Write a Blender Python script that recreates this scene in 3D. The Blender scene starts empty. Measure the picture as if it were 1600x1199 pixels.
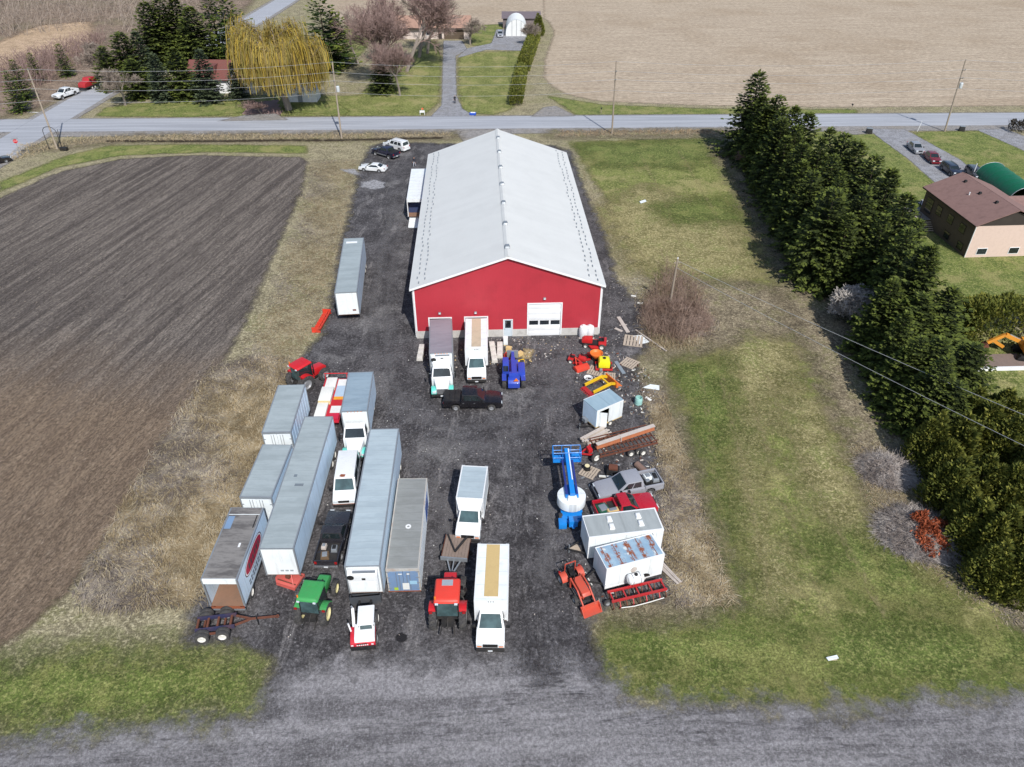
import bpy, bmesh, math, random
import numpy as np
from mathutils import Vector, Matrix, geometry
random.seed(7); rng = np.random.default_rng(7)
scn = bpy.context.scene; C = scn.collection
rad = math.radians
# ---------------------------------------------------------------- camera
CAM_H, CAM_F, PITCH, YAW, ROLL = 46.0, 1160.0, .6345, .0434, .0017
fw = Vector((math.sin(YAW)*math.cos(PITCH), math.cos(YAW)*math.cos(PITCH), -math.sin(PITCH)))
rt = Vector((math.cos(YAW), -math.sin(YAW), 0)); up = rt.cross(fw)
rt, up = rt*math.cos(ROLL)+up*math.sin(ROLL), up*math.cos(ROLL)-rt*math.sin(ROLL)
cd = bpy.data.cameras.new('camera'); cam = bpy.data.objects.new('camera', cd); C.objects.link(cam)
m = Matrix((rt, up, -fw)).transposed().to_4x4(); m.translation = (0, 0, CAM_H)
cam.matrix_world = m
cd.sensor_fit = 'HORIZONTAL'; cd.sensor_width = 36; cd.lens = 36*CAM_F/1600
cd.clip_start = 1; cd.clip_end = 6000; scn.camera = cam
# ---------------------------------------------------------------- sky, sun, exposure
SUN_EL, SUN_DIR = rad(46), Vector((.30, -.954, 0)).normalized()      # direction towards the sun on the ground
w = bpy.data.worlds.new('World'); scn.world = w; w.use_nodes = True
nt = w.node_tree; bg = nt.nodes['Background']
sk = nt.nodes.new('ShaderNodeTexSky'); sk.sky_type = 'NISHITA'; sk.sun_disc = False
sk.sun_elevation = SUN_EL; sk.sun_rotation = math.atan2(SUN_DIR.x, SUN_DIR.y)
nt.links.new(sk.outputs[0], bg.inputs[0]); bg.inputs[1].default_value = .11
sl = bpy.data.lights.new('sun', 'SUN'); sl.energy = 3.9; sl.angle = rad(.5); sl.color = (1, .965, .91)
so = bpy.data.objects.new('sun', sl); C.objects.link(so)
so.rotation_euler = (-(SUN_DIR*math.cos(SUN_EL)+Vector((0, 0, math.sin(SUN_EL))))).to_track_quat('-Z', 'Y').to_euler()
so.location = (30, -60, 90)
vs = scn.view_settings; vs.view_transform = 'Standard'; vs.look = 'None'; vs.gamma = 1; vs.use_curve_mapping = False; vs.exposure = .27
scn.cycles.transparent_max_bounces = 16; scn.cycles.max_bounces = 5
# ---------------------------------------------------------------- pixel -> place (photograph pixels, 1600 wide)
def ray(px, py): return fw + rt*((px-800)/CAM_F) - up*((py-599.5)/CAM_F)
def G(px, py, z=0.0):
    d = ray(px, py); t = (z-CAM_H)/d.z; return Vector((d.x*t, d.y*t, z))
def GY(px, py, Y):
    d = ray(px, py); t = Y/d.y; return Vector((d.x*t, Y, CAM_H+d.z*t))
# ---------------------------------------------------------------- node helpers
def lin(c): return tuple((x/255/12.92 if x/255 <= .04045 else ((x/255+.055)/1.055)**2.4) for x in c)
class NT:
    def grain(s, c, scale=7, lo=.6, hi=1.4, vec=None):
        g_ = s.rng(s.noise(scale, 3, .8, vec), .34, .66, lo, hi); n = s.new('Mix', data_type='RGBA', blend_type='MULTIPLY'); n.inputs[0].default_value = 1; s.put(n.inputs[6], c)
        k = s.new('CombineColor'); [s.put(k.inputs[i], g_) for i in range(3)]; s.put(n.inputs[7], k.outputs[0]); return n.outputs[2]
    def __init__(s, name):
        s.m = bpy.data.materials.new(name); s.m.use_nodes = True; s.t = s.m.node_tree; s.n = s.t.nodes
        s.b = s.n['Principled BSDF']; s.out = s.n['Material Output']; s.co = s.n.new('ShaderNodeTexCoord').outputs['Object']
    def new(s, ty, **k):
        n = s.n.new('ShaderNode'+ty)
        for a, v in k.items(): setattr(n, a, v)
        return n
    def put(s, sock, v):
        if isinstance(v, bpy.types.NodeSocket): s.t.links.new(v, sock)
        elif isinstance(v, (tuple, list)) and len(v) == 3 and sock.type == 'RGBA': sock.default_value = (*v, 1)
        else: sock.default_value = v
    def map(s, scale=(1, 1, 1), rotz=0, loc=(0, 0, 0), co=None):
        v = co or s.co
        if rotz:
            n = s.new('Mapping'); s.put(n.inputs[0], v); n.inputs['Rotation'].default_value = (0, 0, rotz); v = n.outputs[0]
        n = s.new('Mapping'); s.put(n.inputs[0], v); n.inputs['Location'].default_value = loc; n.inputs['Scale'].default_value = scale
        return n.outputs[0]
    def noise(s, scale, detail=4, rough=.6, vec=None, dist=0):
        n = s.new('TexNoise'); s.put(n.inputs['Vector'], vec or s.co); n.inputs['Scale'].default_value = scale
        n.inputs['Detail'].default_value = detail; n.inputs['Roughness'].default_value = rough; n.inputs['Distortion'].default_value = dist
        return n.outputs['Fac']
    def rng(s, v, a, b, c=0., d=1., smooth=True):
        n = s.new('MapRange', interpolation_type='SMOOTHSTEP' if smooth else 'LINEAR'); s.put(n.inputs[0], v)
        for i, x in enumerate((a, b, c, d)): s.put(n.inputs[1+i], x)
        return n.outputs[0]
    def math(s, op, a, b=0.):
        n = s.new('Math', operation=op); s.put(n.inputs[0], a); s.put(n.inputs[1], b); return n.outputs[0]
    def mix(s, f, a, b, mode='MIX'):
        n = s.new('Mix', data_type='RGBA', blend_type=mode); s.put(n.inputs[0], f); s.put(n.inputs[6], a); s.put(n.inputs[7], b); return n.outputs[2]
    def bump(s, h, strength=.5, dist=.05):
        n = s.new('Bump'); n.inputs['Strength'].default_value = strength; n.inputs['Distance'].default_value = dist
        s.put(n.inputs['Height'], h); s.put(s.b.inputs['Normal'], n.outputs[0])
    def fin(s, col, rough=.8, metal=0, spec=.5, coat=0):
        s.put(s.b.inputs['Base Color'], col); s.put(s.b.inputs['Roughness'], rough); s.put(s.b.inputs['Metallic'], metal)
        s.b.inputs['Specular IOR Level'].default_value = spec
        if coat: s.b.inputs['Coat Weight'].default_value = coat; s.b.inputs['Coat Roughness'].default_value = .08
        return s.m
MATS = {}
def paint(name, rgb, rough=.4, dirt=.25, dirtcol=(96, 88, 78), metal=0, coat=0, scale=1.3, bump=0):
    """painted / plastic / wooden surface with uneven grime; rgb as seen, 0-255"""
    if name in MATS: return MATS[name]
    s = NT(name); c = lin(rgb)
    f = s.math('MULTIPLY', s.rng(s.noise(scale, 6, .65), .42, .78), dirt)
    c1 = s.mix(f, c, lin(dirtcol))
    c1 = s.mix(s.rng(s.noise(scale*9, 3), .3, .7, 0, .16), c1, tuple(x*.72 for x in c))
    if bump: s.bump(s.noise(scale*14, 3), bump, .02)
    MATS[name] = s.fin(c1, s.rng(s.noise(scale*2, 4), .3, .7, max(.03, rough-.08), rough+.12), metal, .5, coat)
    return MATS[name]
def car(name, rgb): return paint(name, rgb, .3, .12, coat=.6)
def glass(name='car_glass', rgb=(28, 36, 38)):
    if name in MATS: return MATS[name]
    s = NT(name); MATS[name] = s.fin(s.mix(s.rng(s.noise(.9, 3), .35, .7), lin(rgb), tuple(x*1.9 for x in lin(rgb))), .06, 0, .8); return MATS[name]
# ---------------------------------------------------------------- mesh helper
class MB:
    def __init__(s): s.v = []; s.f = []
    def add(s, vs, fs):
        o = len(s.v); s.v += [tuple(v) for v in vs]; s.f += [tuple(i+o for i in f) for f in fs]; return s
    def box(s, x0, x1, y0, y1, z0, z1, tx=0, ty=0):
        return s.add([(x0, y0, z0), (x1, y0, z0), (x1, y1, z0), (x0, y1, z0), (x0+tx, y0+ty, z1), (x1-tx, y0+ty, z1), (x1-tx, y1-ty, z1), (x0+tx, y1-ty, z1)],
                     [(3, 2, 1, 0), (4, 5, 6, 7), (0, 1, 5, 4), (1, 2, 6, 5), (2, 3, 7, 6), (3, 0, 4, 7)])
    def prism(s, prof, a0, a1, axis='x'):
        n = len(prof)
        f = {'x': lambda a, u, v: (a, u, v), 'y': lambda a, u, v: (u, a, v), 'z': lambda a, u, v: (u, v, a)}[axis]
        return s.add([f(a0, *p) for p in prof]+[f(a1, *p) for p in prof],
                     [tuple(range(n))[::-1], tuple(range(n, 2*n))]+[(i, (i+1) % n, n+(i+1) % n, n+i) for i in range(n)])
    def cyl(s, p0, p1, r0, r1=None, n=10, cap=True):
        p0, p1 = Vector(p0), Vector(p1); r1 = r0 if r1 is None else r1
        d = (p1-p0).normalized(); a = d.orthogonal().normalized(); b = d.cross(a)
        cs = [(math.cos(2*math.pi*i/n), math.sin(2*math.pi*i/n)) for i in range(n)]
        fs = [(i, (i+1) % n, n+(i+1) % n, n+i) for i in range(n)]
        if cap: fs += [tuple(range(n))[::-1], tuple(range(n, 2*n))]
        return s.add([p0+(a*c+b*e)*r0 for c, e in cs]+[p1+(a*c+b*e)*r1 for c, e in cs], fs)
    def tube(s, pts, r, n=6):
        for a, b in zip(pts, pts[1:]): s.cyl(a, b, r, r, n)
        return s
    def bar(s, a, b, w, h=None):                      # square bar between two points
        h = h or w; a, b = Vector(a), Vector(b); d = (b-a).normalized()
        u = d.cross(Vector((0, 0, 1))); u = u.normalized() if u.length > .01 else Vector((1, 0, 0)); v = u.cross(d)
        P = [p+u*i*w/2+v*j*h/2 for p in (a, b) for i, j in ((-1, -1), (1, -1), (1, 1), (-1, 1))]
        return s.add(P, [(3, 2, 1, 0), (4, 5, 6, 7), (0, 1, 5, 4), (1, 2, 6, 5), (2, 3, 7, 6), (3, 0, 4, 7)])
    def lathe(s, prof, n=16, axis='x', c=(0, 0, 0)):
        vs = []; k = len(prof); c = Vector(c)
        for i in range(n):
            t = 2*math.pi*i/n; a, b = math.cos(t), math.sin(t)
            for r, h in prof: vs.append(c+Vector({'x': (h, r*a, r*b), 'y': (r*a, h, r*b), 'z': (r*a, r*b, h)}[axis]))
        return s.add(vs, [(i*k+j, ((i+1) % n)*k+j, ((i+1) % n)*k+j+1, i*k+j+1) for i in range(n) for j in range(k-1)])
    def slab(s, a, b, c, d, t=.02):                    # a thin panel with thickness t towards its normal
        a, b, c, d = map(Vector, (a, b, c, d)); n = (b-a).cross(d-a).normalized()*t
        return s.add([a, b, c, d, a+n, b+n, c+n, d+n], [(3, 2, 1, 0), (4, 5, 6, 7), (0, 1, 5, 4), (1, 2, 6, 5), (2, 3, 7, 6), (3, 0, 4, 7)])
    def face(s, q, u0, u1, v0, v1, t=.015):            # slab inside the quad q (bl, br, tr, tl)
        q = [Vector(p) for p in q]
        P = lambda u, v: (q[0]*(1-u)+q[1]*u)*(1-v)+(q[3]*(1-u)+q[2]*u)*v
        return s.slab(P(u0, v0), P(u1, v0), P(u1, v1), P(u0, v1), t)
    def xf(s, M): s.v = [tuple(M @ Vector(v)) for v in s.v]; return s
    def mesh(s, name, bev=0, smooth=False, seg=2):
        me = bpy.data.meshes.new(name); me.from_pydata(s.v, [], s.f)
        bm = bmesh.new(); bm.from_mesh(me); bmesh.ops.recalc_face_normals(bm, faces=bm.faces)
        if bev:
            es = [e for e in bm.edges if len(e.link_faces) == 2 and e.calc_face_angle(0) > .5]
            bmesh.ops.bevel(bm, geom=es, offset=bev, segments=seg, profile=.6, affect='EDGES', clamp_overlap=True)
        bm.to_mesh(me); bm.free()
        if smooth:
            me.shade_smooth()
            try: me.set_sharp_from_angle(angle=rad(38))
            except Exception: pass
        return me
def link(name, me, parent=None, mat=None):
    o = bpy.data.objects.new(name, me); C.objects.link(o)
    if parent: o.parent = parent
    if mat and not me.materials: me.materials.append(mat)
    return o
def P(name, mb, mat, parent=None, bev=0, smooth=None):
    return link(name, mb.mesh(name, bev, bool(bev) if smooth is None else smooth), parent, mat)
def tag(o, label, cat, group=None, kind=None):
    if label: o['label'] = label
    if cat: o['category'] = cat
    if group: o['group'] = group
    if kind: o['kind'] = kind
    return o
def thing(name, label, cat, loc=(0, 0, 0), head=0, group=None):
    o = bpy.data.objects.new(name, None); C.objects.link(o); o.empty_display_size = .3
    o.location = loc; o.rotation_euler = (0, 0, -rad(head)); return tag(o, label, cat, group)
def copy_tree(o, parent=None):
    c = o.copy(); C.objects.link(c); c.parent = parent
    for ch in list(o.children): copy_tree(ch, c)
    return c
ORD = ['first', 'second', 'third', 'fourth', 'fifth', 'sixth', 'seventh', 'eighth', 'ninth', 'tenth', 'eleventh', 'twelfth', 'thirteenth', 'fourteenth', 'fifteenth', 'sixteenth', 'seventeenth', 'eighteenth', 'nineteenth', 'twentieth']
def nth(i): return ORD[i] if i < 20 else 'twenty-'+ORD[i-20]
def hd(a, b):                                         # compass heading (deg, clockwise from +y) from ground point a to b
    return math.degrees(math.atan2(b[0]-a[0], b[1]-a[1]))
# ================================================================ THE SETTING
def sd_poly(px, py, poly):
    P = np.array([(p[0], p[1]) for p in poly]); Q = np.roll(P, -1, 0)
    d = np.full(px.shape, 1e9); ins = np.zeros(px.shape, bool)
    for (ax, ay), (bx, by) in zip(P, Q):
        ex, ey = bx-ax, by-ay; t = np.clip(((px-ax)*ex+(py-ay)*ey)/(ex*ex+ey*ey+1e-9), 0, 1)
        d = np.minimum(d, np.hypot(px-ax-t*ex, py-ay-t*ey))
        c = ((ay > py) != (by > py)) & (px < (bx-ax)*(py-ay)/(by-ay+1e-12)+ax); ins ^= c
    return np.where(ins, d, -d)
def sd_line(px, py, pts, width):
    d = np.full(px.shape, 1e9)
    for a, b in zip(pts, pts[1:]):
        ex, ey = b[0]-a[0], b[1]-a[1]; t = np.clip(((px-a[0])*ex+(py-a[1])*ey)/(ex*ex+ey*ey+1e-9), 0, 1)
        d = np.minimum(d, np.hypot(px-a[0]-t*ex, py-a[1]-t*ey))
    return width/2-d
SHN = [0]
def sheet(name, z, mat, poly=None, line=None, width=3, cell=1.0, margin=1.0, hole=None, wave=0):
    """a ground layer: grid cells over an outline, with the distance to the outline stored for its ragged edge"""
    SHN[0] += 1; z = z+SHN[0]*.0006
    pts = poly or line; pad = margin+(width/2 if line else 0)
    x0, x1 = min(p[0] for p in pts)-pad, max(p[0] for p in pts)+pad; y0, y1 = min(p[1] for p in pts)-pad, max(p[1] for p in pts)+pad
    nx, ny = int((x1-x0)/cell)+2, int((y1-y0)/cell)+2
    X, Y = np.meshgrid(x0+np.arange(nx)*cell, y0+np.arange(ny)*cell)
    S = sd_poly(X, Y, poly) if poly else sd_line(X, Y, line, width)
    if hole: S = np.minimum(S, -sd_poly(X, Y, hole))
    keep = (S > -margin); cellk = keep[:-1, :-1] | keep[1:, :-1] | keep[:-1, 1:] | keep[1:, 1:]
    idx = -np.ones(X.shape, int); J, I = np.nonzero(cellk); use = np.zeros(X.shape, bool)
    for dj in (0, 1):
        for di in (0, 1): use[J+dj, I+di] = True
    idx[use] = np.arange(use.sum())
    V = np.stack([X[use], Y[use], np.full(use.sum(), z)], 1)
    F = np.stack([idx[J, I], idx[J, I+1], idx[J+1, I+1], idx[J+1, I]], 1)
    me = bpy.data.meshes.new(name); me.vertices.add(len(V)); me.vertices.foreach_set('co', V.ravel())
    me.loops.add(F.size); me.loops.foreach_set('vertex_index', F.ravel()); me.polygons.add(len(F))
    me.polygons.foreach_set('loop_start', np.arange(0, F.size, 4)); me.polygons.foreach_set('loop_total', np.full(len(F), 4)); me.update()
    at = me.attributes.new('sd', 'FLOAT', 'POINT'); at.data.foreach_set('value', S[use].astype(np.float32))
    o = link(name, me, None, mat); o['kind'] = 'structure'; return o
def rag(s, amp, soft, scale=1.2, detail=6):
    """ragged border: the layer ends where distance-to-outline plus noise drops below zero"""
    a = s.new('Attribute'); a.attribute_name = 'sd'
    v = s.math('ADD', a.outputs['Fac'], s.math('MULTIPLY', s.math('SUBTRACT', s.noise(scale, detail, .7), .5), amp))
    al = s.rng(v, -soft, soft, 0, 1, False)
    tr = s.new('BsdfTransparent'); mx = s.new('MixShader')
    s.put(mx.inputs[0], al); s.t.links.new(tr.outputs[0], mx.inputs[1]); s.t.links.new(s.b.outputs[0], mx.inputs[2]); s.t.links.new(mx.outputs[0], s.out.inputs[0])
    return a.outputs['Fac']
def m_ground(name, cols, big=.06, mid=.5, fine=6, amp=1.2, soft=.25, stretch=None, rot=0, bump=.5, escale=.45):
    """cols: dark, main, light + accent; patchiness at several sizes"""
    s = NT(name); v = s.map(stretch or (1, 1, 1), rot)
    d, mn, l, ac = [lin(c) for c in cols]
    n1, n2 = s.noise(mid, 5, .72, v), s.noise(fine, 4, .75, v)
    c = s.mix(s.rng(n1, .43, .57), d, mn)
    c = s.mix(s.rng(s.noise(big, 6, .75), .49, .6, 0, .85), c, ac)
    c = s.mix(s.rng(n2, .47, .63, 0, .85), c, l)
    c = s.grain(s.grain(c, fine*2.2, .62, 1.36), fine*6, .72, 1.26)
    if soft: rag(s, amp, soft, escale)
    s.bump(n2, bump, .14)
    return s.fin(c, .95, 0, .2)
def px(*ps): return [G(*p) for p in ps]

# ---- base terrain: dry spring grass
mg = m_ground('dry_grass_ground', [(112, 105, 84), (142, 134, 108), (176, 167, 139), (120, 117, 84)], .16, .45, 2.8, soft=0, bump=.7)
me = bpy.data.meshes.new('ground')
me.from_pydata([(-1800, -400, 0), (1800, -400, 0), (1800, 3200, 0), (-1800, 3200, 0)], [], [(0, 1, 2, 3)])
o = link('ground', me, None, mg); o['kind'] = 'structure'
# ---- stubble field behind the road
row = math.atan2(G(1590, 176).y-G(200, 185).y, G(1590, 176).x-G(200, 185).x)
s = NT('stubble'); v = s.map((.06, 1.5, 1), -row)
c = s.mix(s.rng(s.noise(1.1, 6, .7, v), .35, .68), lin((148, 132, 114)), lin((186, 171, 151)))
c = s.mix(s.rng(s.noise(4, 5, .75), .45, .75), c, lin((205, 192, 172)))
c = s.mix(s.rng(s.noise(.035, 5, .6), .45, .68, 0, .7), c, lin((158, 141, 120)))
wv = s.new('TexWave', wave_type='BANDS', bands_direction='Y'); s.put(wv.inputs[0], s.map((1, 1, 1), -row)); wv.inputs['Scale'].default_value = .42; wv.inputs['Distortion'].default_value = 2.5; wv.inputs['Detail'].default_value = 4; wv.inputs['Detail Scale'].default_value = .4
c = s.mix(s.rng(wv.outputs['Fac'], .2, .8, 0, .22), c, lin((120, 106, 92)))
c = s.grain(c, 2.2, .72, 1.25, s.map((.35, 1, 1), -row))
rag(s, 2.5, .6, .5); s.bump(s.noise(3, 6, .7, v), .5, .1)
m_stub = s.fin(c, .95, 0, .2)
sheet('stubble_field', .004, m_stub, px((867, 50), (853, 90), (850, 125), (880, 146), (930, 158), (1100, 165), (1330, 168), (1800, 163), (3000, 140), (3400, -120), (700, -120), (690, -20), (855, 30)), cell=6, margin=3)
sheet('stubble_field', .004, m_stub, px((520, -60), (495, 20), (545, 38), (600, 40), (690, 36), (760, 40), (850, 33), (850, -80)), cell=5, margin=3)
# ---- ploughed field at the left
fdir = G(273, 299)-G(0, 474); frot = math.atan2(fdir.y, fdir.x)
s = NT('ploughed_soil'); v = s.map((.05, 1, 1), -frot); v2 = s.map((.16, 1, 1), -frot-.05)
c = s.mix(s.rng(s.noise(.8, 6, .72, v, .4), .36, .64), lin((80, 74, 71)), lin((122, 114, 107)))
c = s.mix(s.rng(s.noise(2.3, 6, .75, v2, .6), .42, .72), c, lin((72, 66, 63)))
sep = s.new('SeparateXYZ'); s.put(sep.inputs[0], s.co)
near = s.rng(s.math('ADD', sep.outputs['Y'], s.math('MULTIPLY', s.noise(.05, 4), 30)), 70, 92, 1, 0)      # the browner, less turned end of the field
c = s.mix(s.math('MULTIPLY', near, .85), c, s.mix(s.rng(s.noise(1.2, 7, .75, v2), .35, .7), lin((102, 87, 73)), lin((136, 118, 99))))
c = s.mix(s.math('MULTIPLY', s.rng(s.noise(4, 5, .8, s.map((.3, 1, 1), -frot)), .57, .68), .6), c, lin((172, 158, 140)))
c = s.grain(c, 5, .6, 1.38, s.map((.5, 1, 1), -frot))
rag(s, 2.2, .5, .6); s.bump(s.math('ADD', s.noise(.9, 7, .75, v), s.noise(5, 5, .7)), .8, .16)
m_pl = s.fin(c, 1, 0, .15)
sheet('ploughed_field', .008, m_pl, px((-300, 420), (0, 310), (90, 270), (190, 249), (300, 243), (470, 246), (480, 252), (470, 300), (440, 370), (405, 450), (375, 520), (345, 572), (300, 635), (255, 710), (190, 810), (120, 905), (60, 970), (0, 1012), (-500, 1020), (-900, 700)), cell=1.5, margin=2)
# ---- lawns
m_lawn = m_ground('lawn_grass', [(88, 98, 48), (112, 120, 64), (154, 150, 100), (142, 136, 92)], .16, .3, 2.6, amp=3.4, soft=.7, bump=.7)
m_lush = m_ground('green_grass', [(76, 88, 42), (95, 107, 54), (132, 134, 82), (116, 118, 68)], .16, .4, 2.8, amp=9, soft=2.2, bump=.7)
m_straw = m_ground('straw_grass', [(110, 106, 68), (142, 134, 94), (172, 162, 122), (112, 116, 68)], .25, .5, 2.8, amp=12, soft=2.6, bump=.7)
m_verge = m_ground('verge_grass', [(82, 96, 46), (106, 116, 60), (142, 142, 90), (134, 130, 84)], .2, .5, 3, amp=2.2, soft=.5, bump=.6)
def grass(mt, z, *pts, cell=1, margin=4): sheet('lawn', z, mt, px(*pts), cell=cell, margin=margin)
grass(m_lawn, .012, (895, 222), (1108, 216), (1300, 200), (1400, 300), (1620, 560), (1700, 1084), (1300, 1103), (1080, 1100), (1000, 1088), (945, 1058), (926, 1000), (948, 968), (1100, 958), (1142, 928), (1110, 850), (1092, 760), (1072, 690), (1040, 610), (1052, 560), (1120, 520), (1080, 460), (1010, 430), (960, 330), (920, 270))
grass(m_straw, .014, (930, 330), (1000, 290), (1150, 330), (1180, 400), (1200, 450), (1080, 440), (990, 420))
grass(m_straw, .014, (1110, 480), (1200, 470), (1260, 560), (1200, 640), (1180, 760), (1230, 900), (1200, 960), (1140, 800), (1120, 620))
grass(m_straw, .014, (1240, 600), (1300, 640), (1380, 830), (1500, 930), (1450, 960), (1300, 850), (1230, 700))
grass(m_lush, .016, (950, 985), (1050, 965), (1150, 965), (1230, 985), (1400, 960), (1640, 985), (1640, 1060), (1350, 1080), (1100, 1070), (990, 1050), cell=.7)
grass(m_lush, .016, (1050, 570), (1130, 555), (1150, 640), (1130, 760), (1160, 900), (1130, 930), (1090, 720))
grass(m_lush, .016, (1260, 840), (1340, 830), (1480, 930), (1500, 970), (1330, 930))
grass(m_lush, .016, (900, 226), (1110, 219), (1125, 240), (1080, 262), (930, 258))
grass(m_lush, .016, (1020, 320), (1130, 310), (1165, 345), (1050, 350))
grass(m_lush, .016, (-250, 1035), (0, 1035), (130, 1018), (300, 1015), (370, 1012), (415, 1037), (410, 1070), (392, 1108), (330, 1124), (200, 1132), (0, 1148), (-250, 1165), cell=.6, margin=2)
grass(m_verge, .016, (0, 300), (90, 262), (190, 243), (330, 238), (480, 240), (478, 228), (300, 226), (170, 228), (100, 245), (0, 285))
grass(m_verge, .016, (1320, 205), (1370, 203), (1560, 345), (1700, 390), (1700, 470), (1480, 480), (1380, 330))
grass(m_verge, .016, (1425, 207), (1560, 204), (1720, 262), (1720, 330), (1600, 330), (1530, 275))
grass(m_verge, .016, (855, 150), (940, 164), (1100, 170), (1340, 172), (1340, 178), (900, 180), margin=1.5)
grass(m_lawn, .012, (716, 92), (730, 82), (818, 80), (800, 170), (770, 180), (722, 176), (716, 140), cell=1.2)
grass(m_lawn, .012, (170, 182), (180, 165), (380, 150), (560, 150), (680, 60), (690, 90), (686, 160), (660, 182), cell=1.5)
grass(m_verge, .016, (540, 40), (600, 38), (560, 90), (535, 90), cell=2)
grass(m_verge, .016, (735, 40), (790, 38), (765, 72), (738, 72), cell=2)
grass(m_verge, .016, (150, 182), (165, 168), (370, 162), (385, 176), (300, 183), margin=1)
grass(m_verge, .016, (440, 176), (450, 160), (520, 158), (545, 172), (540, 180), margin=1)
# worn, leaf-strewn soil
m_worn = m_ground('worn_soil', [(96, 87, 72), (126, 115, 95), (160, 149, 124), (116, 112, 80)], .25, .6, 3, amp=7, soft=1.8, bump=.7)
sheet('worn_ground', .020, m_worn, px((1000, 470), (1060, 440), (1190, 445), (1290, 490), (1300, 540), (1180, 520), (1120, 545), (1000, 560)), cell=.8, margin=3)
sheet('worn_ground', .020, m_worn, px((985, 580), (1040, 600), (1075, 700), (1100, 800), (1145, 930), (1090, 962), (950, 960), (925, 990), (925, 950), (1035, 935), (1030, 760)), cell=.7, margin=1.5)
sheet('worn_ground', .020, m_worn, px((1110, 225), (1150, 215), (1250, 380), (1340, 520), (1500, 760), (1640, 960), (1640, 1010), (1520, 900), (1390, 830), (1340, 720), (1240, 510), (1180, 350)), cell=.8, margin=3)
# ---- roads
s = NT('asphalt_road'); v = s.map((.04, 1, 1), -row)
c = s.mix(s.rng(s.noise(1.0, 5, .6, v), .35, .65), lin((150, 153, 160)), lin((172, 175, 182)))
c = s.mix(s.rng(s.noise(6, 5, .8), .4, .7, 0, .5), c, lin((136, 138, 143)))
rag(s, .35, .08, 2); s.bump(s.noise(30, 3), .15, .02); m_road = s.fin(c, .75, 0, .3)
m_gravel = m_ground('shoulder_gravel', [(116, 113, 112), (140, 137, 135), (162, 159, 156), (128, 122, 114)], .3, 1.2, 9, amp=1.0, soft=.3, bump=.4)
RA, RB = G(200, 196.5), G(1590, 187.2); rd = (RB-RA).normalized(); rn = Vector((-rd.y, rd.x, 0))
def rdp(t, off): return RA+rd*t+rn*off               # along the road from its left, off = metres towards the far side
sheet('road_shoulder', .024, m_gravel, line=[rdp(-420, -.9), rdp(420, -.9)], width=11.6, cell=1.5, margin=1)
sheet('road', .030, m_road, line=[rdp(-420, .4), rdp(420, .4)], width=8.0, cell=1.5, margin=.5)
SR = [G(-160, 330), G(-10, 243), G(75, 190), G(150, 146), G(290, 88), G(395, 32), G(470, -14), G(640, -110)]
sheet('road_shoulder', .026, m_gravel, line=SR, width=10, cell=1.5, margin=1)
sheet('side_road', .034, m_road, line=SR, width=7.4, cell=1.2, margin=.5)
m_line = paint('road_paint', (226, 226, 222), .7, .5, (170, 172, 178), scale=3)
m_yel = paint('road_paint_worn', (214, 205, 178), .7, .6, (170, 172, 178), scale=3)
def mark(name, a, b, w, z, mt):
    d = (b-a).normalized(); n = Vector((-d.y, d.x, 0))*w/2; q = [a-n, b-n, b+n, a+n]
    me = bpy.data.meshes.new(name); me.from_pydata([(p.x, p.y, z) for p in q], [], [(0, 1, 2, 3)]); o = link(name, me, None, mt); o['kind'] = 'structure'
for k in range(-6, 26): mark('lane_dash', rdp(k*9-20, .4), rdp(k*9-17, .4), .14, .039, m_yel)
for off in (-3.1, 3.9): mark('edge_line', rdp(-30, off), rdp(240, off), .12, .039, m_line)
sr = SR[3]-SR[2]; sn = Vector((-sr.y, sr.x, 0)).normalized()
mark('edge_line', SR[3]-sn*3.2, SR[5]-sn*3.2, .14, .043, m_line); mark('edge_line', SR[3]+sn*3.2, SR[5]+sn*3.2, .14, .043, m_line)
mark('lane_line', SR[3]*.9+SR[2]*.1, SR[4], .14, .043, m_yel)
mark('stop_line', G(0, 213.5), G(24, 216), .5, .043, m_line); mark('stop_line', G(42, 175.5), G(72, 177), .5, .043, m_line)
# ---- drives
s_drv = m_ground('drive_asphalt', [(118, 118, 122), (140, 141, 146), (158, 159, 163), (126, 124, 124)], .15, .7, 7, amp=.8, soft=.2, bump=.2)
sheet('driveway', .028, s_drv, poly=px((672, 184), (690, 165), (693, 64), (722, 64), (730, 78), (712, 88), (713, 150), (722, 170), (745, 184)), cell=.8, margin=1)
sheet('driveway', .028, s_drv, poly=px((712, 92), (730, 76), (768, 68), (776, 46), (830, 48), (822, 80), (760, 78)), cell=1, margin=1)
sheet('driveway', .028, s_drv, poly=px((1355, 202), (1412, 202), (1500, 250), (1560, 300), (1500, 320), (1420, 250)), cell=.8, margin=1)
sheet('driveway', .028, s_drv, poly=px((1525, 203), (1570, 202), (1700, 250), (1700, 280)), cell=.8, margin=1)
sheet('gravel_apron', .028, m_gravel, poly=px((830, 183), (850, 168), (868, 166), (900, 182)), cell=.8, margin=1)
sheet('gravel_apron', .028, m_gravel, poly=px((340, 190), (385, 180), (430, 178), (450, 188)), cell=.8, margin=1)
sheet('driveway', .027, paint('red_gravel', (138, 112, 108), .9, .5), poly=px((382, 183), (392, 162), (430, 158), (437, 180)), cell=.8, margin=0)
sheet('gravel_apron', .028, m_gravel, poly=px((715, 212), (722, 204), (800, 203), (796, 214), (740, 235)), cell=.8, margin=1)
sheet('gravel_apron', .028, m_gravel, poly=px((1318, 206), (1350, 203), (1368, 210), (1320, 211)), cell=.6, margin=.5)
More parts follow.
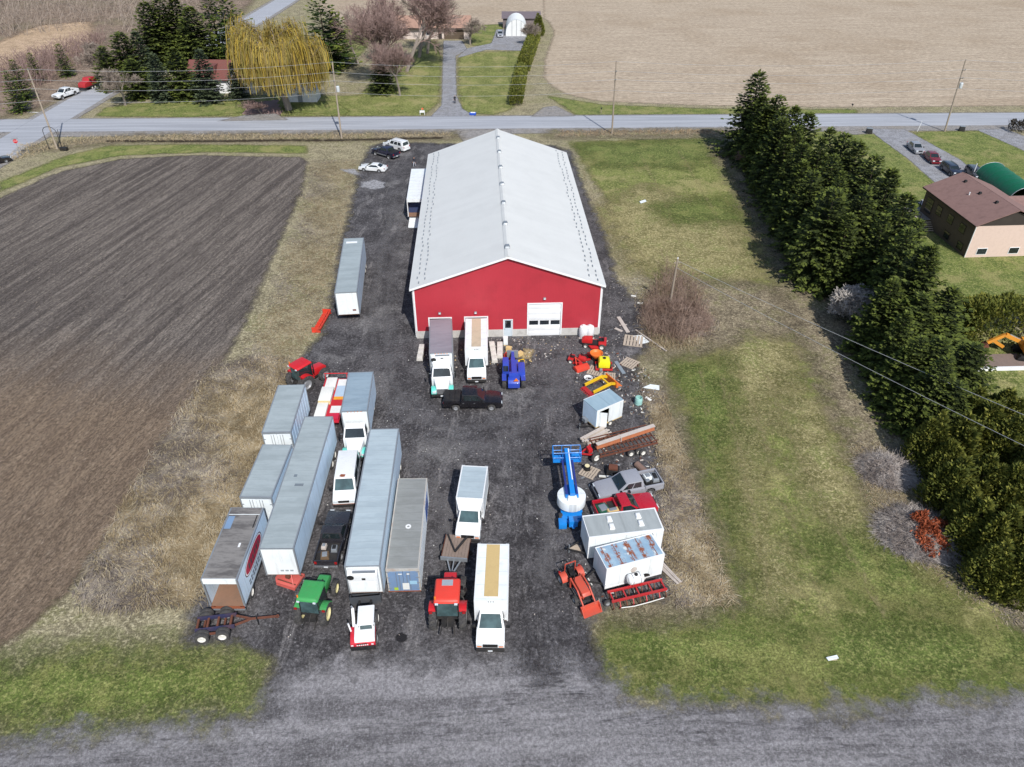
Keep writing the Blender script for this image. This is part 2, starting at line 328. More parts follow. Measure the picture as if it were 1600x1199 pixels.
# ---- yard of asphalt millings, gravel lane in front
s = NT('asphalt_millings'); n2 = s.noise(4, 5, .8)
c = s.mix(s.rng(s.noise(.3, 6, .72), .42, .6), lin((58, 56, 58)), lin((84, 82, 84)))
c = s.mix(s.rng(s.noise(.7, 5, .72, s.map((1, .2, 1), .1), .5), .54, .66, 0, .7), c, lin((116, 113, 113)))
c = s.mix(s.rng(n2, .5, .7, 0, .9), c, lin((118, 116, 118)))
c = s.mix(s.rng(s.noise(.13, 5, .65), .54, .66, 0, .6), c, lin((116, 114, 114)))
c = s.grain(s.grain(c, 5, .6, 1.4), 14, .7, 1.3)
rag(s, 3, .6, .6); s.bump(n2, .6, .1); m_yard = s.fin(c, .93, 0, .25)
sheet('yard', .032, m_yard, px((600, 223), (578, 230), (562, 265), (548, 330), (536, 372), (517, 470), (505, 520), (478, 552), (445, 600), (415, 690), (383, 780), (352, 800), (316, 915), (296, 965), (296, 1004), (375, 1004), (430, 1037), (426, 1065), (412, 1110), (408, 1160), (960, 1160), (938, 1040), (926, 1000), (916, 962), (945, 945), (1040, 932), (1040, 850), (1036, 800), (1028, 740), (1036, 690), (1000, 610), (990, 560), (1010, 545), (1020, 500), (992, 470), (962, 440), (948, 380), (926, 330), (906, 280), (892, 238), (866, 228), (720, 226), (660, 224)), cell=.6, margin=1.6)
s = NT('lane_gravel'); v = s.map((.06, .8, 1), -.01)
c = s.mix(s.rng(s.noise(.9, 7, .7, v, .3), .36, .64), lin((94, 92, 94)), lin((132, 130, 132)))
c = s.mix(s.rng(s.noise(.4, 6, .7), .45, .62, 0, .6), c, lin((128, 126, 129)))
c = s.mix(s.rng(s.noise(7, 5, .8), .46, .75), c, lin((142, 140, 143)))
c = s.grain(s.grain(c, 5, .7, 1.3), 15, .75, 1.25)
rag(s, 7, 1.1, .5, 6); s.bump(s.noise(10, 6, .8), .5, .06); m_lane = s.fin(c, .95, 0, .2)
sheet('gravel_lane', .036, m_lane, px((-300, 1185), (0, 1162), (200, 1143), (330, 1136), (405, 1118), (440, 1078), (500, 1042), (560, 1030), (690, 1032), (790, 1026), (850, 1060), (900, 1035), (935, 1052), (985, 1094), (1080, 1108), (1300, 1109), (1600, 1090), (1900, 1070), (2300, 1700), (-700, 1700)), cell=.5, margin=2.5)
# wheel ways, dust and wet marks across the yard
def m_mark(name, rgb, amp, soft, dens=.5, stretch=(1, 1, 1), rot=0):
    s = NT(name); c = s.mix(s.rng(s.noise(6, 5, .8), .35, .7), lin(rgb), tuple(x*.7 for x in lin(rgb)))
    a = s.new('Attribute'); a.attribute_name = 'sd'
    v = s.math('ADD', a.outputs['Fac'], s.math('MULTIPLY', s.math('SUBTRACT', s.noise(.5, 5, .75), .5), amp*2))
    al = s.math('MULTIPLY', s.rng(v, -soft, soft), s.rng(s.noise(3, 6, .8, s.map(stretch, rot)), .5-dens*.3, .9-dens*.3))
    tr = s.new('BsdfTransparent'); mx = s.new('MixShader'); s.put(mx.inputs[0], al)
    s.t.links.new(tr.outputs[0], mx.inputs[1]); s.t.links.new(s.b.outputs[0], mx.inputs[2]); s.t.links.new(mx.outputs[0], s.out.inputs[0])
    s.bump(s.noise(10, 5, .8), .4, .05); return s.fin(c, .95, 0, .2)
m_dust = m_mark('pale_dust', (146, 143, 142), 3.5, 1.6, .2); m_dark = m_mark('dark_compacted', (60, 58, 60), 1.8, 1.3, .3, (1, .3, 1)); m_lite = m_mark('gravel_spill', (168, 168, 172), 1.2, .35, .9)
m_rut = m_mark('lane_ruts', (82, 80, 83), .8, .6, .12, (.12, .8, 1))
m_track = m_mark('dusty_tracks', (118, 116, 118), .8, .5, .6)
def trk(mt, z, w, *pts): sheet('yard_tracks', z, mt, line=px(*pts), width=w, cell=.5, margin=2)
trk(m_dark, .040, 2.4, (845, 1040), (835, 960), (828, 880), (820, 800), (815, 740), (840, 690))
for k_, w_ in ((0, .9), (26, .8), (52, .9)):
    trk(m_rut, .041, w_, (860, 1062), (780, 1105+k_*.5), (600, 1135+k_), (300, 1150+k_), (0, 1168+k_)); trk(m_rut, .041, w_, (868, 1060), (960, 1112+k_*.5), (1200, 1128+k_), (1600, 1120+k_))
trk(m_track, .042, .7, (612, 640), (590, 590), (580, 500), (596, 400), (620, 300)); trk(m_track, .042, .7, (650, 650), (610, 590), (603, 500), (616, 400), (640, 300))
trk(m_track, .042, .8, (640, 652), (720, 670), (820, 660), (860, 610), (880, 560)); trk(m_track, .043, .7, (660, 690), (760, 700), (840, 660), (900, 600))
trk(m_track, .042, .9, (640, 720), (700, 800), (690, 860)); trk(m_track, .042, .8, (845, 900), (860, 820), (850, 720))
def blob(name, z, mt, *pts, cell=.4): sheet(name, z, mt, px(*pts), cell=cell, margin=2)
blob('dust_patch', .044, m_dust, (780, 520), (880, 520), (960, 530), (960, 545), (880, 545), (780, 540))
blob('dust_patch', .044, m_dust, (960, 450), (1000, 440), (1010, 480), (975, 490))
blob('dust_patch', .044, m_dust, (945, 590), (1000, 590), (1030, 610), (1020, 640), (985, 650), (960, 610))
blob('dust_patch', .044, m_dust, (640, 690), (700, 690), (700, 760), (660, 780))
blob('dust_patch', .044, m_dust, (600, 340), (645, 338), (645, 352), (610, 356))
blob('dust_patch', .044, m_dust, (620, 393), (642, 390), (642, 400), (625, 402))
blob('dust_patch', .044, m_dust, (550, 280), (600, 275), (600, 284), (556, 288))
blob('gravel_patch', .046, m_lite, (566, 286), (582, 282), (600, 286), (600, 294), (580, 297), (565, 293), cell=.25)
blob('gravel_patch', .046, m_lite, (533, 265), (556, 266), (562, 274), (545, 271), cell=.25)
blob('sand_patch', .046, m_mark('spilt_sand', (190, 172, 128), .8, .3, .8), (818, 546), (832, 548), (830, 562), (816, 560), cell=.25)
blob('damp_spot', .047, m_mark('damp_spot', (40, 39, 42), .2, .12, 1.3), (619, 993), (627, 990), (635, 994), (635, 1002), (627, 1006), (619, 1002), cell=.12)
# turning marks of the plough at the head of the field
m_ring = m_mark('turning_marks', (78, 72, 71), .8, .3, .05)
for k in range(9):
    t0 = G(150-k*9, 292+k*10); R = 5+k*2.4
    cpt = G(120, 330); pts = [cpt+Vector((math.cos(a)*(R+8)*1.1, math.sin(a)*R*.8, 0)) for a in np.linspace(.2, 3.6, 18)]
    sheet('turning_mark', .018, m_ring, line=pts, width=.45, cell=.5, margin=.5)
for k in range(7):
    c0 = G(455-k*5, 268+k*5); pts = [G(470-k*7, 330-k*3), G(462-k*7, 285+k), G(440-k*8, 262+k*3), G(400-k*8, 254+k*3), G(330, 252+k*3)]
    sheet('turning_mark', .018, m_ring, line=pts, width=.45, cell=.5, margin=.5)
m_mow = m_mark('worn_grass_tracks', (158, 146, 108), .7, .3, .35, (1, .4, 1))
for a_, b_, c_ in (((908, 262), (945, 350), (1008, 436)), ((918, 258), (962, 345), (1024, 425)), ((1120, 560), (1165, 750), (1210, 960)), ((1150, 560), (1215, 750), (1290, 960)), ((1095, 580), (1120, 760), (1150, 980)), ((1190, 570), (1270, 760), (1380, 960)), ((1000, 240), (1040, 320), (1080, 420)), ((1060, 236), (1110, 320), (1160, 420))): sheet('grass_tracks', .022, m_mow, line=px(a_, b_, c_), width=.45, cell=.5, margin=.6)
# ditch beside the road
m_wet = m_mark('wet_ditch_soil', (62, 52, 42), 1.0, .3, .9, (.3, 1, 1), -row)
sheet('ditch', .022, m_wet, line=px((170, 221), (330, 221.5), (450, 220), (530, 220), (690, 216)), width=1.0, cell=.4, margin=.8)
sheet('worn_ground', .021, m_worn, line=px((60, 232), (200, 217), (450, 215), (700, 213)), width=4, cell=1, margin=2)
sheet('worn_ground', .021, m_worn, line=px((870, 211), (1130, 208)), width=4, cell=1, margin=2)
# far left, beyond the crossing: rough brown ground
m_rough = m_ground('rough_brown', [(98, 84, 74), (130, 114, 100), (158, 140, 122), (112, 104, 84)], .05, .3, 2.5, amp=6, soft=2, bump=.6)
sheet('rough_land', .006, m_rough, px((-200, 230), (60, 172), (150, 120), (280, 75), (380, 20), (440, -60), (-800, -60), (-800, 180)), cell=4, margin=3)
m_tan = m_ground('tan_field', [(150, 128, 104), (178, 154, 128), (196, 172, 146), (160, 138, 112)], .06, .4, 3, amp=5, soft=1.5, bump=.5)
sheet('tan_field', .010, m_tan, px((-60, 92), (60, 40), (140, 34), (150, 70), (90, 96), (0, 112)), cell=3, margin=3)
# ================================================================ TREES AND OTHER PLANTS
def quads(name, V, mats, idx=None):
    """V: (n,4,3) array of leaf faces"""
    V = np.asarray(V, np.float32); n = len(V); me = bpy.data.meshes.new(name)
    me.vertices.add(n*4); me.vertices.foreach_set('co', V.ravel()); me.loops.add(n*4); me.loops.foreach_set('vertex_index', np.arange(n*4)); me.polygons.add(n)
    me.polygons.foreach_set('loop_start', np.arange(0, n*4, 4)); me.polygons.foreach_set('loop_total', np.full(n, 4))
    for m_ in mats: me.materials.append(m_)
    if idx is not None: me.polygons.foreach_set('material_index', np.asarray(idx, np.int32))
    me.update(); return me
def m_leaf(name, rgb, rgb2, trans=.12, scale=.9):
    s = NT(name); c = s.mix(s.rng(s.noise(scale, 4, .7), .4, .62), lin(rgb), lin(rgb2))
    oi = s.new('ObjectInfo'); c = s.mix(s.math('MULTIPLY', oi.outputs['Random'], .3), c, tuple(x*.55 for x in lin(rgb)))
    m_ = s.fin(c, .75, 0, .25); s.b.inputs['Subsurface Weight'].default_value = 0; s.b.inputs['Transmission Weight'].default_value = 0
    if trans:
        t = s.new('BsdfTranslucent'); s.put(t.inputs[0], c); mx = s.new('MixShader'); mx.inputs[0].default_value = trans
        s.t.links.new(s.b.outputs[0], mx.inputs[1]); s.t.links.new(t.outputs[0], mx.inputs[2]); s.t.links.new(mx.outputs[0], s.out.inputs[0])
    return m_
m_bark = paint('bark', (92, 78, 66), .9, .4, (60, 52, 46), scale=4, bump=.6)
m_greybark = paint('grey_bark', (140, 130, 122), .9, .4, (92, 84, 78), scale=4, bump=.5)
m_spr = [m_leaf('spruce_needles', (46, 56, 25), (64, 74, 34)), m_leaf('spruce_tips', (84, 96, 40), (106, 116, 52))]
m_sprb = [m_leaf('blue_spruce_needles', (44, 54, 40), (62, 72, 54)), m_leaf('blue_spruce_tips', (76, 88, 62), (96, 106, 76))]
m_ced = [m_leaf('cedar_needles', (78, 86, 36), (100, 106, 48)), m_leaf('cedar_tips', (122, 126, 54), (148, 146, 70), .3)]
def spray(p, d, L, W, up, r):
    """kite of needles starting at p along d"""
    side = np.cross(d, up); side /= np.linalg.norm(side)+1e-6
    t = p+d*L; mid = p+d*L*.45
    return [p, mid+side*W, t, mid-side*W]
def make_spruce(H, R, seed, mats, whorl=.34, dens=1.0, skirt=.3, power=.85, lift=0.0):
    r = np.random.default_rng(seed); Q = []; I = []
    z = skirt
    while z < H-.15:
        f = (z-skirt)/(H-skirt); Rz = R*(1-f)**power*(.86+.28*r.random())+.12
        nb = max(4, int((6+6*(1-f))*dens)); a0 = r.random()*6.28
        for k in range(nb):
            a = a0+6.283*k/nb+r.normal()*.2; L = Rz*(.72+.45*r.random()); dz = (-.12-.32*(1-f)+.5*f+lift)+r.normal()*.1
            dv = np.array([math.cos(a), math.sin(a), dz]); dv /= np.linalg.norm(dv)
            n = max(2, int(L/.42)); sd = np.array([-math.sin(a), math.cos(a), 0])
            for j in range(n):
                t = (j+.55+.3*r.random())/n
                p = np.array([0, 0, z])+dv*L*t+np.array([0, 0, .10*L*(t*t)])
                w_ = .26+.42*(1-t)
                for sg in (-1, 1):
                    dd = dv*(.75)+sd*sg*(.55+.3*r.random())+np.array([0, 0, -.06+r.normal()*.16]); dd /= np.linalg.norm(dd)
                    Q.append(spray(p, dd, .45+.5*(1-t)*min(1, L/2)+.15*r.random(), .12+.1*r.random(), np.array([r.normal()*.35, r.normal()*.35, 1]), r)); I.append(1 if t > .72 and r.random() < .7 else 0)
            dd = dv+np.array([0, 0, .25]); dd /= np.linalg.norm(dd)
            Q.append(spray(p, dd, .5, .14, np.array([r.normal()*.3, 0, 1]), r)); I.append(1)
        z += whorl*(.75+.5*r.random())
    for k in range(5): Q.append(spray(np.array([0, 0, H-.5+.1*k]), np.array([math.cos(k*1.3)*.25, math.sin(k*1.3)*.25, .95]), .6, .1, np.array([math.sin(k), math.cos(k), .1]), r)); I.append(1)
    return quads('crown', Q, mats, I), MB().cyl((0, 0, -.1), (0, 0, H*.9), .022*H, .02, 7).mesh('trunk', smooth=True)
def make_cedar(H, R, seed, mats, n=6500, hedge=None):
    """dense upright sprays over a rounded column, or over a box when hedge = (lx, ly)"""
    r = np.random.default_rng(seed); Q = []; I = []
    lump = r.random((14, 3))*np.array([6.28, 1, 1])
    for k in range(n):
        if hedge:
            lx, ly = hedge; face = r.random()
            x, y, z = (r.random()-.5)*lx, (r.random()-.5)*ly, H*r.random()**.7; n_ = 0
            if face < .45: z = H*(.86+.16*r.random())
            elif face < .8: y = ly*.5*(1 if r.random() < .5 else -1)*(.8+.25*r.random())
            else: x = lx*.5*(1 if r.random() < .5 else -1)*(.85+.2*r.random())
            z += .35*math.sin(x*1.3+seed)+.2*math.sin(y*2.1+x); out = np.array([x/lx*.6, y/ly*.9, .9])
        else:
            if k == 0: sp_ = [(math.cos(j*1.26+seed)*R*.5*(j > 0), math.sin(j*1.26+seed)*R*.5*(j > 0), (1 if j == 0 else .6+.35*r.random()), .45+.25*r.random()) for j in range(7)]
            sx_, sy_, sh_, sr_ = sp_[r.integers(0, 7)]; t = r.random()**.85; a = r.random()*6.28; z = H*sh_*t
            rr = R*sr_*(1-t)**.6*min(1, .45+t*4)*(1+.25*math.sin(a*3+t*9+sx_*5)); q = .6+.45*r.random()**.5
            x, y = sx_*(1-.3*t)+math.cos(a)*rr*q, sy_*(1-.3*t)+math.sin(a)*rr*q; out = np.array([math.cos(a)*.8, math.sin(a)*.8, 1.0])
        d = out+r.normal(size=3)*.4; d /= np.linalg.norm(d)
        Q.append(spray(np.array([x, y, max(.05, z)]), d, .3+.3*r.random(), .07+.07*r.random(), r.normal(size=3)+np.array([0, 0, .4]), r)); I.append(1 if r.random() < .4 else 0)
    return quads('crown', Q, mats, I), MB().cyl((0, 0, -.1), (0, 0, H*.7), .12, .04, 7).mesh('trunk', smooth=True)
def tubes_np(segs, n=3):
    """segs: list of (p0, p1, r0, r1) -> verts, faces of thin tubes"""
    A = np.array([s_[0] for s_ in segs]); B = np.array([s_[1] for s_ in segs]); r0 = np.array([s_[2] for s_ in segs]); r1 = np.array([s_[3] for s_ in segs])
    D = B-A; D /= np.linalg.norm(D, axis=1)[:, None]+1e-9
    ref = np.where(np.abs(D[:, 2:3]) > .9, np.array([[1., 0, 0]]), np.array([[0, 0, 1.]])); U = np.cross(D, ref); U /= np.linalg.norm(U, axis=1)[:, None]+1e-9; W = np.cross(D, U)
    out = []
    for i in range(n):
        t = 6.28318*i/n; o = U*math.cos(t)+W*math.sin(t); out.append((A+o*r0[:, None], B+o*r1[:, None]))
    Q = [np.stack([out[i][0], out[(i+1) % n][0], out[(i+1) % n][1], out[i][1]], 1) for i in range(n)]
    return np.concatenate(Q)
def make_bare(H, seed, mat_t, mat_w, spread=.5, levels=5, trunk=.02, low=.25, twig=.012, kids=(3, 5), upb=.25):
    r = np.random.default_rng(seed); big = []; small = []
    def grow(p, d, L, rad_, lv):
        n = 3; q = p
        for i in range(n):
            d2 = d+r.normal(size=3)*.13+np.array([0, 0, upb*.12]); d2 /= np.linalg.norm(d2); e = q+d2*L/n
            (big if lv <= 1 else small).append((q, e, rad_*(1-.25*i/n), rad_*(1-.25*(i+1)/n))); 
            if lv < levels and (i > 0 or lv > 0):
                for k in range(r.integers(kids[0], kids[1])//(1 if i == n-1 else 2)):
                    v = r.normal(size=3); v -= d2*v.dot(d2); v /= np.linalg.norm(v)+1e-6
                    nd = d2*(1-spread*.6)+v*spread*(.7+.6*r.random())+np.array([0, 0, upb*.3]); nd /= np.linalg.norm(nd)
                    grow(e, nd, L*(.55+.25*r.random()), max(twig, rad_*.55), lv+1)
            q = e; d = d2
    grow(np.zeros(3), np.array([0, 0, 1.]), H*low*1.4, H*trunk, 0)
    mb, ms = tubes_np(big, 6), tubes_np(small, 3)
    zmax = ms[:, :, 2].max(); k = H/zmax
    return quads('crown', ms*k, [mat_w]), quads('trunk', mb*k, [mat_t])
def place_tree(name, label, cat, protos, i, loc, sc=1, rot=0, group=None, szx=1):
    cr, tr = protos[i % len(protos)]
    t = thing(name, label, cat, loc, rot, group); t.scale = (sc*szx, sc*szx, sc)
    link('trunk', tr, t, m_bark); link('crown', cr, t); return t
SPR = [make_spruce(11, 3.9, 11, m_spr, dens=1.25, power=.7), make_spruce(11, 3.7, 12, m_spr, power=.6, dens=1.2), make_spruce(11, 4.1, 13, m_spr, power=.8, dens=1.3), make_spruce(11, 3.8, 14, m_spr, dens=1.35, power=.65), make_spruce(11, 3.4, 15, m_spr, whorl=.42, dens=1.3, power=.72), make_spruce(11, 4.0, 16, m_spr, whorl=.3, dens=1.1, power=.55)]
SPB = [make_spruce(11, 3.2, 21, m_sprb), make_spruce(11, 2.9, 22, m_sprb, power=.8)]
PINE = [make_spruce(11, 3.6, 31, [m_leaf('pine_needles', (48, 64, 26), (66, 84, 34)), m_leaf('pine_tips', (96, 108, 40), (120, 126, 54))], whorl=.6, dens=.9, power=.6, lift=.15)]
CED = [make_cedar(6, 2.3, 41, m_ced), make_cedar(6, 2.1, 42, m_ced), make_cedar(6, 2.5, 43, m_ced)]
# the dark row beside the lawn: tops read off the photograph, each with its height
row_tops = [(1187, 112, 14), (1219, 151, 12.6), (1244, 168, 12.6), (1266, 178, 12.8), (1299, 202, 12.6), (1322, 212, 12.8), (1345, 221, 13), (1370, 245, 12.8), (1396, 266, 12.8), (1420, 305, 12.4), (1436, 345, 12.2), (1448, 390, 12)]
for i, (x, y, h) in enumerate(row_tops):
    b = G(x, y, h)
    lab = 'tallest dark spruce at the road end of the evergreen row' if i == 0 else 'last dark spruce of the house-side row, nearest the camera' if i == 11 else f'{nth(i)} dark spruce from the road in the house-side evergreen row'
    place_tree('spruce_tree', lab, 'tree', SPR, i, (b.x, b.y, 0), h/11, i*77, 'dark spruces along the lawn', .95 if i else 1.08)
rr = random.Random(9)
ys = [126, 121, 116, 111.5, 106.5, 101.5, 97, 92, 87.5, 83, 79.5, 66.5, 62, 57.5, 53]
for i, y in enumerate(ys):
    h = rr.uniform(10.4, 12.4)-(i > 10)*2.6; x = 47.4-.11*(126-y)+rr.uniform(-.7, .7)+(i > 9)*1.0+(i > 10)*1.2
    place_tree('spruce_tree', f'{nth(i)} spruce from the road on the lawn side of the evergreen row', 'tree', SPR, i*5+2, (x, y+rr.uniform(-.6, .6), 0), h/11, i*51+20, 'dark spruces along the lawn', rr.uniform(.85, 1.0))
for i, (x, y) in enumerate([(47.6, 122), (47.2, 115), (46.9, 108), (46.8, 100.5), (46.4, 95), (46.2, 89.5), (46.2, 84), (46.4, 78), (46.2, 72.5), (45.6, 67)]):
    h = rr.uniform(11, 12.6); place_tree('spruce_tree', f'{nth(i)} spruce from the road in the middle line of the evergreen row', 'tree', SPR, i*3+1, (x+rr.uniform(-.5, .5), y, 0), h/11, i*83, 'dark spruces along the lawn', rr.uniform(.75, .9))
near = [(1408, 470, 7.5, 0), (1445, 462, 8.6, 0), (1490, 452, 9, 0), (1425, 545, 6.5, 0), (1475, 530, 8, 0), (1525, 540, 7, 0), (1448, 585, 6, 0), (1500, 600, 6.5, 0)]
words = ['small dark spruce right of the bare grey bush', 'broad light-tipped spruce where the evergreen row bends', 'spruce at the left end of the clipped cedar hedge', 'low spruce leaning over the lawn below the bare bush', 'spruce between the hedge and the two wires', 'spruce left of the yellow excavator arm', 'lowest spruce on the lawn edge beside the cedars', 'spruce just above the first cedar clump']
for i, (x, y, h, k) in enumerate(near):
    b = G(x, y, h); place_tree('spruce_tree', words[i], 'tree', SPR if k == 0 else SPB, i, (b.x, b.y, 0), h/11, i*63, 'spruces near the hedge', 1.3)
ced = [(1475, 648, 5.5), (1515, 650, 6), (1560, 635, 6), (1600, 655, 6), (1512, 718, 5.5), (1552, 715, 6), (1595, 730, 6), (1545, 785, 5), (1588, 795, 5.6), (1575, 848, 4.6), (1612, 858, 5), (1640, 700, 6), (1645, 800, 6), (1535, 610, 6), (1580, 612, 6), (1490, 690, 4.5), (1525, 765, 4.5)]
for i, (x, y, h) in enumerate(ced):
    b = G(x, y, h); place_tree('cedar_tree', f'{nth(i)} yellow-green cedar, counted downwards from the excavator along the right edge', 'tree', CED, i, (b.x, b.y, 0), h/6, i*40, 'cedars along the right edge', .95+.25*((i*7) % 5)/5)
# clipped hedges
def hedge(label, a, b, wid, h, n, seed, z=0):
    L = (b-a).length; cr, tr = make_cedar(h, 1, seed, m_ced, n, (wid, L)); c = (a+b)/2
    t = thing('cedar_hedge', label, 'hedge', (c.x, c.y, 0), hd(a, b)); link('foliage', cr, t)
    mb = MB()
    for k in range(int(L/1.2)): y = -L/2+.6+k*1.2; mb.cyl((0, y, 0), (0, y, h*.8), .06, .03, 5)
    P('stems', mb, m_bark, t); return t
hedge('tall clipped cedar hedge behind the yellow excavator, below the brick house', G(1490, 530), G(1680, 524), 4.2, 4.6, 14000, 51)
hedge('long narrow cedar hedge beside the far lawn, its dark side to the drive', G(806, 166), G(815, 118), 2.6, 2.2, 5000, 52)
hedge('upper stretch of the narrow cedar hedge, ending at the white dome', G(818, 112), G(836, 62), 2.8, 2.4, 7000, 53)
place_tree('cedar_tree', 'single pointed cedar beside the white dome shelter', 'tree', CED, 1, tuple(G(840, 56)), .95, 0)
# evergreens across the road
far = [(228, 14, 'tall slim spruce at the left of the roadside grove', 13, 0), (250, 10, 'spruce whose top stands second from the left in the roadside grove', 13, 0), (272, 8, 'tall spruce in the middle of the roadside grove', 13, 0), (298, 22, 'spruce in front of the dark pine in the roadside grove', 12, 0), (212, 60, 'lower spruce at the grove edge by the side road', 10, 1),
       (188, 62, 'spruce standing over the side road corner', 10, 0), (160, 80, 'leftmost spruce of the grove beside the asphalt crossing', 8, 0), (240, 92, 'spruce with a pale crown at the front of the grove', 8.5, 1), (272, 84, 'front spruce directly left of the maroon house', 9, 0), (312, 86, 'spruce covering the left wall of the maroon house', 9.5, 1), (362, 105, 'small spruce right of the maroon roof', 6.5, 1), (205, 100, 'short dark spruce behind the leaning pole', 7, 0)]
for i, (x, y, lab, h, k) in enumerate(far):
    b = G(x, y, h); place_tree('spruce_tree', lab, 'tree', SPR if k == 0 else SPB, i, (b.x, b.y, 0), h/11*1.12, i*37, 'roadside grove evergreens', 1.3)
for x, y, h, lab in ((325, -8, 15, 'broad pine with yellowish tips behind the grove'), (352, -2, 15, 'second broad pine behind the grove, beside the yellow willow'), (497, -5, 16, 'tall dark pine right of the yellow willow'), (520, 20, 12, 'shorter pine touching the right side of the tall dark pine')):
    b = G(x, y, h); place_tree('pine_tree', lab, 'tree', PINE, 0, (b.x, b.y, 0), h/11, x, 'pines across the road', 1.35)
b = G(592, 78, 9); place_tree('spruce_tree', 'single spruce standing alone between the maples and the road', 'tree', SPR, 3, (b.x, b.y, 0), 9/11, 10, None, 1.1)
for x, y, h, lab in ((90, 70, 7, 'lone young pine on the rough land across the crossing'), (45, 84, 6, 'pale young pine left of the lone one'), (18, 95, 8, 'dark pine at the left picture edge across the crossing'), (8, 112, 8, 'second dark pine at the left picture edge')):
    b = G(x, y, h); place_tree('pine_tree', lab, 'tree', PINE, 0, (b.x, b.y, 0), h/11, x*3, 'young pines on the rough land', 1.0)
# willow
def willow():
    r = np.random.default_rng(5); big = []; Q = []; I = []
    base = np.array([0., 0, 0]); fork = np.array([-.6, 0, 3.6]); big.append((base, fork, .6, .5))
    for k in range(14):
        a = k*.4488+r.normal()*.15; R = (2.2+r.random()*4.6); hz_ = 13.2-.42*R*R*.3+r.normal()*.5
        top = np.array([fork[0]+math.cos(a)*R, math.sin(a)*R, hz_]); mid = fork+(top-fork)*np.array([.45, .45, .6]); big += [(fork, mid, .26, .16), (mid, top, .16, .05)]
        for j in range(10):
            t = .25+.75*r.random(); p = mid+(top-mid)*t; aa = a+r.normal()*.8; e = p+np.array([math.cos(aa), math.sin(aa), .35+r.random()*.5])*(1.2+1.8*r.random()); big.append((p, e, .05, .025))
            for q in range(52):
                f = r.random(); s0 = p+(e-p)*f+r.normal(size=3)*.55; L = (1.2+5.2*r.random()**1.3)*min(1, s0[2]/10); drift = np.array([math.cos(aa), math.sin(aa), 0])*(.5+1.0*r.random())
                n = 4; prev = s0; side = r.normal(size=3)*np.array([1, 1, .15]); side = side/np.linalg.norm(side)*(.025+.03*r.random()); ci = r.integers(0, 3)
                for i in range(n):
                    g_ = (i+1)/n; nx = s0+drift*math.sqrt(g_)*.9+np.array([r.normal()*.06, r.normal()*.06, .35*math.sin(g_*3.14)-L*g_*g_])
                    Q.append([prev-side, prev+side, nx+side, nx-side]); I.append(ci); prev = nx
    cr = quads('crown', Q, [m_leaf('willow_yellow', (178, 152, 62), (196, 172, 86), .3, .4), m_leaf('willow_olive', (150, 138, 72), (170, 158, 96), .3, .4), m_leaf('willow_brown', (140, 122, 76), (160, 142, 92), .3, .4)], I)
    return cr, quads('trunk', tubes_np(big, 7), [m_greybark])
b = G(452, 172); t = thing('willow_tree', 'yellow weeping willow beside the road, bright spring twigs', 'tree', (b.x, b.y, 0)); cr, tr = willow(); link('trunk', tr, t); link('crown', cr, t); t.scale = (1.25, 1.25, 1.22)
# bare deciduous trees
m_redtwig = m_leaf('maple_buds', (132, 110, 104), (156, 134, 128), 0); m_twig = m_leaf('grey_twigs', (128, 116, 106), (158, 146, 136), 0); m_pale = m_leaf('pale_twigs', (168, 160, 154), (192, 186, 180), 0)
BARE = [make_bare(14, 61, m_greybark, m_redtwig, twig=.022, kids=(2, 5), spread=.42), make_bare(14, 62, m_greybark, m_twig, twig=.022, kids=(2, 4), spread=.4), make_bare(14, 63, m_greybark, m_redtwig, spread=.48, twig=.022, kids=(2, 5)), make_bare(14, 64, m_greybark, m_twig, twig=.024, kids=(2, 5), spread=.5, low=.18)]
for i, (x, y, h, lab, k) in enumerate([(612, 132, 15, 'big reddish bare maple behind the lone spruce', 0), (636, 112, 16, 'tall bare maple with pinkish buds in front of the far bungalow', 2), (585, 96, 14, 'pinkish bare maple left of the tall one', 2), (655, 90, 17, 'grey bare tree reaching above the bungalow roof', 1), (668, 84, 15, 'rightmost bare tree beside the bungalow wall', 1), (625, 150, 10, 'low bare maple nearest the road by the drive', 0), (560, 100, 11, 'small bare tree between pine and maples', 1)]):
    b = G(x, y); place_tree('maple_tree', lab, 'tree', BARE, k, (b.x, b.y, 0), h/14*1.2, i*70, 'bare trees by the bungalow', 1.0)
for i, (x, y, h, lab) in enumerate([(735, 70, 7, 'small bare tree at the corner of the garage drive'), (826, 70, 6, 'bare bush leaning over the hedge by the dome'), (196, 165, 8, 'bare tree among the roadside spruces'), (170, 128, 9, 'bare tree behind the crossing corner'), (345, 30, 9, 'bare tree by the far bend of the side road')]):
    b = G(x, y); place_tree('bare_tree', lab, 'tree', BARE, 3, (b.x, b.y, 0), h/14, i*50, None, 1.2)
BUSH = [make_bare(4, 71, m_greybark, m_pale, spread=.75, low=.16, trunk=.012, twig=.018, kids=(5, 8), levels=4, upb=.5)]
b = G(1328, 500); place_tree('bare_bush', 'pale grey bare bush against the dark spruces', 'bush', BUSH, 0, (b.x, b.y, 0), 1.15, 0, None, 1.25)
b = G(1165, 262); place_tree('bare_bush', 'small reddish bare bush under the tallest spruce', 'bush', [(BARE[0][0], BARE[0][1])], 0, (b.x, b.y, 0), .22, 0, None, 1.3)
b = G(408, 178); place_tree('bare_bush', 'spreading bare purple-brown bush at the red gravel drive', 'bush', [BARE[0]], 0, (b.x, b.y, 0), .2, 0, None, 2.4)
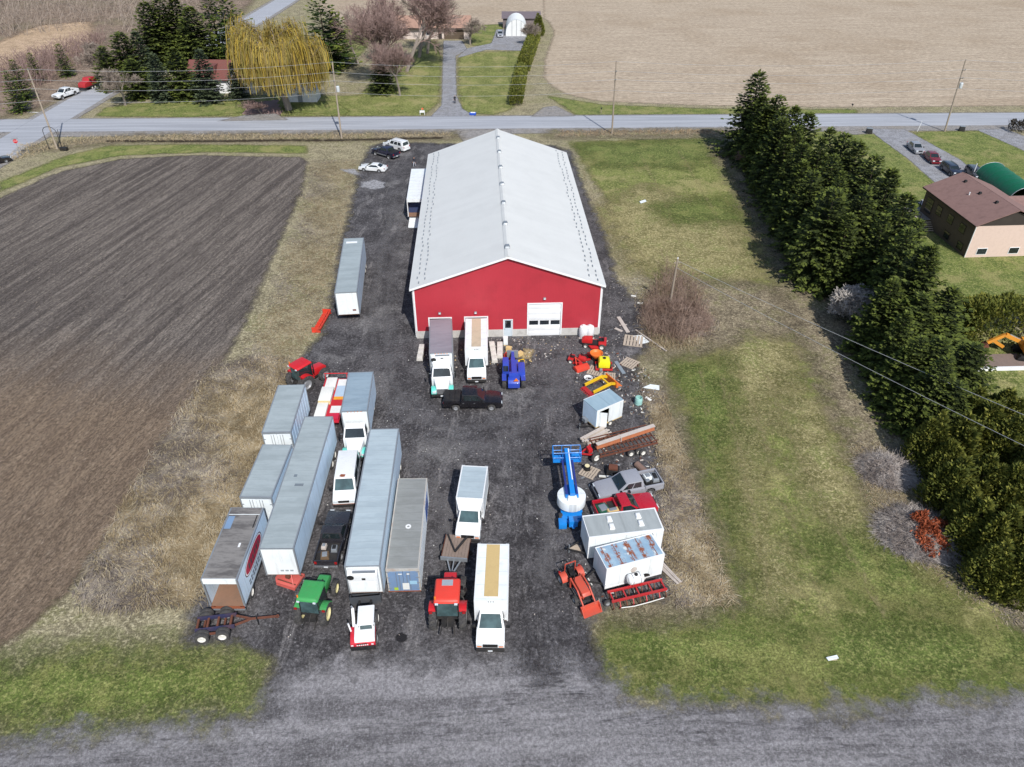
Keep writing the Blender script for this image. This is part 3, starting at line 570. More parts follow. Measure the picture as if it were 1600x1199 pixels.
# far woods and scrub read as one grey mass: joined
def scatter_sticks(name, poly, n, h, mat_, seed, rad_=.05, lean=.35, curve=0, kids=3, wid=1):
    r = np.random.default_rng(seed); P_ = np.array([(p.x, p.y) for p in poly]); lo, hi = P_.min(0), P_.max(0); segs = []; k = 0
    pts = lo+(hi-lo)*r.random((n*4, 2)); pts = pts[sd_poly(pts[:, 0], pts[:, 1], poly) > 0][:n]
    for x, y in pts:
        hh = h*(.5+.8*r.random()); p = np.array([x, y, 0]); e = p+np.array([r.normal()*lean*hh, r.normal()*lean*hh, hh]); segs.append((p, e, rad_, rad_*.5))
        for j in range(kids):
            q = p+(e-p)*(.35+.55*r.random()); segs.append((q, q+np.array([r.normal()*.35*hh, r.normal()*.35*hh, (.1+.4*r.random())*hh]), rad_*.6, rad_*.3))
    o = link(name, quads(name, tubes_np(segs, 3), [mat_])); tag(o, None, None, kind='stuff'); return o
o = scatter_sticks('far_brushwood', px((-150, 20), (120, -20), (330, -40), (330, 30), (230, 70), (180, 40), (60, 55), (-150, 80)), 1500, 5, m_twig, 81, .07); o['label'] = 'grey leafless brushwood beyond the roadside grove'
o = scatter_sticks('far_brushwood', px((-120, 120), (20, 150), (80, 130), (140, 95), (170, 60), (100, 80), (0, 110)), 1100, 3, m_redtwig, 82, .06); o['label'] = 'brown scrub on the far side of the crossing'
o = scatter_sticks('far_brushwood', px((350, -5), (420, -30), (330, -50), (300, 0)), 400, 5, m_twig, 83, .07); o['label'] = 'grey brushwood at the far bend of the side road'
o = scatter_sticks('roadside_reeds', px((0, 255), (30, 228), (110, 215), (300, 212), (480, 211), (700, 208), (700, 214), (480, 219), (200, 222), (110, 228), (50, 245)), 1500, .4, m_leaf('reed_straw', (160, 144, 116), (188, 172, 142), 0), 84, .03, .9, kids=2); o['label'] = 'dry reeds along the roadside ditch'
o = scatter_sticks('roadside_reeds', px((870, 206), (1130, 203), (1130, 210), (870, 214)), 600, .35, m_leaf('reed_brown', (150, 128, 102), (176, 154, 126), 0), 85, .03, .9, kids=2); o['label'] = 'brown reeds along the verge behind the barn'
# tangled dead grass: bent blades lying over one another
m_tan2 = m_leaf('dead_grass', (136, 120, 92), (172, 154, 122), .1, .35); m_gry2 = m_leaf('dead_grass_grey', (112, 102, 94), (152, 142, 132), .1, .35); m_pal2 = m_leaf('dead_grass_pale', (166, 152, 124), (192, 180, 156), .1, .35)
def tangle(name, poly, n, seed, L=1.1, hgt=.5, heading=None):
    r = np.random.default_rng(seed); P_ = np.array([(p.x, p.y) for p in poly]); lo, hi = P_.min(0), P_.max(0)
    pts = lo+(hi-lo)*r.random((n*4, 2)); s_ = sd_poly(pts[:, 0], pts[:, 1], poly); ok = s_+r.normal(size=len(s_))*.7 > 0; pts = pts[ok][:n]; n = len(pts)
    ang = 1.6*np.sin(pts[:, 0]*.9+np.cos(pts[:, 1]*.6)*2)+1.3*np.sin(pts[:, 1]*.7+pts[:, 0]*.3)+r.normal(size=n)*.95
    clump = .5+.5*np.sin(pts[:, 0]*1.7+1.3*np.sin(pts[:, 1]*1.1))*np.sin(pts[:, 1]*1.4)
    LL = L*(.5+.9*r.random(n)); hh = hgt*(.15+.95*r.random(n)**1.5)*(.3+clump); D = np.stack([np.cos(ang), np.sin(ang), 0*ang], 1); Sd = np.stack([-np.sin(ang), np.cos(ang), 0*ang], 1)*(.010+.016*r.random(n))[:, None]
    p0 = np.concatenate([pts, np.zeros((n, 1))], 1); Z = np.array([[0, 0, 1.]])
    p1 = p0+D*LL[:, None]*.35+Z*hh[:, None]; p2 = p0+D*LL[:, None]+Z*(hh*.55)[:, None]
    Q = np.concatenate([np.stack([p0-Sd, p0+Sd, p1+Sd, p1-Sd], 1), np.stack([p1-Sd, p1+Sd, p2+Sd*.3, p2-Sd*.3], 1)])
    mi = ((np.sin(pts[:, 0]*.45+2)+np.sin(pts[:, 1]*.38+pts[:, 0]*.2)+r.normal(size=n)*.7) > .25).astype(int)
    mi[r.random(n) < .3] = 2
    o = link(name, quads(name, Q, [m_tan2, m_gry2, m_pal2], np.concatenate([mi, mi]))); tag(o, None, None, kind='stuff'); return o
o = tangle('dead_grass', px((345, 575), (430, 560), (455, 575), (440, 640), (405, 700), (372, 780), (350, 800), (318, 905), (290, 935), (180, 950), (120, 920), (190, 810), (255, 715), (300, 640)), 95000, 91, .95, .42); o['label'] = 'tangled dead grass and reeds between the ploughed field and the trailers'
o = tangle('dead_grass', px((1010, 620), (1035, 610), (1060, 700), (1085, 790), (1130, 925), (1085, 950), (1050, 930), (1035, 800), (1035, 700)), 17000, 92, .6, .2); o['label'] = 'flattened dead grass beside the parked trailers on the right'
o = tangle('dead_grass', px((485, 250), (555, 250), (540, 370), (512, 480), (470, 550), (380, 565), (420, 470), (470, 330)), 22000, 93, .5, .1); o['label'] = 'sparse dry grass strip between the field and the yard'
o = tangle('dead_grass', px((1335, 690), (1400, 690), (1530, 850), (1620, 960), (1600, 985), (1480, 900), (1370, 820)), 9000, 94, .5, .14); o['label'] = 'leaf litter and dry stems around the brush piles'
# ================================================================ BUILDINGS, POLES, SIGNS
def wall(outer, holes, y, t):
    """flat wall in the xz plane at depth y..y+t with openings; outer and holes are lists of (x, z)"""
    mb = MB(); loops = [outer]+holes
    tris = geometry.tessellate_polygon([[Vector((x, z, 0)) for x, z in l] for l in loops]); fl = [p for l in loops for p in l]; n = len(fl)
    mb.add([(x, y, z) for x, z in fl]+[(x, y+t, z) for x, z in fl], [tuple(f) for f in tris]+[tuple(n+i for i in f)[::-1] for f in tris])
    o = 0
    for l in loops:
        k = len(l); mb.f += [(o+i, o+(i+1) % k, n+o+(i+1) % k, n+o+i) for i in range(k)]; o += k
    return mb
def m_metal_sheet(name, rgb, pitch, axis, rough=.45, dirt=.15, metal=0):
    s = NT(name); c = lin(rgb); sep = s.new('SeparateXYZ'); s.put(sep.inputs[0], s.co)
    fr = s.math('FRACT', s.math('MULTIPLY', sep.outputs[axis], 1/pitch)); rib = s.rng(s.math('ABSOLUTE', s.math('SUBTRACT', fr, .5)), .38, .48)
    c1 = s.mix(s.math('MULTIPLY', s.rng(s.noise(.35, 6, .7), .4, .7), dirt), c, tuple(x*.6 for x in c))
    pan = s.new('TexWhiteNoise', noise_dimensions='1D'); s.put(pan.inputs['W'], s.math('FLOOR', s.math('MULTIPLY', sep.outputs[axis], 1/.914)))
    c1 = s.mix(s.math('MULTIPLY', pan.outputs[0], .07), c1, tuple(x*.55 for x in c))
    s.bump(rib, .22, .012); return s.fin(c1, rough, metal, .5)
m_red = m_metal_sheet('red_steel_cladding', (174, 50, 62), .3, 'X', .5, .3); m_red2 = m_metal_sheet('red_steel_cladding_side', (174, 50, 62), .3, 'Y')
m_roofm = m_metal_sheet('pale_steel_roof', (206, 207, 205), .3, 'Y', .55, .14)
m_white = paint('white_trim', (228, 230, 232), .5, .12); m_conc = paint('concrete', (190, 188, 184), .9, .5, (130, 126, 120), scale=1.6, bump=.3)
m_glassb = glass('window_glass', (26, 32, 38)); m_gal = paint('galvanised', (150, 156, 162), .45, .3, (110, 112, 114), metal=.4); m_blk = paint('black_plastic', (26, 26, 28), .6, .2)
m_dkint = paint('dark_interior', (38, 36, 36), .9, .2)
# ---- red steel barn
BX, BY, BW, BL, BE, BR = 2.645, 71.15, 21.38, 42.55, 6.5, 10.2
barn = thing('barn', 'long red steel barn with pale grey gable roof in the middle of the yard', 'barn', (BX, BY, 0))
hw, fy = BW/2-.34, .32; sl_ = (BR-BE)/(BW/2)
def bw(pxx, pyy): v = GY(pxx, pyy, BY+fy); return v.x-BX, v.z
fz = 1.0                                               # top of the concrete wall
def opening(x0, y0, x1, y1): a, b = bw(x0, y0), bw(x1, y1); return a[0], b[0], max(0, b[1]), a[1]
d1 = opening(671, 498, 706, 531); d2 = opening(727, 496.5, 761.5, 530); md = opening(787, 500, 800.5, 524); gd = opening(826, 475.5, 875, 521.8)
def rect(x0, x1, z0, z1): return [(x0, z0), (x1, z0), (x1, z1), (x0, z1)]
zt = BE-.12+.34*sl_
outer = [(-hw, fz), (hw, fz), (hw, zt), (0, BR-.14), (-hw, zt)]
pieces = [[(-hw, fz)]]
def notch(o_): return [(o_[0], fz), (o_[0], o_[3]), (o_[1], o_[3]), (o_[1], fz)]
outer = [(-hw, fz)]+notch(d1)+notch(d2)+notch(md)+notch(gd)+[(hw, fz), (hw, zt), (0, BR-.14), (-hw, zt)]
P('front_wall', wall(outer, [], fy, .15), m_red, barn)
P('rear_wall', wall([(-hw, 0), (hw, 0), (hw, zt), (0, BR-.14), (-hw, zt)], [], BL-fy-.15, .15), m_red, barn)
for sx in (-1, 1):
    x0, x1 = sorted((sx*hw, sx*(hw-.15))); P('side_wall', MB().box(x0, x1, fy+.16, BL-fy-.16, fz, zt-.12), m_red2, barn)
    x0, x1 = sorted((sx*(hw+.03), sx*(hw-.2))); P('foundation', MB().box(x0, x1, fy+.2, BL-fy-.2, -.2, fz), m_conc, barn)
ends = sorted([d1[:2], d2[:2], md[:2], gd[:2]]); xs = [-hw-.03]+[v for e in ends for v in e]+[hw+.03]
for a, b in zip(xs[::2], xs[1::2]): P('foundation', MB().box(a, b, fy-.03, fy+.2, -.2, fz), m_conc, barn)
P('floor', MB().box(-hw+.2, hw-.2, fy+.21, BL-.6, -.1, .06), m_conc, barn)
for sx in (-1, 1):
    e, r = Vector((sx*BW/2, 0, BE)), Vector((0, 0, BR)); q = [e, e+Vector((0, BL, 0)), r+Vector((0, BL, 0)), r]
    rf = P('roof_panel', MB().slab(*(q if sx > 0 else q[::-1]), .06), m_roofm, barn)
    rb = MB(); n = int(BL/.6)
    for k in range(1, n):
        y = BL*k/n; rb.bar((sx*(BW/2-.05), y, BE+.066), (sx*.2, y, BR-.01), .02, .012)
    st = P('roof_ribs', rb, m_roofm, rf); st['kind'] = 'stuff'
    gu = MB(); r_ = random.Random(3+sx)
    for rowi, off in enumerate((.75, 1.5)):
        y = .5+rowi*.5
        while y < BL-.4:
            x = sx*(BW/2-off-r_.random()*.25); z = BE+(BW/2-abs(x))*sl_+.075; gu.box(x-.05, x+.05, y, y+.42, z, z+.10); y += 1.0+r_.random()*.25
    st = P('snow_guards', gu, m_gal, rf); st['kind'] = 'stuff'
    P('rake_trim', MB().slab(*[Vector(v) for v in ((sx*BW/2, -.03, BE-.16), (0, -.03, BR-.16), (0, -.03, BR+.08), (sx*BW/2, -.03, BE+.08))], .03 if sx < 0 else -.03), m_white, barn)
    P('eave_trim', MB().box(*sorted((sx*(BW/2+.03), sx*(BW/2))), 0, BL, BE-.16, BE+.06), m_white, barn)
    P('corner_trim', MB().box(*sorted((sx*(hw+.03), sx*(hw-.12))), fy-.03, fy-.002, fz, zt), m_white, barn)
    P('downpipe', MB().cyl((sx*(hw+.09), fy+.1, .15), (sx*(hw+.09), fy+.1, BE-.1), .05, n=8), m_white, barn)
P('ridge_cap', MB().prism([(-.32, BR-.04), (0, BR+.12), (.32, BR-.04), (.32, BR+.02), (0, BR+.18), (-.32, BR+.02)], 0, BL, 'y'), m_roofm, barn)
for k in range(7):
    y = 2.2+k*(BL-4)/6.4; v = P('ridge_vent', MB().box(-.3, .3, y-.4, y+.4, BR+.1, BR+.3, .1, .1), m_gal, barn, .02)
    P('vent_cap', MB().box(-.2, .2, y-.3, y+.3, BR+.302, BR+.33), m_gal, v)
def frame(o_, w_=.14): 
    mb = MB(); x0, x1, z0, z1 = o_; mb.box(x0-w_, x0, fy-.05, fy+.1, z0, z1+w_); mb.box(x1, x1+w_, fy-.05, fy+.1, z0, z1+w_); mb.box(x0, x1, fy-.05, fy+.1, z1, z1+w_); return mb
for d in (d1, d2): P('dock_frame', frame(d), m_white, barn)
P('door_frame', frame(md, .06), m_white, barn); P('door_frame', frame(gd), m_white, barn)
g = MB(); dr = P('garage_door', MB().box(gd[0], gd[1], fy+.08, fy+.14, .02, gd[3]), m_white, barn)
for k in range(6):
    h = gd[3]/6
    if k != 2: P('door_panel', MB().box(gd[0]+.02, gd[1]-.02, fy+.05, fy+.08, .03+k*h, k*h+h-.01), m_white, dr, .008)
for k in range(3):
    wd = (gd[1]-gd[0])/3; h = gd[3]/6; P('pane', MB().box(gd[0]+k*wd+.1, gd[0]+(k+1)*wd-.1, fy+.05, fy+.078, 2*h+.1, 3*h-.08), m_glassb, dr)
dr = P('door', MB().box(md[0], md[1], fy+.04, fy+.1, .05, md[3]), paint('pale_grey_door', (196, 208, 216), .5, .1), barn)
P('pane', MB().box(md[0]+.16, md[1]-.16, fy+.02, fy+.039, md[3]*.52, md[3]-.14), m_glassb, dr); P('handle', MB().box(md[0]+.1, md[0]+.16, fy-.03, fy+.039, 1.0, 1.1), m_gal, dr)
for (x, y) in ((687, 489), (743, 488), (851, 466)):
    a = bw(x, y); l = P('wall_lamp', MB().box(a[0]-.16, a[0]+.16, fy-.2, fy-.002, a[1]-.12, a[1]+.12, .03, .03), m_gal, barn, .02); P('lens', MB().box(a[0]-.1, a[0]+.1, fy-.215, fy-.2, a[1]-.08, a[1]+.05), m_white, l)
# ---- neighbouring brick bungalow at the right
m_shing = paint('brown_shingles', (132, 104, 98), .9, .5, (98, 76, 72), scale=1.2, bump=.5); m_brickd = paint('brown_shade_brick', (112, 96, 84), .9, .4, (84, 72, 62), scale=3, bump=.5)  # m_brickd: brown brick, darkened to carry the shade of the unlit house wall
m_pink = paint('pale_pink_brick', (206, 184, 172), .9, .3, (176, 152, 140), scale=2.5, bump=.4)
hz = 4.7
hb = G(1514, 389.5); e1 = G(1442, 293, hz); hc = G(1525, 355, hz)              # ground at the near corner; eave at the far and near corners
ax = (Vector((e1.x, e1.y, 0))-Vector((hc.x, hc.y, 0))); HL = ax.length; axn = ax.normalized()
house = thing('brick_house', 'split-level brick house with brown shingle roof right of the evergreens', 'house', (hc.x, hc.y, 0), hd((0, 0), axn))
# local frame: +y runs along the shaded side towards the road, +x to the right of it
HWd = 10.5; ov = .45; rh = 2.1
P('wall', wall([(ov, 0), (HWd-ov, 0), (HWd-ov, hz-.05), (HWd/2, hz+rh-.35), (ov, hz-.05)], [], ov, .2), m_pink, house)
P('wall', MB().box(ov, ov+.2, ov+.21, HL-ov, 0, hz-.05), m_brickd, house); P('wall', MB().box(HWd-ov-.2, HWd-ov, ov+.21, HL-ov, 0, hz-.05), m_brickd, house)
P('wall', wall([(ov+.21, 0), (HWd-ov-.21, 0), (HWd-ov-.21, hz-.05), (HWd/2, hz+rh-.4), (ov+.21, hz-.05)], [], HL-ov-.2, .18), m_brickd, house)
P('gable_boards', wall([(ov+.1, hz-.05), (HWd-ov-.1, hz-.05), (HWd/2, hz+rh-.36)], [], ov-.06, .05), paint('dark_gable_boards', (52, 46, 42), .8, .2), house)
for sg in (0, 1):
    q = [Vector((0, 0, hz)), Vector((0, HL, hz)), Vector((HWd/2, HL, hz+rh)), Vector((HWd/2, 0, hz+rh))]
    if sg: q = [Vector((HWd-v.x, v.y, v.z)) for v in q]
    rf = P('roof', MB().slab(*(q[::-1] if sg == 0 else q), .1), m_shing, house)
    for y, u in ((HL*.25, .8), (HL*.5, .75), (HL*.8, .8)) if sg == 0 else (): x = HWd/2*u; P('roof_vent', MB().box(x-.2, x+.2, y-.2, y+.2, hz+rh*u+.02, hz+rh*u+.4, .06, .06), m_blk, rf)
    if sg == 0: P('vent_pipe', MB().cyl((HWd*.28, HL*.55, hz+rh*.5), (HWd*.28, HL*.55, hz+rh*.56+.5), .08), m_white, rf)
P('fascia', MB().box(-.04, -.002, 0, HL, hz-.1, hz+.1), paint('brown_trim', (70, 56, 50), .7, .1), house)
# lower cross wing to the right
P('wing_wall', MB().box(HWd-ov+.02, HWd+9, HL*.32, HL*.32+7, 0, 3.6), m_pink, house)
for sg in (0, 1):
    y0, y1, ym = HL*.32-.5, HL*.32+7.5, HL*.32+3.5
    q = [Vector((HWd*.62, y0, 3.75)), Vector((HWd+9.4, y0, 3.75)), Vector((HWd+9.4, ym, 5.4)), Vector((HWd*.62, ym, 5.4))] if sg == 0 else [Vector((HWd+9.4, y1, 3.75)), Vector((HWd*.62, y1, 3.75)), Vector((HWd*.62, ym, 5.4)), Vector((HWd+9.4, ym, 5.4))]
    P('wing_roof', MB().slab(*q, .1), m_shing, house)
def win(x, y, w_, h_, z, side):
    mb = MB(); fr = MB()
    if side == 'y': fr.box(x-w_/2-.08, x+w_/2+.08, ov-.05, ov-.002, z-.08, z+h_+.08); mb.box(x-w_/2, x+w_/2, ov-.065, ov-.05, z, z+h_)
    else: fr.box(ov-.05, ov-.002, y-w_/2-.08, y+w_/2+.08, z-.08, z+h_+.08); mb.box(ov-.065, ov-.05, y-w_/2, y+w_/2, z, z+h_)
    f = P('window', fr, m_white if side == 'y' else paint('brown_trim', (70, 56, 50)), house); P('pane', mb, m_glassb, f)
win(2.5, 0, 1.3, .8, .5, 'y'); win(7.0, 0, 1.3, .8, .5, 'y')
for y, z, h in ((3.0, 2.6, 1.1), (6.0, 2.6, 1.1), (9.0, 2.5, 1.2), (2.2, .5, .9), (5.6, .5, .9)): win(0, min(y, HL-2), 1.2, h, z, 'x')
win(0, HL-2.2, 1.6, 2.0, 1.8, 'x')
P('downpipe', MB().cyl((ov-.1, ov-.08, .1), (ov-.1, ov-.08, hz-.1), .06, n=6), m_white, house)
sheet('patio', .05, paint('pale_paving', (178, 176, 178), .8, .4), px((1437, 318), (1452, 312), (1500, 380), (1516, 394), (1570, 398), (1600, 392), (1600, 386), (1520, 386)), cell=.5, margin=0)
dk = thing('deck', 'wooden deck with dark railing and steps on the shaded side of the brick house', 'deck', tuple(G(1446, 345)), hd((0, 0), axn))
m_deck = paint('deck_boards', (150, 142, 134), .8, .4)
for k in range(12): P('board', MB().box(-2.6, 0, -2.4+k*.4, -2.03+k*.4, 1.15, 1.22), m_deck, dk)
for k in range(5): P('step', MB().box(-2.4, -.4, -2.75-k*.3, -2.46-k*.3, .94-k*.2, 1.0-k*.2), paint('step_boards', (186, 170, 150), .8, .3), dk)
for x, y in ((-2.55, -2.35), (-2.55, 0), (-2.55, 2.3), (-.1, 2.3), (-.2, -2.35)): P('post', MB().box(x-.05, x+.05, y-.05, y+.05, 0, 2.2), m_blk, dk)
for z in (1.7, 2.15): P('rail', MB().bar((-2.55, -2.35, z), (-2.55, 2.3, z), .05).bar((-2.55, 2.3, z), (-.1, 2.3, z), .05), m_blk, dk)
tk = thing('oil_tank', 'white oval tank standing against the pale brick gable', 'tank', tuple(G(1572, 394)), hd((0, 0), axn))
P('shell', MB().lathe([(0, -.75), (.42, -.72), (.55, -.5), (.55, .5), (.42, .72), (0, .75)], 18, 'y', (0, 0, .95)), m_white, tk, smooth=True)
for x in (-.3, .3):
    for y in (-.5, .5): P('leg', MB().box(x-.04, x+.04, y-.04, y+.04, 0, .6), m_gal, tk)
ac = thing('planter_tub', 'dark square tub beside the deck steps', 'tub', tuple(G(1467, 354)), 10); P('box', MB().box(-.4, .4, -.4, .4, 0, .8, .05, .05), m_blk, ac, .03); P('lid', MB().box(-.42, .42, -.42, .42, .801, .86), m_gal, ac)
# green fabric shelter
m_grn = paint('green_tarpaulin', (10, 96, 66), .5, .2, (8, 60, 44)); gs = thing('fabric_shelter', 'green arched fabric garage behind the brick house', 'shelter', tuple(G(1570, 300)), hd(G(1540, 268), G(1610, 320))+0)
n = 12; prof = [(2.6*math.cos(math.pi*i/n), 2.9*math.sin(math.pi*i/n)**.75) for i in range(n+1)]
mb = MB(); cv = MB()
for k in range(6):
    y0, y1 = -5.4+k*1.8, -3.6+k*1.8; cv.add([(x, y, z) for y in (y0, y0+.9, y1) for x, z in ([(a*(1.0 if y != y0+.9 else .975), b*(1 if y != y0+.9 else .975)) for a, b in prof])], [(r*(n+1)+i, r*(n+1)+i+1, (r+1)*(n+1)+i+1, (r+1)*(n+1)+i) for r in range(2) for i in range(n)])
P('cover', cv, m_grn, gs, smooth=True); P('end_panel', wall(prof, [], -5.38, .05), m_grn, gs)
for y in (-5.45, 5.45):
    pts = [(x, y, z) for x, z in prof]; P('hoop', MB().tube(pts, .05, 5), m_gal, gs)
P('pole', MB().cyl((2.7, -5.6, 0), (2.7, -5.6, 2.6), .06), m_white, gs)
# ---- far bungalow with garage, dome shelter
fb = G(672, 61.5); fh = thing('bungalow', 'low pale bungalow with dark garage door at the end of the far drive', 'house', (fb.x, fb.y, 0), 1.5)
P('wall', MB().box(-12, 11, 0, 9, 0, 3.0), paint('pale_siding', (206, 192, 184), .8, .2), fh)
m_tanroof = paint('tan_shingles', (160, 128, 112), .9, .4, (134, 104, 92), bump=.4)
for sg in (0, 1):
    q = [(-12.6, -.9, 2.9), (11.6, -.9, 2.9), (11.6, 4.5, 5.2), (-12.6, 4.5, 5.2)] if sg == 0 else [(11.6, 9.9, 2.9), (-12.6, 9.9, 2.9), (-12.6, 4.5, 5.2), (11.6, 4.5, 5.2)]
    P('roof', MB().slab(*q, .15), m_tanroof, fh)
P('fascia', MB().box(-12.6, 11.6, -.95, -.91, 2.8, 3.0), m_blk, fh)
x0 = GY(694, 60, fb.y).x-fb.x; P('garage_door', MB().box(x0, x0+5.6, -.06, -.002, .05, 2.4), paint('brown_garage_door', (92, 78, 64), .6, .2), fh); P('door', MB().box(x0-1.6, x0-.6, -.06, -.002, .05, 2.2), m_blk, fh)
for k in range(4): P('door_seam', MB().box(x0, x0+5.6, -.07, -.061, .55+k*.45, .58+k*.45), m_blk, fh)
f = P('window', MB().box(x0-5, x0-3, -.05, -.002, 1, 2.2), m_white, fh); P('pane', MB().box(x0-4.9, x0-3.1, -.07, -.051, 1.1, 2.1), m_glassb, f)
P('chimney', MB().box(-3, -2.2, 3, 3.8, 4.2, 6), m_brickd, fh)
ds = thing('dome_shelter', 'white arched fabric shelter at the end of the far drive', 'shelter', tuple(G(807, 57)), 2)
m_wf = paint('white_fabric', (222, 224, 224), .6, .25, (170, 176, 172), scale=.8); n = 14; prof = [(3.1*math.cos(math.pi*i/n), 4.4*math.sin(math.pi*i/n)**.8) for i in range(n+1)]
P('cover', MB().add([(x, y, z) for y in (0, 3, 6, 10) for x, z in prof], [(r*(n+1)+i, r*(n+1)+i+1, (r+1)*(n+1)+i+1, (r+1)*(n+1)+i) for r in range(3) for i in range(n)]), m_wf, ds, smooth=True)
P('end_panel', wall(prof, [], .05, .05), m_wf, ds)
for x in (-1.3, 0, 1.3): P('frame_rib', MB().cyl((x, -.02, .05), (x, -.02, 4.4*math.sin(math.acos(x/3.1))**.8), .05, n=6), m_gal, ds)
sh = thing('shed', 'dark low shed behind the white dome shelter', 'shed', tuple(G(812, 44)), 2); P('wall', MB().box(-5, 6, 0, 5, 0, 2.6), paint('weathered_boards', (116, 106, 108), .9, .5), sh); P('roof', MB().slab((-5.4, -.5, 2.6), (6.4, -.5, 2.6), (6.4, 5.5, 3.5), (-5.4, 5.5, 3.5), .1), paint('grey_shed_roof', (110, 100, 106), .8, .5), sh)
# maroon house in the grove, white outbuilding
mh = thing('maroon_house', 'house with maroon roof and white walls half hidden by the grove', 'house', tuple(G(338, 146)), 3)
P('wall', MB().box(-5.5, 9, 0, 8, 0, 2.8), m_white, mh); m_mar = paint('maroon_roof', (112, 66, 60), .8, .4)
P('roof', MB().slab((-6, -.6, 2.8), (3.5, -.6, 2.8), (3.5, 4, 6.0), (-6, 4, 6.0), .15), m_mar, mh); P('roof', MB().slab((3.5, 8.6, 2.8), (-6, 8.6, 2.8), (-6, 4, 6.0), (3.5, 4, 6.0), .15), m_mar, mh)
P('wing_roof', MB().slab((3.6, -.6, 2.8), (9.6, -.6, 2.8), (9.6, 8.6, 3.6), (3.6, 8.6, 3.6), .12), m_tanroof, mh); d_ = P('dormer', MB().box(-1.2, .6, .6, 3, 4.0, 5.6), m_mar, mh); P('pane', MB().box(-.9, .3, .55, .598, 4.5, 5.3), m_glassb, d_)
for x in (-4, -1, 5): f = P('window', MB().box(x, x+1.4, -.05, -.002, .9, 2.1), m_blk, mh); P('pane', MB().box(x+.1, x+1.3, -.07, -.051, 1, 2), m_glassb, f)
wo = thing('white_outbuilding', 'small white flat-roofed outbuilding behind the willow trunk', 'shed', tuple(G(470, 160)), 2); P('wall', MB().box(-3.5, 3.5, 0, 4, 0, 2.2), m_white, wo); P('roof', MB().slab((-3.7, -.2, 2.2), (3.7, -.2, 2.2), (3.7, 4.2, 2.5), (-3.7, 4.2, 2.5), .08), m_wf, wo); P('door', MB().box(-.5, .5, -.04, -.002, .05, 1.9), m_gal, wo)
# ---- utility poles and wires
m_pole = paint('weathered_pole', (150, 138, 124), .9, .4, (110, 100, 90), scale=2); m_ins = paint('insulator', (120, 124, 126), .3, .1)
def pole(label, b, top, h, transformer=False, arms=3):
    v = G(*b); t = G(*top, h); t0 = thing('utility_pole', label, 'utility pole', (v.x, v.y, 0), group='utility poles along the road'); d = Vector((t.x-v.x, t.y-v.y, h))
    P('shaft', MB().cyl((0, 0, -.3), d, .17, .11, 9), m_pole, t0, smooth=True); pts = []
    for k in range(3):
        q = d*(1-.02-.11*k)
        if k: P('crossarm', MB().bar(q+Vector((0, 0, 0)), q+Vector((0, -.75, .05)), .09), m_pole, t0)
        i0 = q+(Vector((0, 0, .25)) if k == 0 else Vector((0, -.75, .22))); P('insulator', MB().lathe([(0, -.14), (.06, -.14), (.09, -.05), (.05, 0), (.08, .06), (.03, .12), (0, .13)], 8, 'z', i0), m_ins, t0, smooth=True); pts.append(Vector((v.x, v.y, 0))+i0)
    q = d*.66; pts.append(Vector((v.x, v.y, 0))+d*.62+Vector((0, -.2, 0)))
    if transformer:
        c = q+Vector((.45, -.1, 0)); tr = P('transformer', MB().lathe([(0, -.5), (.3, -.5), (.32, -.45), (.32, .4), (.25, .48), (0, .5)], 12, 'z', c), paint('transformer_grey', (196, 202, 206), .4, .15), t0, smooth=True); P('bushing', MB().cyl(c+Vector((0, 0, .5)), c+Vector((0, 0, .72)), .05), m_ins, tr); P('bracket', MB().bar(q, c, .08), m_gal, t0)
    return pts
pp = [pole('wooden utility pole left of the cars, carrying a grey transformer', (534, 217), (519, 97), 13, True), pole('plain wooden utility pole behind the lawn right of the barn', (956, 210), (963, 96), 13.2), pole('leaning wooden utility pole with transformer beside the neighbour drive', (1476, 206), (1509, 94), 13, True), pole('pale leaning utility pole at the road crossing on the left', (90, 234), (43, 108), 13)]
m_wire = paint('wire', (176, 178, 182), .5, .1, metal=.3)
def wire(label, a, b, sag, r=.022, n=14):
    pts = [a.lerp(b, i/n)-Vector((0, 0, 4*sag*(i/n)*(1-i/n))) for i in range(n+1)]; o = P('power_line', MB().tube(pts, r, 4), m_wire); tag(o, label, 'wire', 'overhead wires'); return o
left0, right0 = [p+Vector((-52, -3, 0)) for p in pp[3]], [p+Vector((60, -1, 0)) for p in pp[2]]
chain = [left0, pp[3], pp[0], pp[1], pp[2], right0]; spans = ['left of the crossing pole', 'between the crossing pole and the pole left of the cars', 'between the pole left of the cars and the pole behind the lawn', 'between the pole behind the lawn and the leaning right pole', 'right of the leaning pole by the neighbour drive']
for i in range(5):
    for k, nm in enumerate(('topmost', 'second', 'third', 'lowest')): wire(f'{nm} overhead wire {spans[i]}', chain[i][k], chain[i+1][k], .9)
lp = thing('wooden_pole', 'tilted grey wooden pole standing in the brush beside the barn corner', 'pole', tuple(G(1045, 485)), 0); e = G(1059, 405, 7)-G(1045, 485)
P('shaft', MB().cyl((0, 0, -.2), e, .15, .11, 8), m_pole, lp, smooth=True); P('crossbar', MB().bar(e*.93+Vector((-.35, 0, 0)), e*.93+Vector((.35, 0, 0)), .09), m_pole, lp); P('insulator', MB().lathe([(0, -.1), (.08, -.08), (.05, 0), (.07, .08), (0, .1)], 8, 'z', e+Vector((0, 0, .12))), m_white, lp)
for fr_, b, lab in ((.97, (1700, 690), 'upper thin cable from the tilted pole across the lawn to the hedge spruces'), (.84, (1700, 745), 'lower thin cable from the tilted pole across the lawn to the hedge spruces')): wire(lab, G(1045, 485)+e*fr_, G(*b, 6.5), .35, .02)
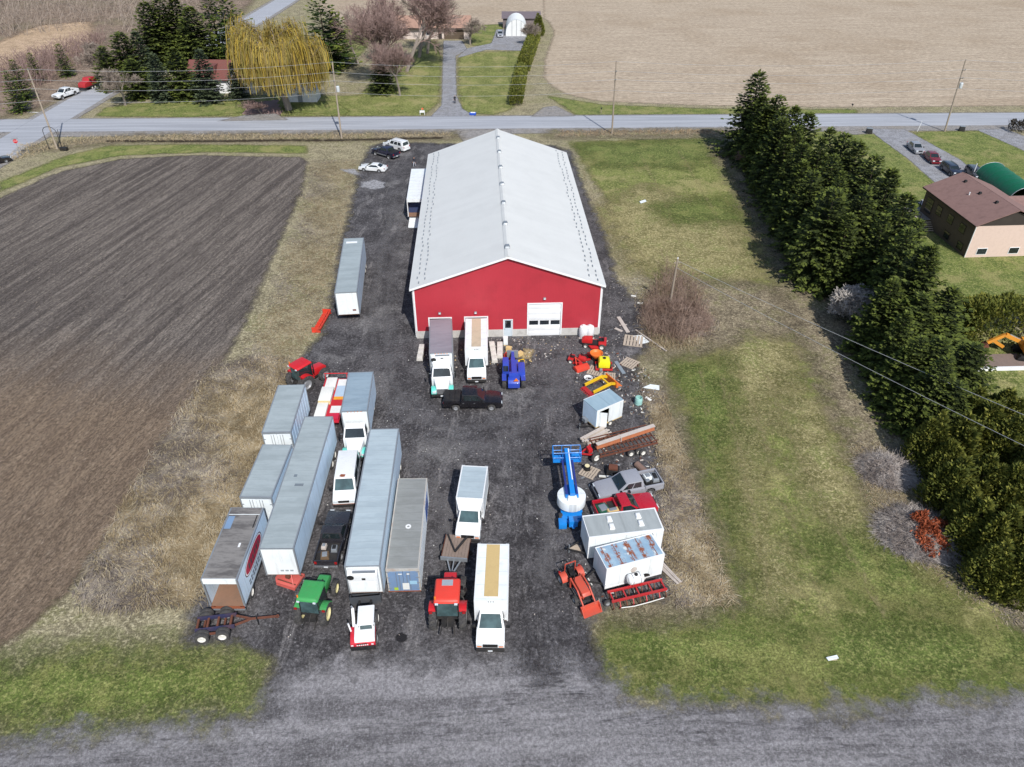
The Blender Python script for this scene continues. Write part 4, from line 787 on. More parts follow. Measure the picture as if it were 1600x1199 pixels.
# ---- signs and small roadside things
def post_sign(name, label, cat, b, h, shape, mt, rz=0):
    t = thing(name, label, cat, tuple(G(*b)), rz); P('post', MB().cyl((0, 0, 0), (0, 0, h), .035, n=6), m_gal, t)
    if shape == 'oct': P('panel', MB().prism([(.38*math.cos(a), h-.35+.38*math.sin(a)) for a in [math.pi/8+k*math.pi/4 for k in range(8)]], -.05, -.035, 'y'), mt, t)
    elif shape == 'round': P('panel', MB().cyl((0, -.05, h-.3), (0, -.035, h-.3), .38, n=20), mt, t)
    else: P('panel', MB().box(-.45, .45, -.05, -.035, h-.25, h), mt, t)
    return t
def text(parent, body, size, loc, rot, mt, name='lettering', ext=.004):
    cu = bpy.data.curves.new(name, 'FONT'); cu.body = body; cu.size = size; cu.align_x = 'CENTER'; cu.align_y = 'CENTER'; cu.extrude = ext; cu.resolution_u = 2
    o = bpy.data.objects.new(name, cu); C.objects.link(o); dg = bpy.context.evaluated_depsgraph_get(); me = bpy.data.meshes.new_from_object(o.evaluated_get(dg)); bpy.data.objects.remove(o)
    me.materials.clear(); me.materials.append(mt); o = link(name, me, parent); o.location = loc; o.rotation_euler = rot; return o
t = post_sign('stop_sign', 'red octagonal stop sign on a post at the left crossing', 'sign', (33, 244), 3.0, 'oct', paint('stop_red', (186, 28, 40), .5, .1), -20)
text(t, 'STOP', .26, (0, -.056, 2.65), (rad(90), 0, 0), m_white)
P('street_blade', MB().box(-.5, .5, -.02, .02, 3.0, 3.18), m_gal, t)
post_sign('road_sign', 'grey back of a round road sign across the crossing', 'sign', (33, 174), 3.2, 'round', m_gal, 10)
post_sign('marker_post', 'thin wooden marker stake beside the stop sign', 'stake', (46, 240), 1.6, 'rect', m_pole)
sg = thing('sign_frame', 'empty black arched sign frame beside the pale leaning pole', 'sign frame', tuple(G(90, 234)), 12)
for x in (-1.5, 1.2): P('post', MB().cyl((x, -.2, 0), (x, -.2, 3.2), .05, n=6), m_blk, sg)
P('arch', MB().tube([(-1.5+2.7*(1-math.cos(a))/2, -.2, 3.2+1.0*math.sin(a)) for a in np.linspace(0, math.pi, 10)], .05, 6), m_blk, sg); P('box', MB().box(.8, 2.2, -.5, .1, .02, .6), m_blk, sg, .03)
P('brace', MB().bar((1.2, -.2, .6), (1.6, -.2, 3.8), .06), m_blk, sg)
def mailbox(label, b):
    t = thing('mailbox', label, 'mailbox', tuple(G(*b)), 0); P('post', MB().box(-.05, .05, -.05, .05, 0, 1.0), m_pole, t); P('box', MB().prism([(-.11, 1.0), (.11, 1.0), (.11, 1.16), (.06, 1.24), (-.06, 1.24), (-.11, 1.16)], -.25, .25, 'y'), m_blk, t)
mailbox('black mailbox on the far verge behind the spruce row', (1330, 172)); mailbox('black mailbox on the far verge beside the plain utility pole', (939, 178))
pl = thing('reflector_board', 'small white barrier board with orange flags at the far drive mouth', 'barrier', tuple(G(660, 180)), 0); P('board', MB().box(-.5, .5, -.04, .04, .5, .9), m_white, pl)
for x in (-.45, .45): P('leg', MB().box(x-.04, x+.04, -.05, .05, 0, .5), m_white, pl)
P('flag', MB().box(-.1, .25, -.03, .03, 1.1, 1.4), paint('orange_flag', (226, 96, 50)), pl); P('staff', MB().cyl((-.1, 0, .9), (-.1, 0, 1.45), .02, n=5), m_white, pl)
bb = thing('recycling_box', 'blue recycling box at the roadside by the far drive', 'box', tuple(G(739, 180)), 8); P('bin', MB().box(-.6, .6, -.35, .35, .02, .5, -.06, -.05), paint('bright_blue', (36, 84, 190), .5, .1), bb, .03); P('contents', MB().box(-.5, .5, -.28, .28, .5, .56, .05, .05), m_wf, bb, .02)
for lab, b, sz in (('black tarp-covered heap at the neighbour drive entrance', (1357, 209), 1.0), ('small black bin beside the leaning right pole', (1502, 205), .9)):
    t = thing('black_bin', lab, 'bin', tuple(G(*b)), 15); P('bin', MB().box(-.6*sz, .6*sz, -.4*sz, .4*sz, 0, 1.0*sz, .1, .08), m_blk, t, .05); P('lid', MB().box(-.55*sz, .55*sz, -.38*sz, .38*sz, 1.002*sz, 1.08*sz), m_gal, t, .02)
st = thing('wood_stake', 'white wooden stake in the neighbour verge', 'stake', tuple(G(1433, 206)), 0); P('stake', MB().bar((0, 0, 0), (.3, 0, 1.9), .07), m_white, st); P('cap', MB().box(.24, .36, -.06, .06, 1.9, 1.96), m_white, st)
# low hedge heap at the right edge by the road
b = G(1592, 207); cr, tr = make_cedar(1.8, 1, 57, [m_leaf('dark_shrub', (36, 34, 30), (56, 50, 44)), m_leaf('dark_shrub_tip', (62, 56, 48), (80, 72, 60))], 900, (7, 3)); t = thing('dark_shrub', 'dark low shrub mass at the right picture edge by the road', 'shrub', (b.x+2, b.y, 0)); link('foliage', cr, t)
# ================================================================ VEHICLES  (local +y is the front)
m_tyre = paint('tyre_rubber', (58, 57, 58), .9, .6, (104, 100, 94), scale=4); m_rim = paint('steel_rim', (150, 152, 156), .4, .3, metal=.3); m_wrim = paint('white_rim', (214, 212, 206), .5, .3)
m_chr = paint('bumper_chrome', (168, 170, 174), .25, .2, metal=.7); m_lampw = paint('headlamp', (206, 214, 220), .15, .05); m_lampr = paint('tail_lamp', (150, 26, 28), .3, .1); m_amber = paint('amber_lamp', (224, 122, 40), .3, .1)
m_under = paint('underbody', (34, 33, 34), .8, .3); m_gl = glass(); m_gteal = glass('teal_windscreen', (50, 68, 70)); m_wp = car('white_paint', (224, 226, 228)); m_plate = paint('number_plate', (214, 218, 222), .5, .1)
WH = {}
def wheel(parent, x, y, r, w_, rim=None, dual=False, name='wheel', lug=False):
    rim = rim or m_rim; k = (round(r, 2), round(w_, 2), rim.name, lug)
    if k not in WH:
        h = w_/2; t = MB().lathe([(r*.58, -h*.9), (r*.86, -h), (r*.97, -h*.8), (r, -h*.45), (r, h*.45), (r*.97, h*.8), (r*.86, h), (r*.58, h*.9)], 22)
        if lug:
            for i in range(18):
                a = i*2*math.pi/18
                for sg in (-1, 1):
                    b_ = a+(.5*2*math.pi/18 if sg > 0 else 0)
                    t.bar((sg*h*.95, r*.99*math.cos(b_-.1), r*.99*math.sin(b_-.1)), (sg*h*.05, r*1.01*math.cos(b_+.1), r*1.01*math.sin(b_+.1)), r*.09, r*.07)
        rm = MB().lathe([(0, -h*.35), (r*.2, -h*.35), (r*.24, -h*.15), (r*.5, -h*.3), (r*.6, -h*.85), (r*.6, h*.85), (r*.5, h*.3), (r*.24, h*.15), (r*.2, h*.55), (0, h*.55)], 18)
        WH[k] = (t.mesh('tyre', smooth=True), rm.mesh('wheel', smooth=True))
    for i, xx in enumerate([x] if not dual else [x, x-math.copysign(w_*1.08, x)]):
        o = link(name, WH[k][1], parent, rim); o.location = (xx, y, r)
        if x < 0: o.rotation_euler = (0, 0, math.pi)
        link('tyre', WH[k][0], o, m_tyre)
def arch_profile(L0, L1, z0, top, axles, ra):
    """closed side outline: bottom edge with wheel arches then the given top from front to rear"""
    b = [(L0, z0)]
    for y in sorted(axles):
        b += [(y+ra*math.cos(a), max(z0, z0-.02+ra*1.0*math.sin(a)+.02)) for a in np.linspace(math.pi, 0, 9)]
    return b+[(L1, z0)]+top
def squeeze(mb, L0, L1, k=.12, a=.55):
    out = []
    for x, y, z in mb.v:
        c = (L0+L1)/2; u = (y-c)/((L1-L0)/2); f = max(0, (abs(u)-a)/(1-a)); out.append((x*(1-k*f*f), y, z))
    mb.v = out; return mb
def cabin(parent, W, yb0, yr0, yr1, yb1, zb, zr, mt, inset=.06, roof_in=.2, glassm=None, sides=2, windows=True, rear=True, nm='cabin'):
    """greenhouse: yb0 rear base, yr0 roof rear, yr1 roof front, yb1 front base"""
    hb, hr = W/2-inset, W/2-roof_in; g_ = glassm or m_gl
    v = [(-hb, yb0, zb), (hb, yb0, zb), (hb, yb1, zb), (-hb, yb1, zb), (-hr, yr0, zr), (hr, yr0, zr), (hr, yr1, zr), (-hr, yr1, zr)]
    c = P(nm, MB().add(v, [(3, 2, 1, 0), (4, 5, 6, 7), (0, 1, 5, 4), (1, 2, 6, 5), (2, 3, 7, 6), (3, 0, 4, 7)]), mt, parent, .05)
    P('windscreen', MB().face([v[2], v[3], v[7], v[6]], .07, .93, .1, .9), g_, c)
    if rear: P('rear_window', MB().face([v[0], v[1], v[5], v[4]], .1, .9, .2, .88), m_gl, c)
    if windows:
        for q in ([v[1], v[2], v[6], v[5]], [v[3], v[0], v[4], v[7]]):
            for k in range(sides):
                u0, u1 = .1+k*.8/sides+.02, .1+(k+1)*.8/sides-.02; P('side_window', MB().face(q, u0, u1, .18, .88), m_gl, c)
    return c
def base_vehicle(t, mt, L, W, z0, top, axles, r, tw=.24, sq=.1, rim=None, bev=.06, lights=True, bump=None, zl=.75, zt=.85, grille=True):
    L0, L1 = -L/2, L/2
    b = P('body', squeeze(MB().prism(arch_profile(L0, L1, z0, top, axles, r*1.16), -W/2, W/2), L0, L1, sq), mt, t, bev)
    P('chassis', MB().box(-W/2+.25, W/2-.25, L0+.25, L1-.25, z0-.08, z0+.3), m_under, t)
    for y in axles:
        for x in (-W/2+tw/2+.02, W/2-tw/2-.02): wheel(t, x, y, r, tw, rim)
    if lights:
        for sx in (-1, 1):
            x0, x1 = sorted((sx*(W/2*(1-sq)-.06), sx*(W/2*(1-sq)-.42))); P('headlight', MB().box(x0, x1, L1-.06, L1+.02, zl-.09, zl+.09), m_lampw, t, .02)
            x0, x1 = sorted((sx*(W/2*(1-sq)-.02), sx*(W/2*(1-sq)-.22))); P('tail_light', MB().box(x0, x1, L0-.015, L0+.05, zt-.12, zt+.14), m_lampr, t, .02)
        if grille: P('grille', MB().box(-W/2*(1-sq)+.46, W/2*(1-sq)-.46, L1-.05, L1+.012, zl-.12, zl+.08), m_blk, t)
        P('bumper', MB().box(-W/2*(1-sq), W/2*(1-sq), L1-.06, L1+.07, z0, z0+.24), bump or mt, t, .04); P('bumper', MB().box(-W/2*(1-sq), W/2*(1-sq), L0-.07, L0+.06, z0, z0+.22), bump or mt, t, .04)
        P('number_plate', MB().box(-.16, .16, L0-.085, L0-.071, z0+.06, z0+.2), m_plate, t)
    return b
def mirrors(t, W, y, z, mt=None, s_=1):
    for sx in (-1, 1): P('mirror', MB().box(*sorted((sx*(W/2+.02), sx*(W/2+.22*s_))), y-.06, y+.06, z, z+.17*s_), mt or m_blk, t, .02)
def sedan(name, label, cat, loc, head, mt, L=4.7, W=1.8, H=1.45, suv=False, group=None, sport=False):
    t = thing(name, label, cat, loc, head, group); z0 = .26 if not suv else .38; hb = (.9 if not suv else 1.08) if not sport else .82; r = .32 if not suv else .39
    y = L/2; top = [(y, z0+.3), (y-.08, hb-.16), (y-.5, hb-.06), (y-1.25, hb)]+([(-y+.9, hb+.04), (-y+.12, hb-.02), (-y, z0+.35)] if not suv else [(-y+.15, hb+.02), (-y, hb-.1), (-y, z0+.35)])
    base_vehicle(t, mt, L, W, z0, top, (-L*.3, L*.3), r, .22, .12, bump=mt, zl=hb-.2, zt=hb-.12)
    if suv: cabin(t, W, -y+.12, -y+.35, L*.12, L*.25, hb-.01, H, mt, .05, .18, sides=3)
    elif sport: cabin(t, W, -y+.45, -L*.2, L*.02, L*.24, hb-.02, H, mt, .1, .32, sides=1)
    else: cabin(t, W, -y+.72, -L*.24, L*.07, L*.24, hb-.02, H, mt, .07, .26)
    mirrors(t, W, L*.18, hb)
    if suv:
        for sx in (-1, 1): P('roof_rail', MB().bar((sx*(W/2-.25), -y+.5, H+.05), (sx*(W/2-.25), L*.1, H+.05), .04), m_blk, t)
    return t
def pickup(label, loc, head, mt, L=5.7, W=1.98, H=1.9, crew=True, cover=False, bump=None, rim=None, group=None, z0=.5, lower=None, name='pickup_truck'):
    t = thing(name, label, 'pickup truck', loc, head, group); y = L/2; r = .4; hb = 1.2; fl = .92; cl = 2.35 if crew else 1.7
    cf = y-1.75; cb = cf-cl                                      # cabin front base, cabin rear
    top = [(y, z0+.35), (y-.04, hb-.18), (y-.35, hb-.06), (cf+.1, hb), (cb, hb), (cb, fl), (-y, fl)]
    base_vehicle(t, mt, L, W, z0, top, (-L*.29, L*.32), r, .27, .07, rim, .05, bump=bump or m_chr, zl=hb-.25, zt=hb-.2)
    cabin(t, W, cb+.05, cb+.18, cf-.75, cf+.12, hb-.01, H, mt, .05, .19, sides=2 if crew else 1)
    for sx in (-1, 1): P('bed_side', MB().box(*sorted((sx*(W/2-.005), sx*(W/2-.12))), -y+.02, cb-.02, fl+.002, hb+.08), mt, t, .03)
    P('tailgate', MB().box(-W/2+.13, W/2-.13, -y+.01, -y+.1, fl+.002, hb+.06), mt, t, .02); P('bed_liner', MB().box(-W/2+.125, W/2-.125, -y+.11, cb-.03, fl+.002, fl+.02), m_under, t)
    P('bed_head', MB().box(-W/2+.125, W/2-.125, cb-.07, cb-.02, fl+.021, hb+.05), mt, t)
    if cover:
        for k in range(3):
            d = (cb+y-.1)/3; P('bed_cover', MB().box(-W/2+.06, W/2-.06, -y+.06+k*d, -y+.04+(k+1)*d, hb+.085, hb+.12), m_blk, t, .01)
    mirrors(t, W, cf-.1, hb+.05, s_=1.2); t['bed'] = (-y+.12, cb-.05, fl); 
    for sx in (-1, 1):
        for k in range(2 if crew else 1): P('door_handle', MB().box(*sorted((sx*(W/2), sx*(W/2+.03))), cb+.2+k*1.1, cb+.36+k*1.1, hb-.17, hb-.13), m_chr, t)
        for k in range(2 if crew else 1): P('door', MB().box(*sorted((sx*(W/2-.01), sx*(W/2+.008))), cb+.12+k*1.12, cb+1.18+k*1.12, z0+.1, hb-.03), mt, t, .02)
        if lower: P('rocker_panel', MB().box(*sorted((sx*W/2, sx*(W/2+.012))), -L*.29+.5, L*.32-.5, z0, z0+.22), lower, t)
    return t
# box bodies -------------------------------------------------------------
def m_roof(name, rgb, rgb2, pitch=.6, grime=.5):
    """aluminium trailer roof: cross seams and washed-out grime"""
    if name in MATS: return MATS[name]
    s = NT(name); sep = s.new('SeparateXYZ'); s.put(sep.inputs[0], s.co)
    fr = s.math('ABSOLUTE', s.math('SUBTRACT', s.math('FRACT', s.math('MULTIPLY', sep.outputs['Y'], 1/pitch)), .5))
    pn = s.new('TexWhiteNoise', noise_dimensions='1D'); s.put(pn.inputs['W'], s.math('FLOOR', s.math('MULTIPLY', sep.outputs['Y'], 1/pitch)))
    c = s.mix(s.rng(s.noise(.7, 6, .72, s.map((.5, 1.6, 1))), .4, .62, 0, grime), lin(rgb), lin(rgb2)); c = s.mix(s.math('MULTIPLY', pn.outputs[0], .22), c, tuple(x*.7 for x in lin(rgb)))
    c = s.mix(s.rng(fr, .455, .49, 0, .35), c, tuple(x*.55 for x in lin(rgb)))
    s.bump(s.rng(fr, .44, .5), .4, .02); MATS[name] = s.fin(c, .45, .15, .5); return MATS[name]
m_alu = m_roof('trailer_roof_grey', (168, 178, 180), (140, 150, 152)); m_alub = m_roof('trailer_roof_blue', (150, 168, 180), (124, 142, 156)); m_alul = m_roof('trailer_roof_light', (180, 194, 200), (154, 168, 176)); m_alud = m_roof('trailer_roof_sooty', (140, 136, 132), (84, 80, 78), 2.4, .8); m_aluv = m_roof('truck_roof_mauve', (152, 146, 154), (128, 122, 130), .4)
def m_panel(name, rgb, pitch=1.22, runs=.35):
    s = NT(name); c = lin(rgb); sep = s.new('SeparateXYZ'); s.put(sep.inputs[0], s.co)
    fr = s.math('ABSOLUTE', s.math('SUBTRACT', s.math('FRACT', s.math('MULTIPLY', sep.outputs['Y'], 1/pitch)), .5))
    c1 = s.mix(s.math('MULTIPLY', s.rng(s.noise(2.2, 5, .7, s.map((1, 1, .12))), .5, .72), runs), c, lin((150, 134, 118)))
    c1 = s.mix(s.rng(s.noise(.7, 5, .7), .42, .64, 0, .3), c1, tuple(x*.72 for x in c)); c1 = s.mix(s.rng(fr, .475, .492, 0, .5), c1, tuple(x*.45 for x in c))
    s.bump(s.rng(fr, .46, .5), .3, .01); MATS[name] = s.fin(c1, .42, 0, .5); return MATS[name]
m_side = m_panel('trailer_side_skylit', (206, 227, 244), 1.22, .2); m_wbox = m_panel('box_white', (226, 232, 234), 1.22, .25)  # m_side: white side panels with blue sky light mixed into the colour
def rivets(): pass
def boxbody(t, W, y0, y1, z0, z1, roof, side, front, rear=None, ribs=0, rail=m_gal, doors=False, open_rear=False, thick=.06, end_front=True):
    h = W/2
    for sx in (-1, 1):
        sd_ = P('side_wall', MB().box(*sorted((sx*h, sx*(h-thick))), y0, y1, z0, z1-.05), side, t)
        for k in range(ribs):
            y = y0+(y1-y0)*(k+.5)/ribs; P('rib', MB().box(*sorted((sx*h, sx*(h+.02))), y-.03, y+.03, z0+.02, z1-.1), side, sd_)
        P('top_rail', MB().box(*sorted((sx*(h+.015), sx*(h-.09))), y0-.01, y1+.01, z1-.12, z1+.012), rail, t); P('bottom_rail', MB().box(*sorted((sx*(h+.015), sx*(h-.07))), y0-.01, y1+.01, z0-.1, z0+.04), rail, t)
    P('roof', MB().box(-h+.085, h-.085, y0+.01, y1-.01, z1-.05, z1+.004), roof, t); P('floor', MB().box(-h+thick+.01, h-thick-.01, y0+.02, y1-.02, z0-.08, z0+.03), paint('trailer_floor', (136, 104, 84), .9, .5), t)
    P('front_wall', MB().box(-h+thick, h-thick, y1-thick, y1+.002, z0, z1-.052), front, t)
    P('front_header', MB().box(-h+.09, h-.09, y1-.04, y1+.012, z1-.1, z1+.008), rail, t)
    for sx in (-1, 1): P('corner_post', MB().box(*sorted((sx*(h+.012), sx*(h-.1))), y1-.1, y1+.012, z0, z1-.122), rail, t); P('corner_post', MB().box(*sorted((sx*(h+.012), sx*(h-.1))), y0-.012, y0+.1, z0, z1-.122), rail, t)
    P('rear_header', MB().box(-h+.09, h-.09, y0-.012, y0+.1, z1-.2 if not open_rear else z1-.45, z1+.008), rail if not open_rear else front, t)
    if not open_rear:
        if doors:
            for sx in (-1, 1):
                d = P('door', MB().box(*sorted((sx*.012, sx*(h-.1))), y0-.03, y0+.03, z0, z1-.21), rear or front, t)
                for x in (.28, .5): P('lock_rod', MB().cyl((sx*x, y0-.06, z0+.05), (sx*x, y0-.06, z1-.25), .022, n=6), m_gal, d)
                for k in range(4): P('hinge', MB().box(*sorted((sx*(h-.24), sx*(h-.01))), y0-.055, y0-.031, z0+.25+k*.62, z0+.33+k*.62), m_gal, d)
        else: P('rear_wall', MB().box(-h+thick, h-thick, y0-.002, y0+thick, z0, z1-.2), rear or front, t)
def running_gear(t, W, ys, r=.5, dual=True, rim=None):
    for y in ys:
        P('axle', MB().cyl((-W/2+.2, y, r), (W/2-.2, y, r), .07), m_under, t)
        for sx in (-1, 1): wheel(t, sx*(W/2-.16), y, r, .27, rim or m_wrim, dual)
def semi(label, loc, head, L, z0=1.1, z1=4.0, W=2.55, roof=None, side=None, front=None, rear=None, doors=True, ribs=0, group='semi-trailers in the yard', open_rear=False, tail='rear_near', gear=True, logo=False):
    """local +y is the nose of the trailer"""
    t = thing('semi_trailer', label, 'trailer', loc, head, group); y = L/2
    boxbody(t, W, -y, y, z0, z1, roof or m_alu, side or m_side, front or m_wbox, rear, ribs, m_gal, doors, open_rear)
    running_gear(t, W, [-y+1.2, -y+2.45] if L > 8 else [-y+1.6]); P('bogie_frame', MB().box(-.55, .55, -y+.4, -y+3.2, .5, z0-.11), m_under, t)
    for sx in (-1, 1):
        g_ = P('landing_leg', MB().box(sx*.75-.07, sx*.75+.07, y-2.4, y-2.26, .05, z0-.1), m_under, t); P('foot', MB().box(sx*.75-.16, sx*.75+.16, y-2.48, y-2.18, 0, .05), m_under, g_)
    P('underride_bar', MB().box(-W/2+.1, W/2-.1, -y+.02, -y+.12, .45, .57), m_gal, t)
    for sx in (-1, 1): P('tail_light', MB().box(*sorted((sx*(W/2-.05), sx*(W/2-.4))), -y-.03, -y-.013, z0-.09, z0-.02), m_lampr, t)
    return t
def fit(corners, z):                                              # roof corners (far-left, far-right, near-right, near-left) -> centre, heading of the far end, length
    q = [G(*c, z) for c in corners]; c = sum(q, Vector())/4; a, b = (q[0]+q[1])/2, (q[2]+q[3])/2
    return (c.x, c.y, 0), hd(b, a), (a-b).length, (q[1]-q[0]).length
def reefer(t, y1, z0, z1, W, s_=1):
    u = P('cooling_unit', MB().prism([(y1+.01, z0), (y1+.42*s_, z0+.15), (y1+.5*s_, z1-.35), (y1+.3*s_, z1-.1), (y1+.01, z1-.1)], -W/2+.2, W/2-.2), m_wp, t, .05)
    P('air_grille', MB().box(-W/2+.32, W/2-.6, y1+.28*s_, y1+.45*s_, z1-.2, z1-.1), m_gal, u); P('access_door', MB().box(-W/2+.35, W/2-.35, y1+.44*s_, y1+.485*s_, z0+.3, z0+(z1-z0)*.55), m_wbox, u); P('fan_port', MB().cyl((W/2-.42, y1+.36*s_, z1-.6), (W/2-.42, y1+.52*s_, z1-.62), .26, n=16), m_blk, u)
    P('control_box', MB().box(-.2, .05, y1+.47*s_, y1+.53*s_, z0+(z1-z0)*.65, z0+(z1-z0)*.72), m_blk, u)
# trailers -----------------------------------------------------------------
c, h, L, _ = fit([(435.2, 604), (475.6, 601.4), (452.6, 673.5), (411.4, 675.6)], 4.0)
semi('short grey-roofed trailer with double doors, directly behind the rear red tractor', c, h, 7.0, side=m_side, ribs=9)
c, h, L, _ = fit([(409.8, 696.5), (455.8, 696.5), (423.6, 775.3), (375.7, 775.9)], 4.0)
semi('short grey-roofed trailer with white doors beside the long trailer, middle of the left file', c, h, 6.3, side=m_side, ribs=0)
c, h, L, _ = fit([(361, 793.5), (411.3, 793.5), (369.2, 906.1), (313.5, 906.6)], 3.9)
tc = semi('sooty-roofed open trailer with a red oval emblem on its side', c, h, L, 1.0, 3.9, side=m_side, roof=m_alud, open_rear=True)
P('roof_patch', MB().box(-1.15, -.65, 1.3, 2.6, 3.905, 3.915), paint('roof_patch_blue', (120, 146, 176), .5, .2), tc); P('roof_patch', MB().box(.45, .6, -.5, -.1, 3.905, 3.915), m_white, tc); P('roof_seam', MB().box(-1.18, 1.18, L/2-.75, L/2-.7, 3.905, 3.92), m_wbox, tc); P('roof_slot', MB().box(.98, 1.06, 1.4, 2.7, 3.905, 3.915), m_blk, tc); P('rusty_sill', MB().box(-1.2, 1.2, -L/2-.03, -L/2-.014, .7, .98), paint('rust', (140, 78, 50), .9, .6, (92, 52, 36), scale=3), tc)
def oval(rx, rz, n=32): return [(rx*math.copysign(abs(math.cos(a))**.8, math.cos(a)), rz*math.copysign(abs(math.sin(a))**.8, math.sin(a))) for a in np.linspace(0, 2*math.pi, n, endpoint=False)]
em = P('emblem', MB().prism([(y-.15, z+2.75) for y, z in oval(2.05, .72)], 1.277, 1.281), paint('emblem_dark', (70, 30, 40), .5, .1), tc); P('emblem_ring', MB().prism([(y-.15, z+2.75) for y, z in oval(1.96, .66)], 1.2812, 1.284), m_white, em); P('emblem_field', MB().prism([(y-.15, z+2.75) for y, z in oval(1.84, .56)], 1.2842, 1.287), paint('emblem_red', (176, 28, 62), .5, .1), em)
m_let = paint('emblem_letters', (84, 74, 76), .6, .2)
for k in range(6): P('letter_mark', MB().prism([(-1.4+k*.46, 2.5), (-1.14+k*.46, 2.48+.05*(k % 2)), (-1.08+k*.46, 2.95), (-1.34+k*.46, 3.02-.06*(k % 3))], 1.2872, 1.289), m_let, em)
for k in range(7):
    for j in range(2): P('script_mark', MB().prism([(-1.9+k*.42, 1.62-j*.28), (-1.62+k*.42, 1.6-j*.28), (-1.58+k*.42, 1.78-j*.28), (-1.88+k*.42, 1.8-j*.28)], 1.277, 1.281), paint('script_grey', (92, 104, 118), .6, .2), tc)
c, h, L, _ = fit([(476.4, 650.5), (519.2, 651.6), (458, 855.8), (404.9, 858.7)], 4.0)
td = semi('long grey-roofed semi-trailer with plain white nose towards the camera', c, h+180, L, 1.1, 4.0, side=m_side, front=m_wbox)
for k in range(3): P('warning_mark', MB().box(-.85+k*.36, -.6+k*.36, L/2+.003, L/2+.006, 1.45, 1.62), paint('placard_grey', (150, 160, 166), .6, .3), td)
P('roof_hatch', MB().box(-.55, .15, L*.06, L*.06+.3, 4.005, 4.02), paint('hatch_grey', (112, 122, 130), .6, .2), td); P('roof_hatch', MB().box(.2, .45, -L*.01, .15, 4.005, 4.018), paint('hatch_grey', (112, 122, 130)), td)
c, h, L, _ = fit([(578.4, 671.7), (622.8, 668.9), (592.4, 883), (539, 886.5)], 4.0)
te = semi('long pale-roofed refrigerated trailer with white cooling unit on its nose', c, h+180, L, 1.1, 4.0, roof=m_alul, side=m_side); reefer(te, L/2, 1.5, 3.95, 2.55)
P('fuel_tank', MB().cyl((-.5, L/2-3.4, .8), (.5, L/2-3.4, .8), .3, n=12), m_gal, te)
c, h, L, _ = fit([(538, 372.9), (567.8, 371.7), (557.3, 457), (523.1, 457.2)], 4.0)
tf = semi('lone white semi-trailer parked by the track left of the barn', c, h+180, L, 1.1, 4.0, side=m_side, roof=m_alu)
P('roof_streak', MB().box(-.5, .9, -L/2+1.0, -L/2+1.5, 4.005, 4.012), m_white, tf); P('nose_mark', MB().box(-.9, -.5, L/2+.003, L/2+.006, 1.5, 1.75), paint('placard_rust', (128, 96, 90), .7, .4), tf)
# shipping container
c, h, L, _ = fit([(620.4, 748.7), (669, 746.9), (655, 890), (601.7, 890)], 2.55)
ct = thing('shipping_container', 'grey-roofed shipping container with striped corrugated side and stickers on its blue end', 'container', c, h)
W_ = 2.44; m_cblue = paint('container_blue', (112, 138, 172), .5, .4, (140, 150, 160)); m_cw = paint('container_side', (190, 198, 206), .5, .4, (120, 124, 130))
boxbody(ct, W_, -L/2, L/2, .15, 2.55, m_roof('container_roof', (150, 152, 150), (130, 132, 128), .9, .6), m_cw, m_cblue, m_cblue, 0, paint('container_rail', (176, 174, 168), .6, .5, (140, 92, 60)), True)
for sx in (-1, 1):
    for k in range(26): P('corrugation', MB().box(*sorted((sx*W_/2, sx*(W_/2+.035))), -L/2+.25+k*(L-.5)/26, -L/2+.25+(k+.5)*(L-.5)/26, .22, 2.42), m_cw, ct)
P('side_panel', MB().box(W_/2+.036, W_/2+.05, L/2-3.2, L/2-1.3, .6, 2.3), paint('panel_blue', (52, 92, 170), .5, .2), ct); P('side_panel', MB().box(W_/2+.036, W_/2+.05, L/2-2.4, L/2-2.1, .8, 2.2), m_white, ct)
for x, z, w_, hh, col in ((-.1, .35, .5, .75, (222, 224, 222)), (.45, .95, .55, .4, (150, 190, 214)), (-.75, .3, .3, .3, (170, 200, 60)), (-.35, 2.05, .3, .12, (214, 220, 224)), (.3, 2.05, .2, .14, (222, 224, 224))): P('sticker', MB().box(x, x+w_, -L/2-.085, -L/2-.082, z, z+hh), paint('sticker_%d_%d' % (col[0], col[2]), col, .5, .15), ct)
P('roof_ring', MB().lathe([(.1, 0), (.22, 0), (.22, .03), (.1, .03)], 18, 'z', (.1, -.6, 2.556)), m_white, ct); P('rust_sill', MB().box(-W_/2, W_/2, -L/2-.05, -L/2-.013, .02, .14), paint('rust', (140, 78, 50)), ct)
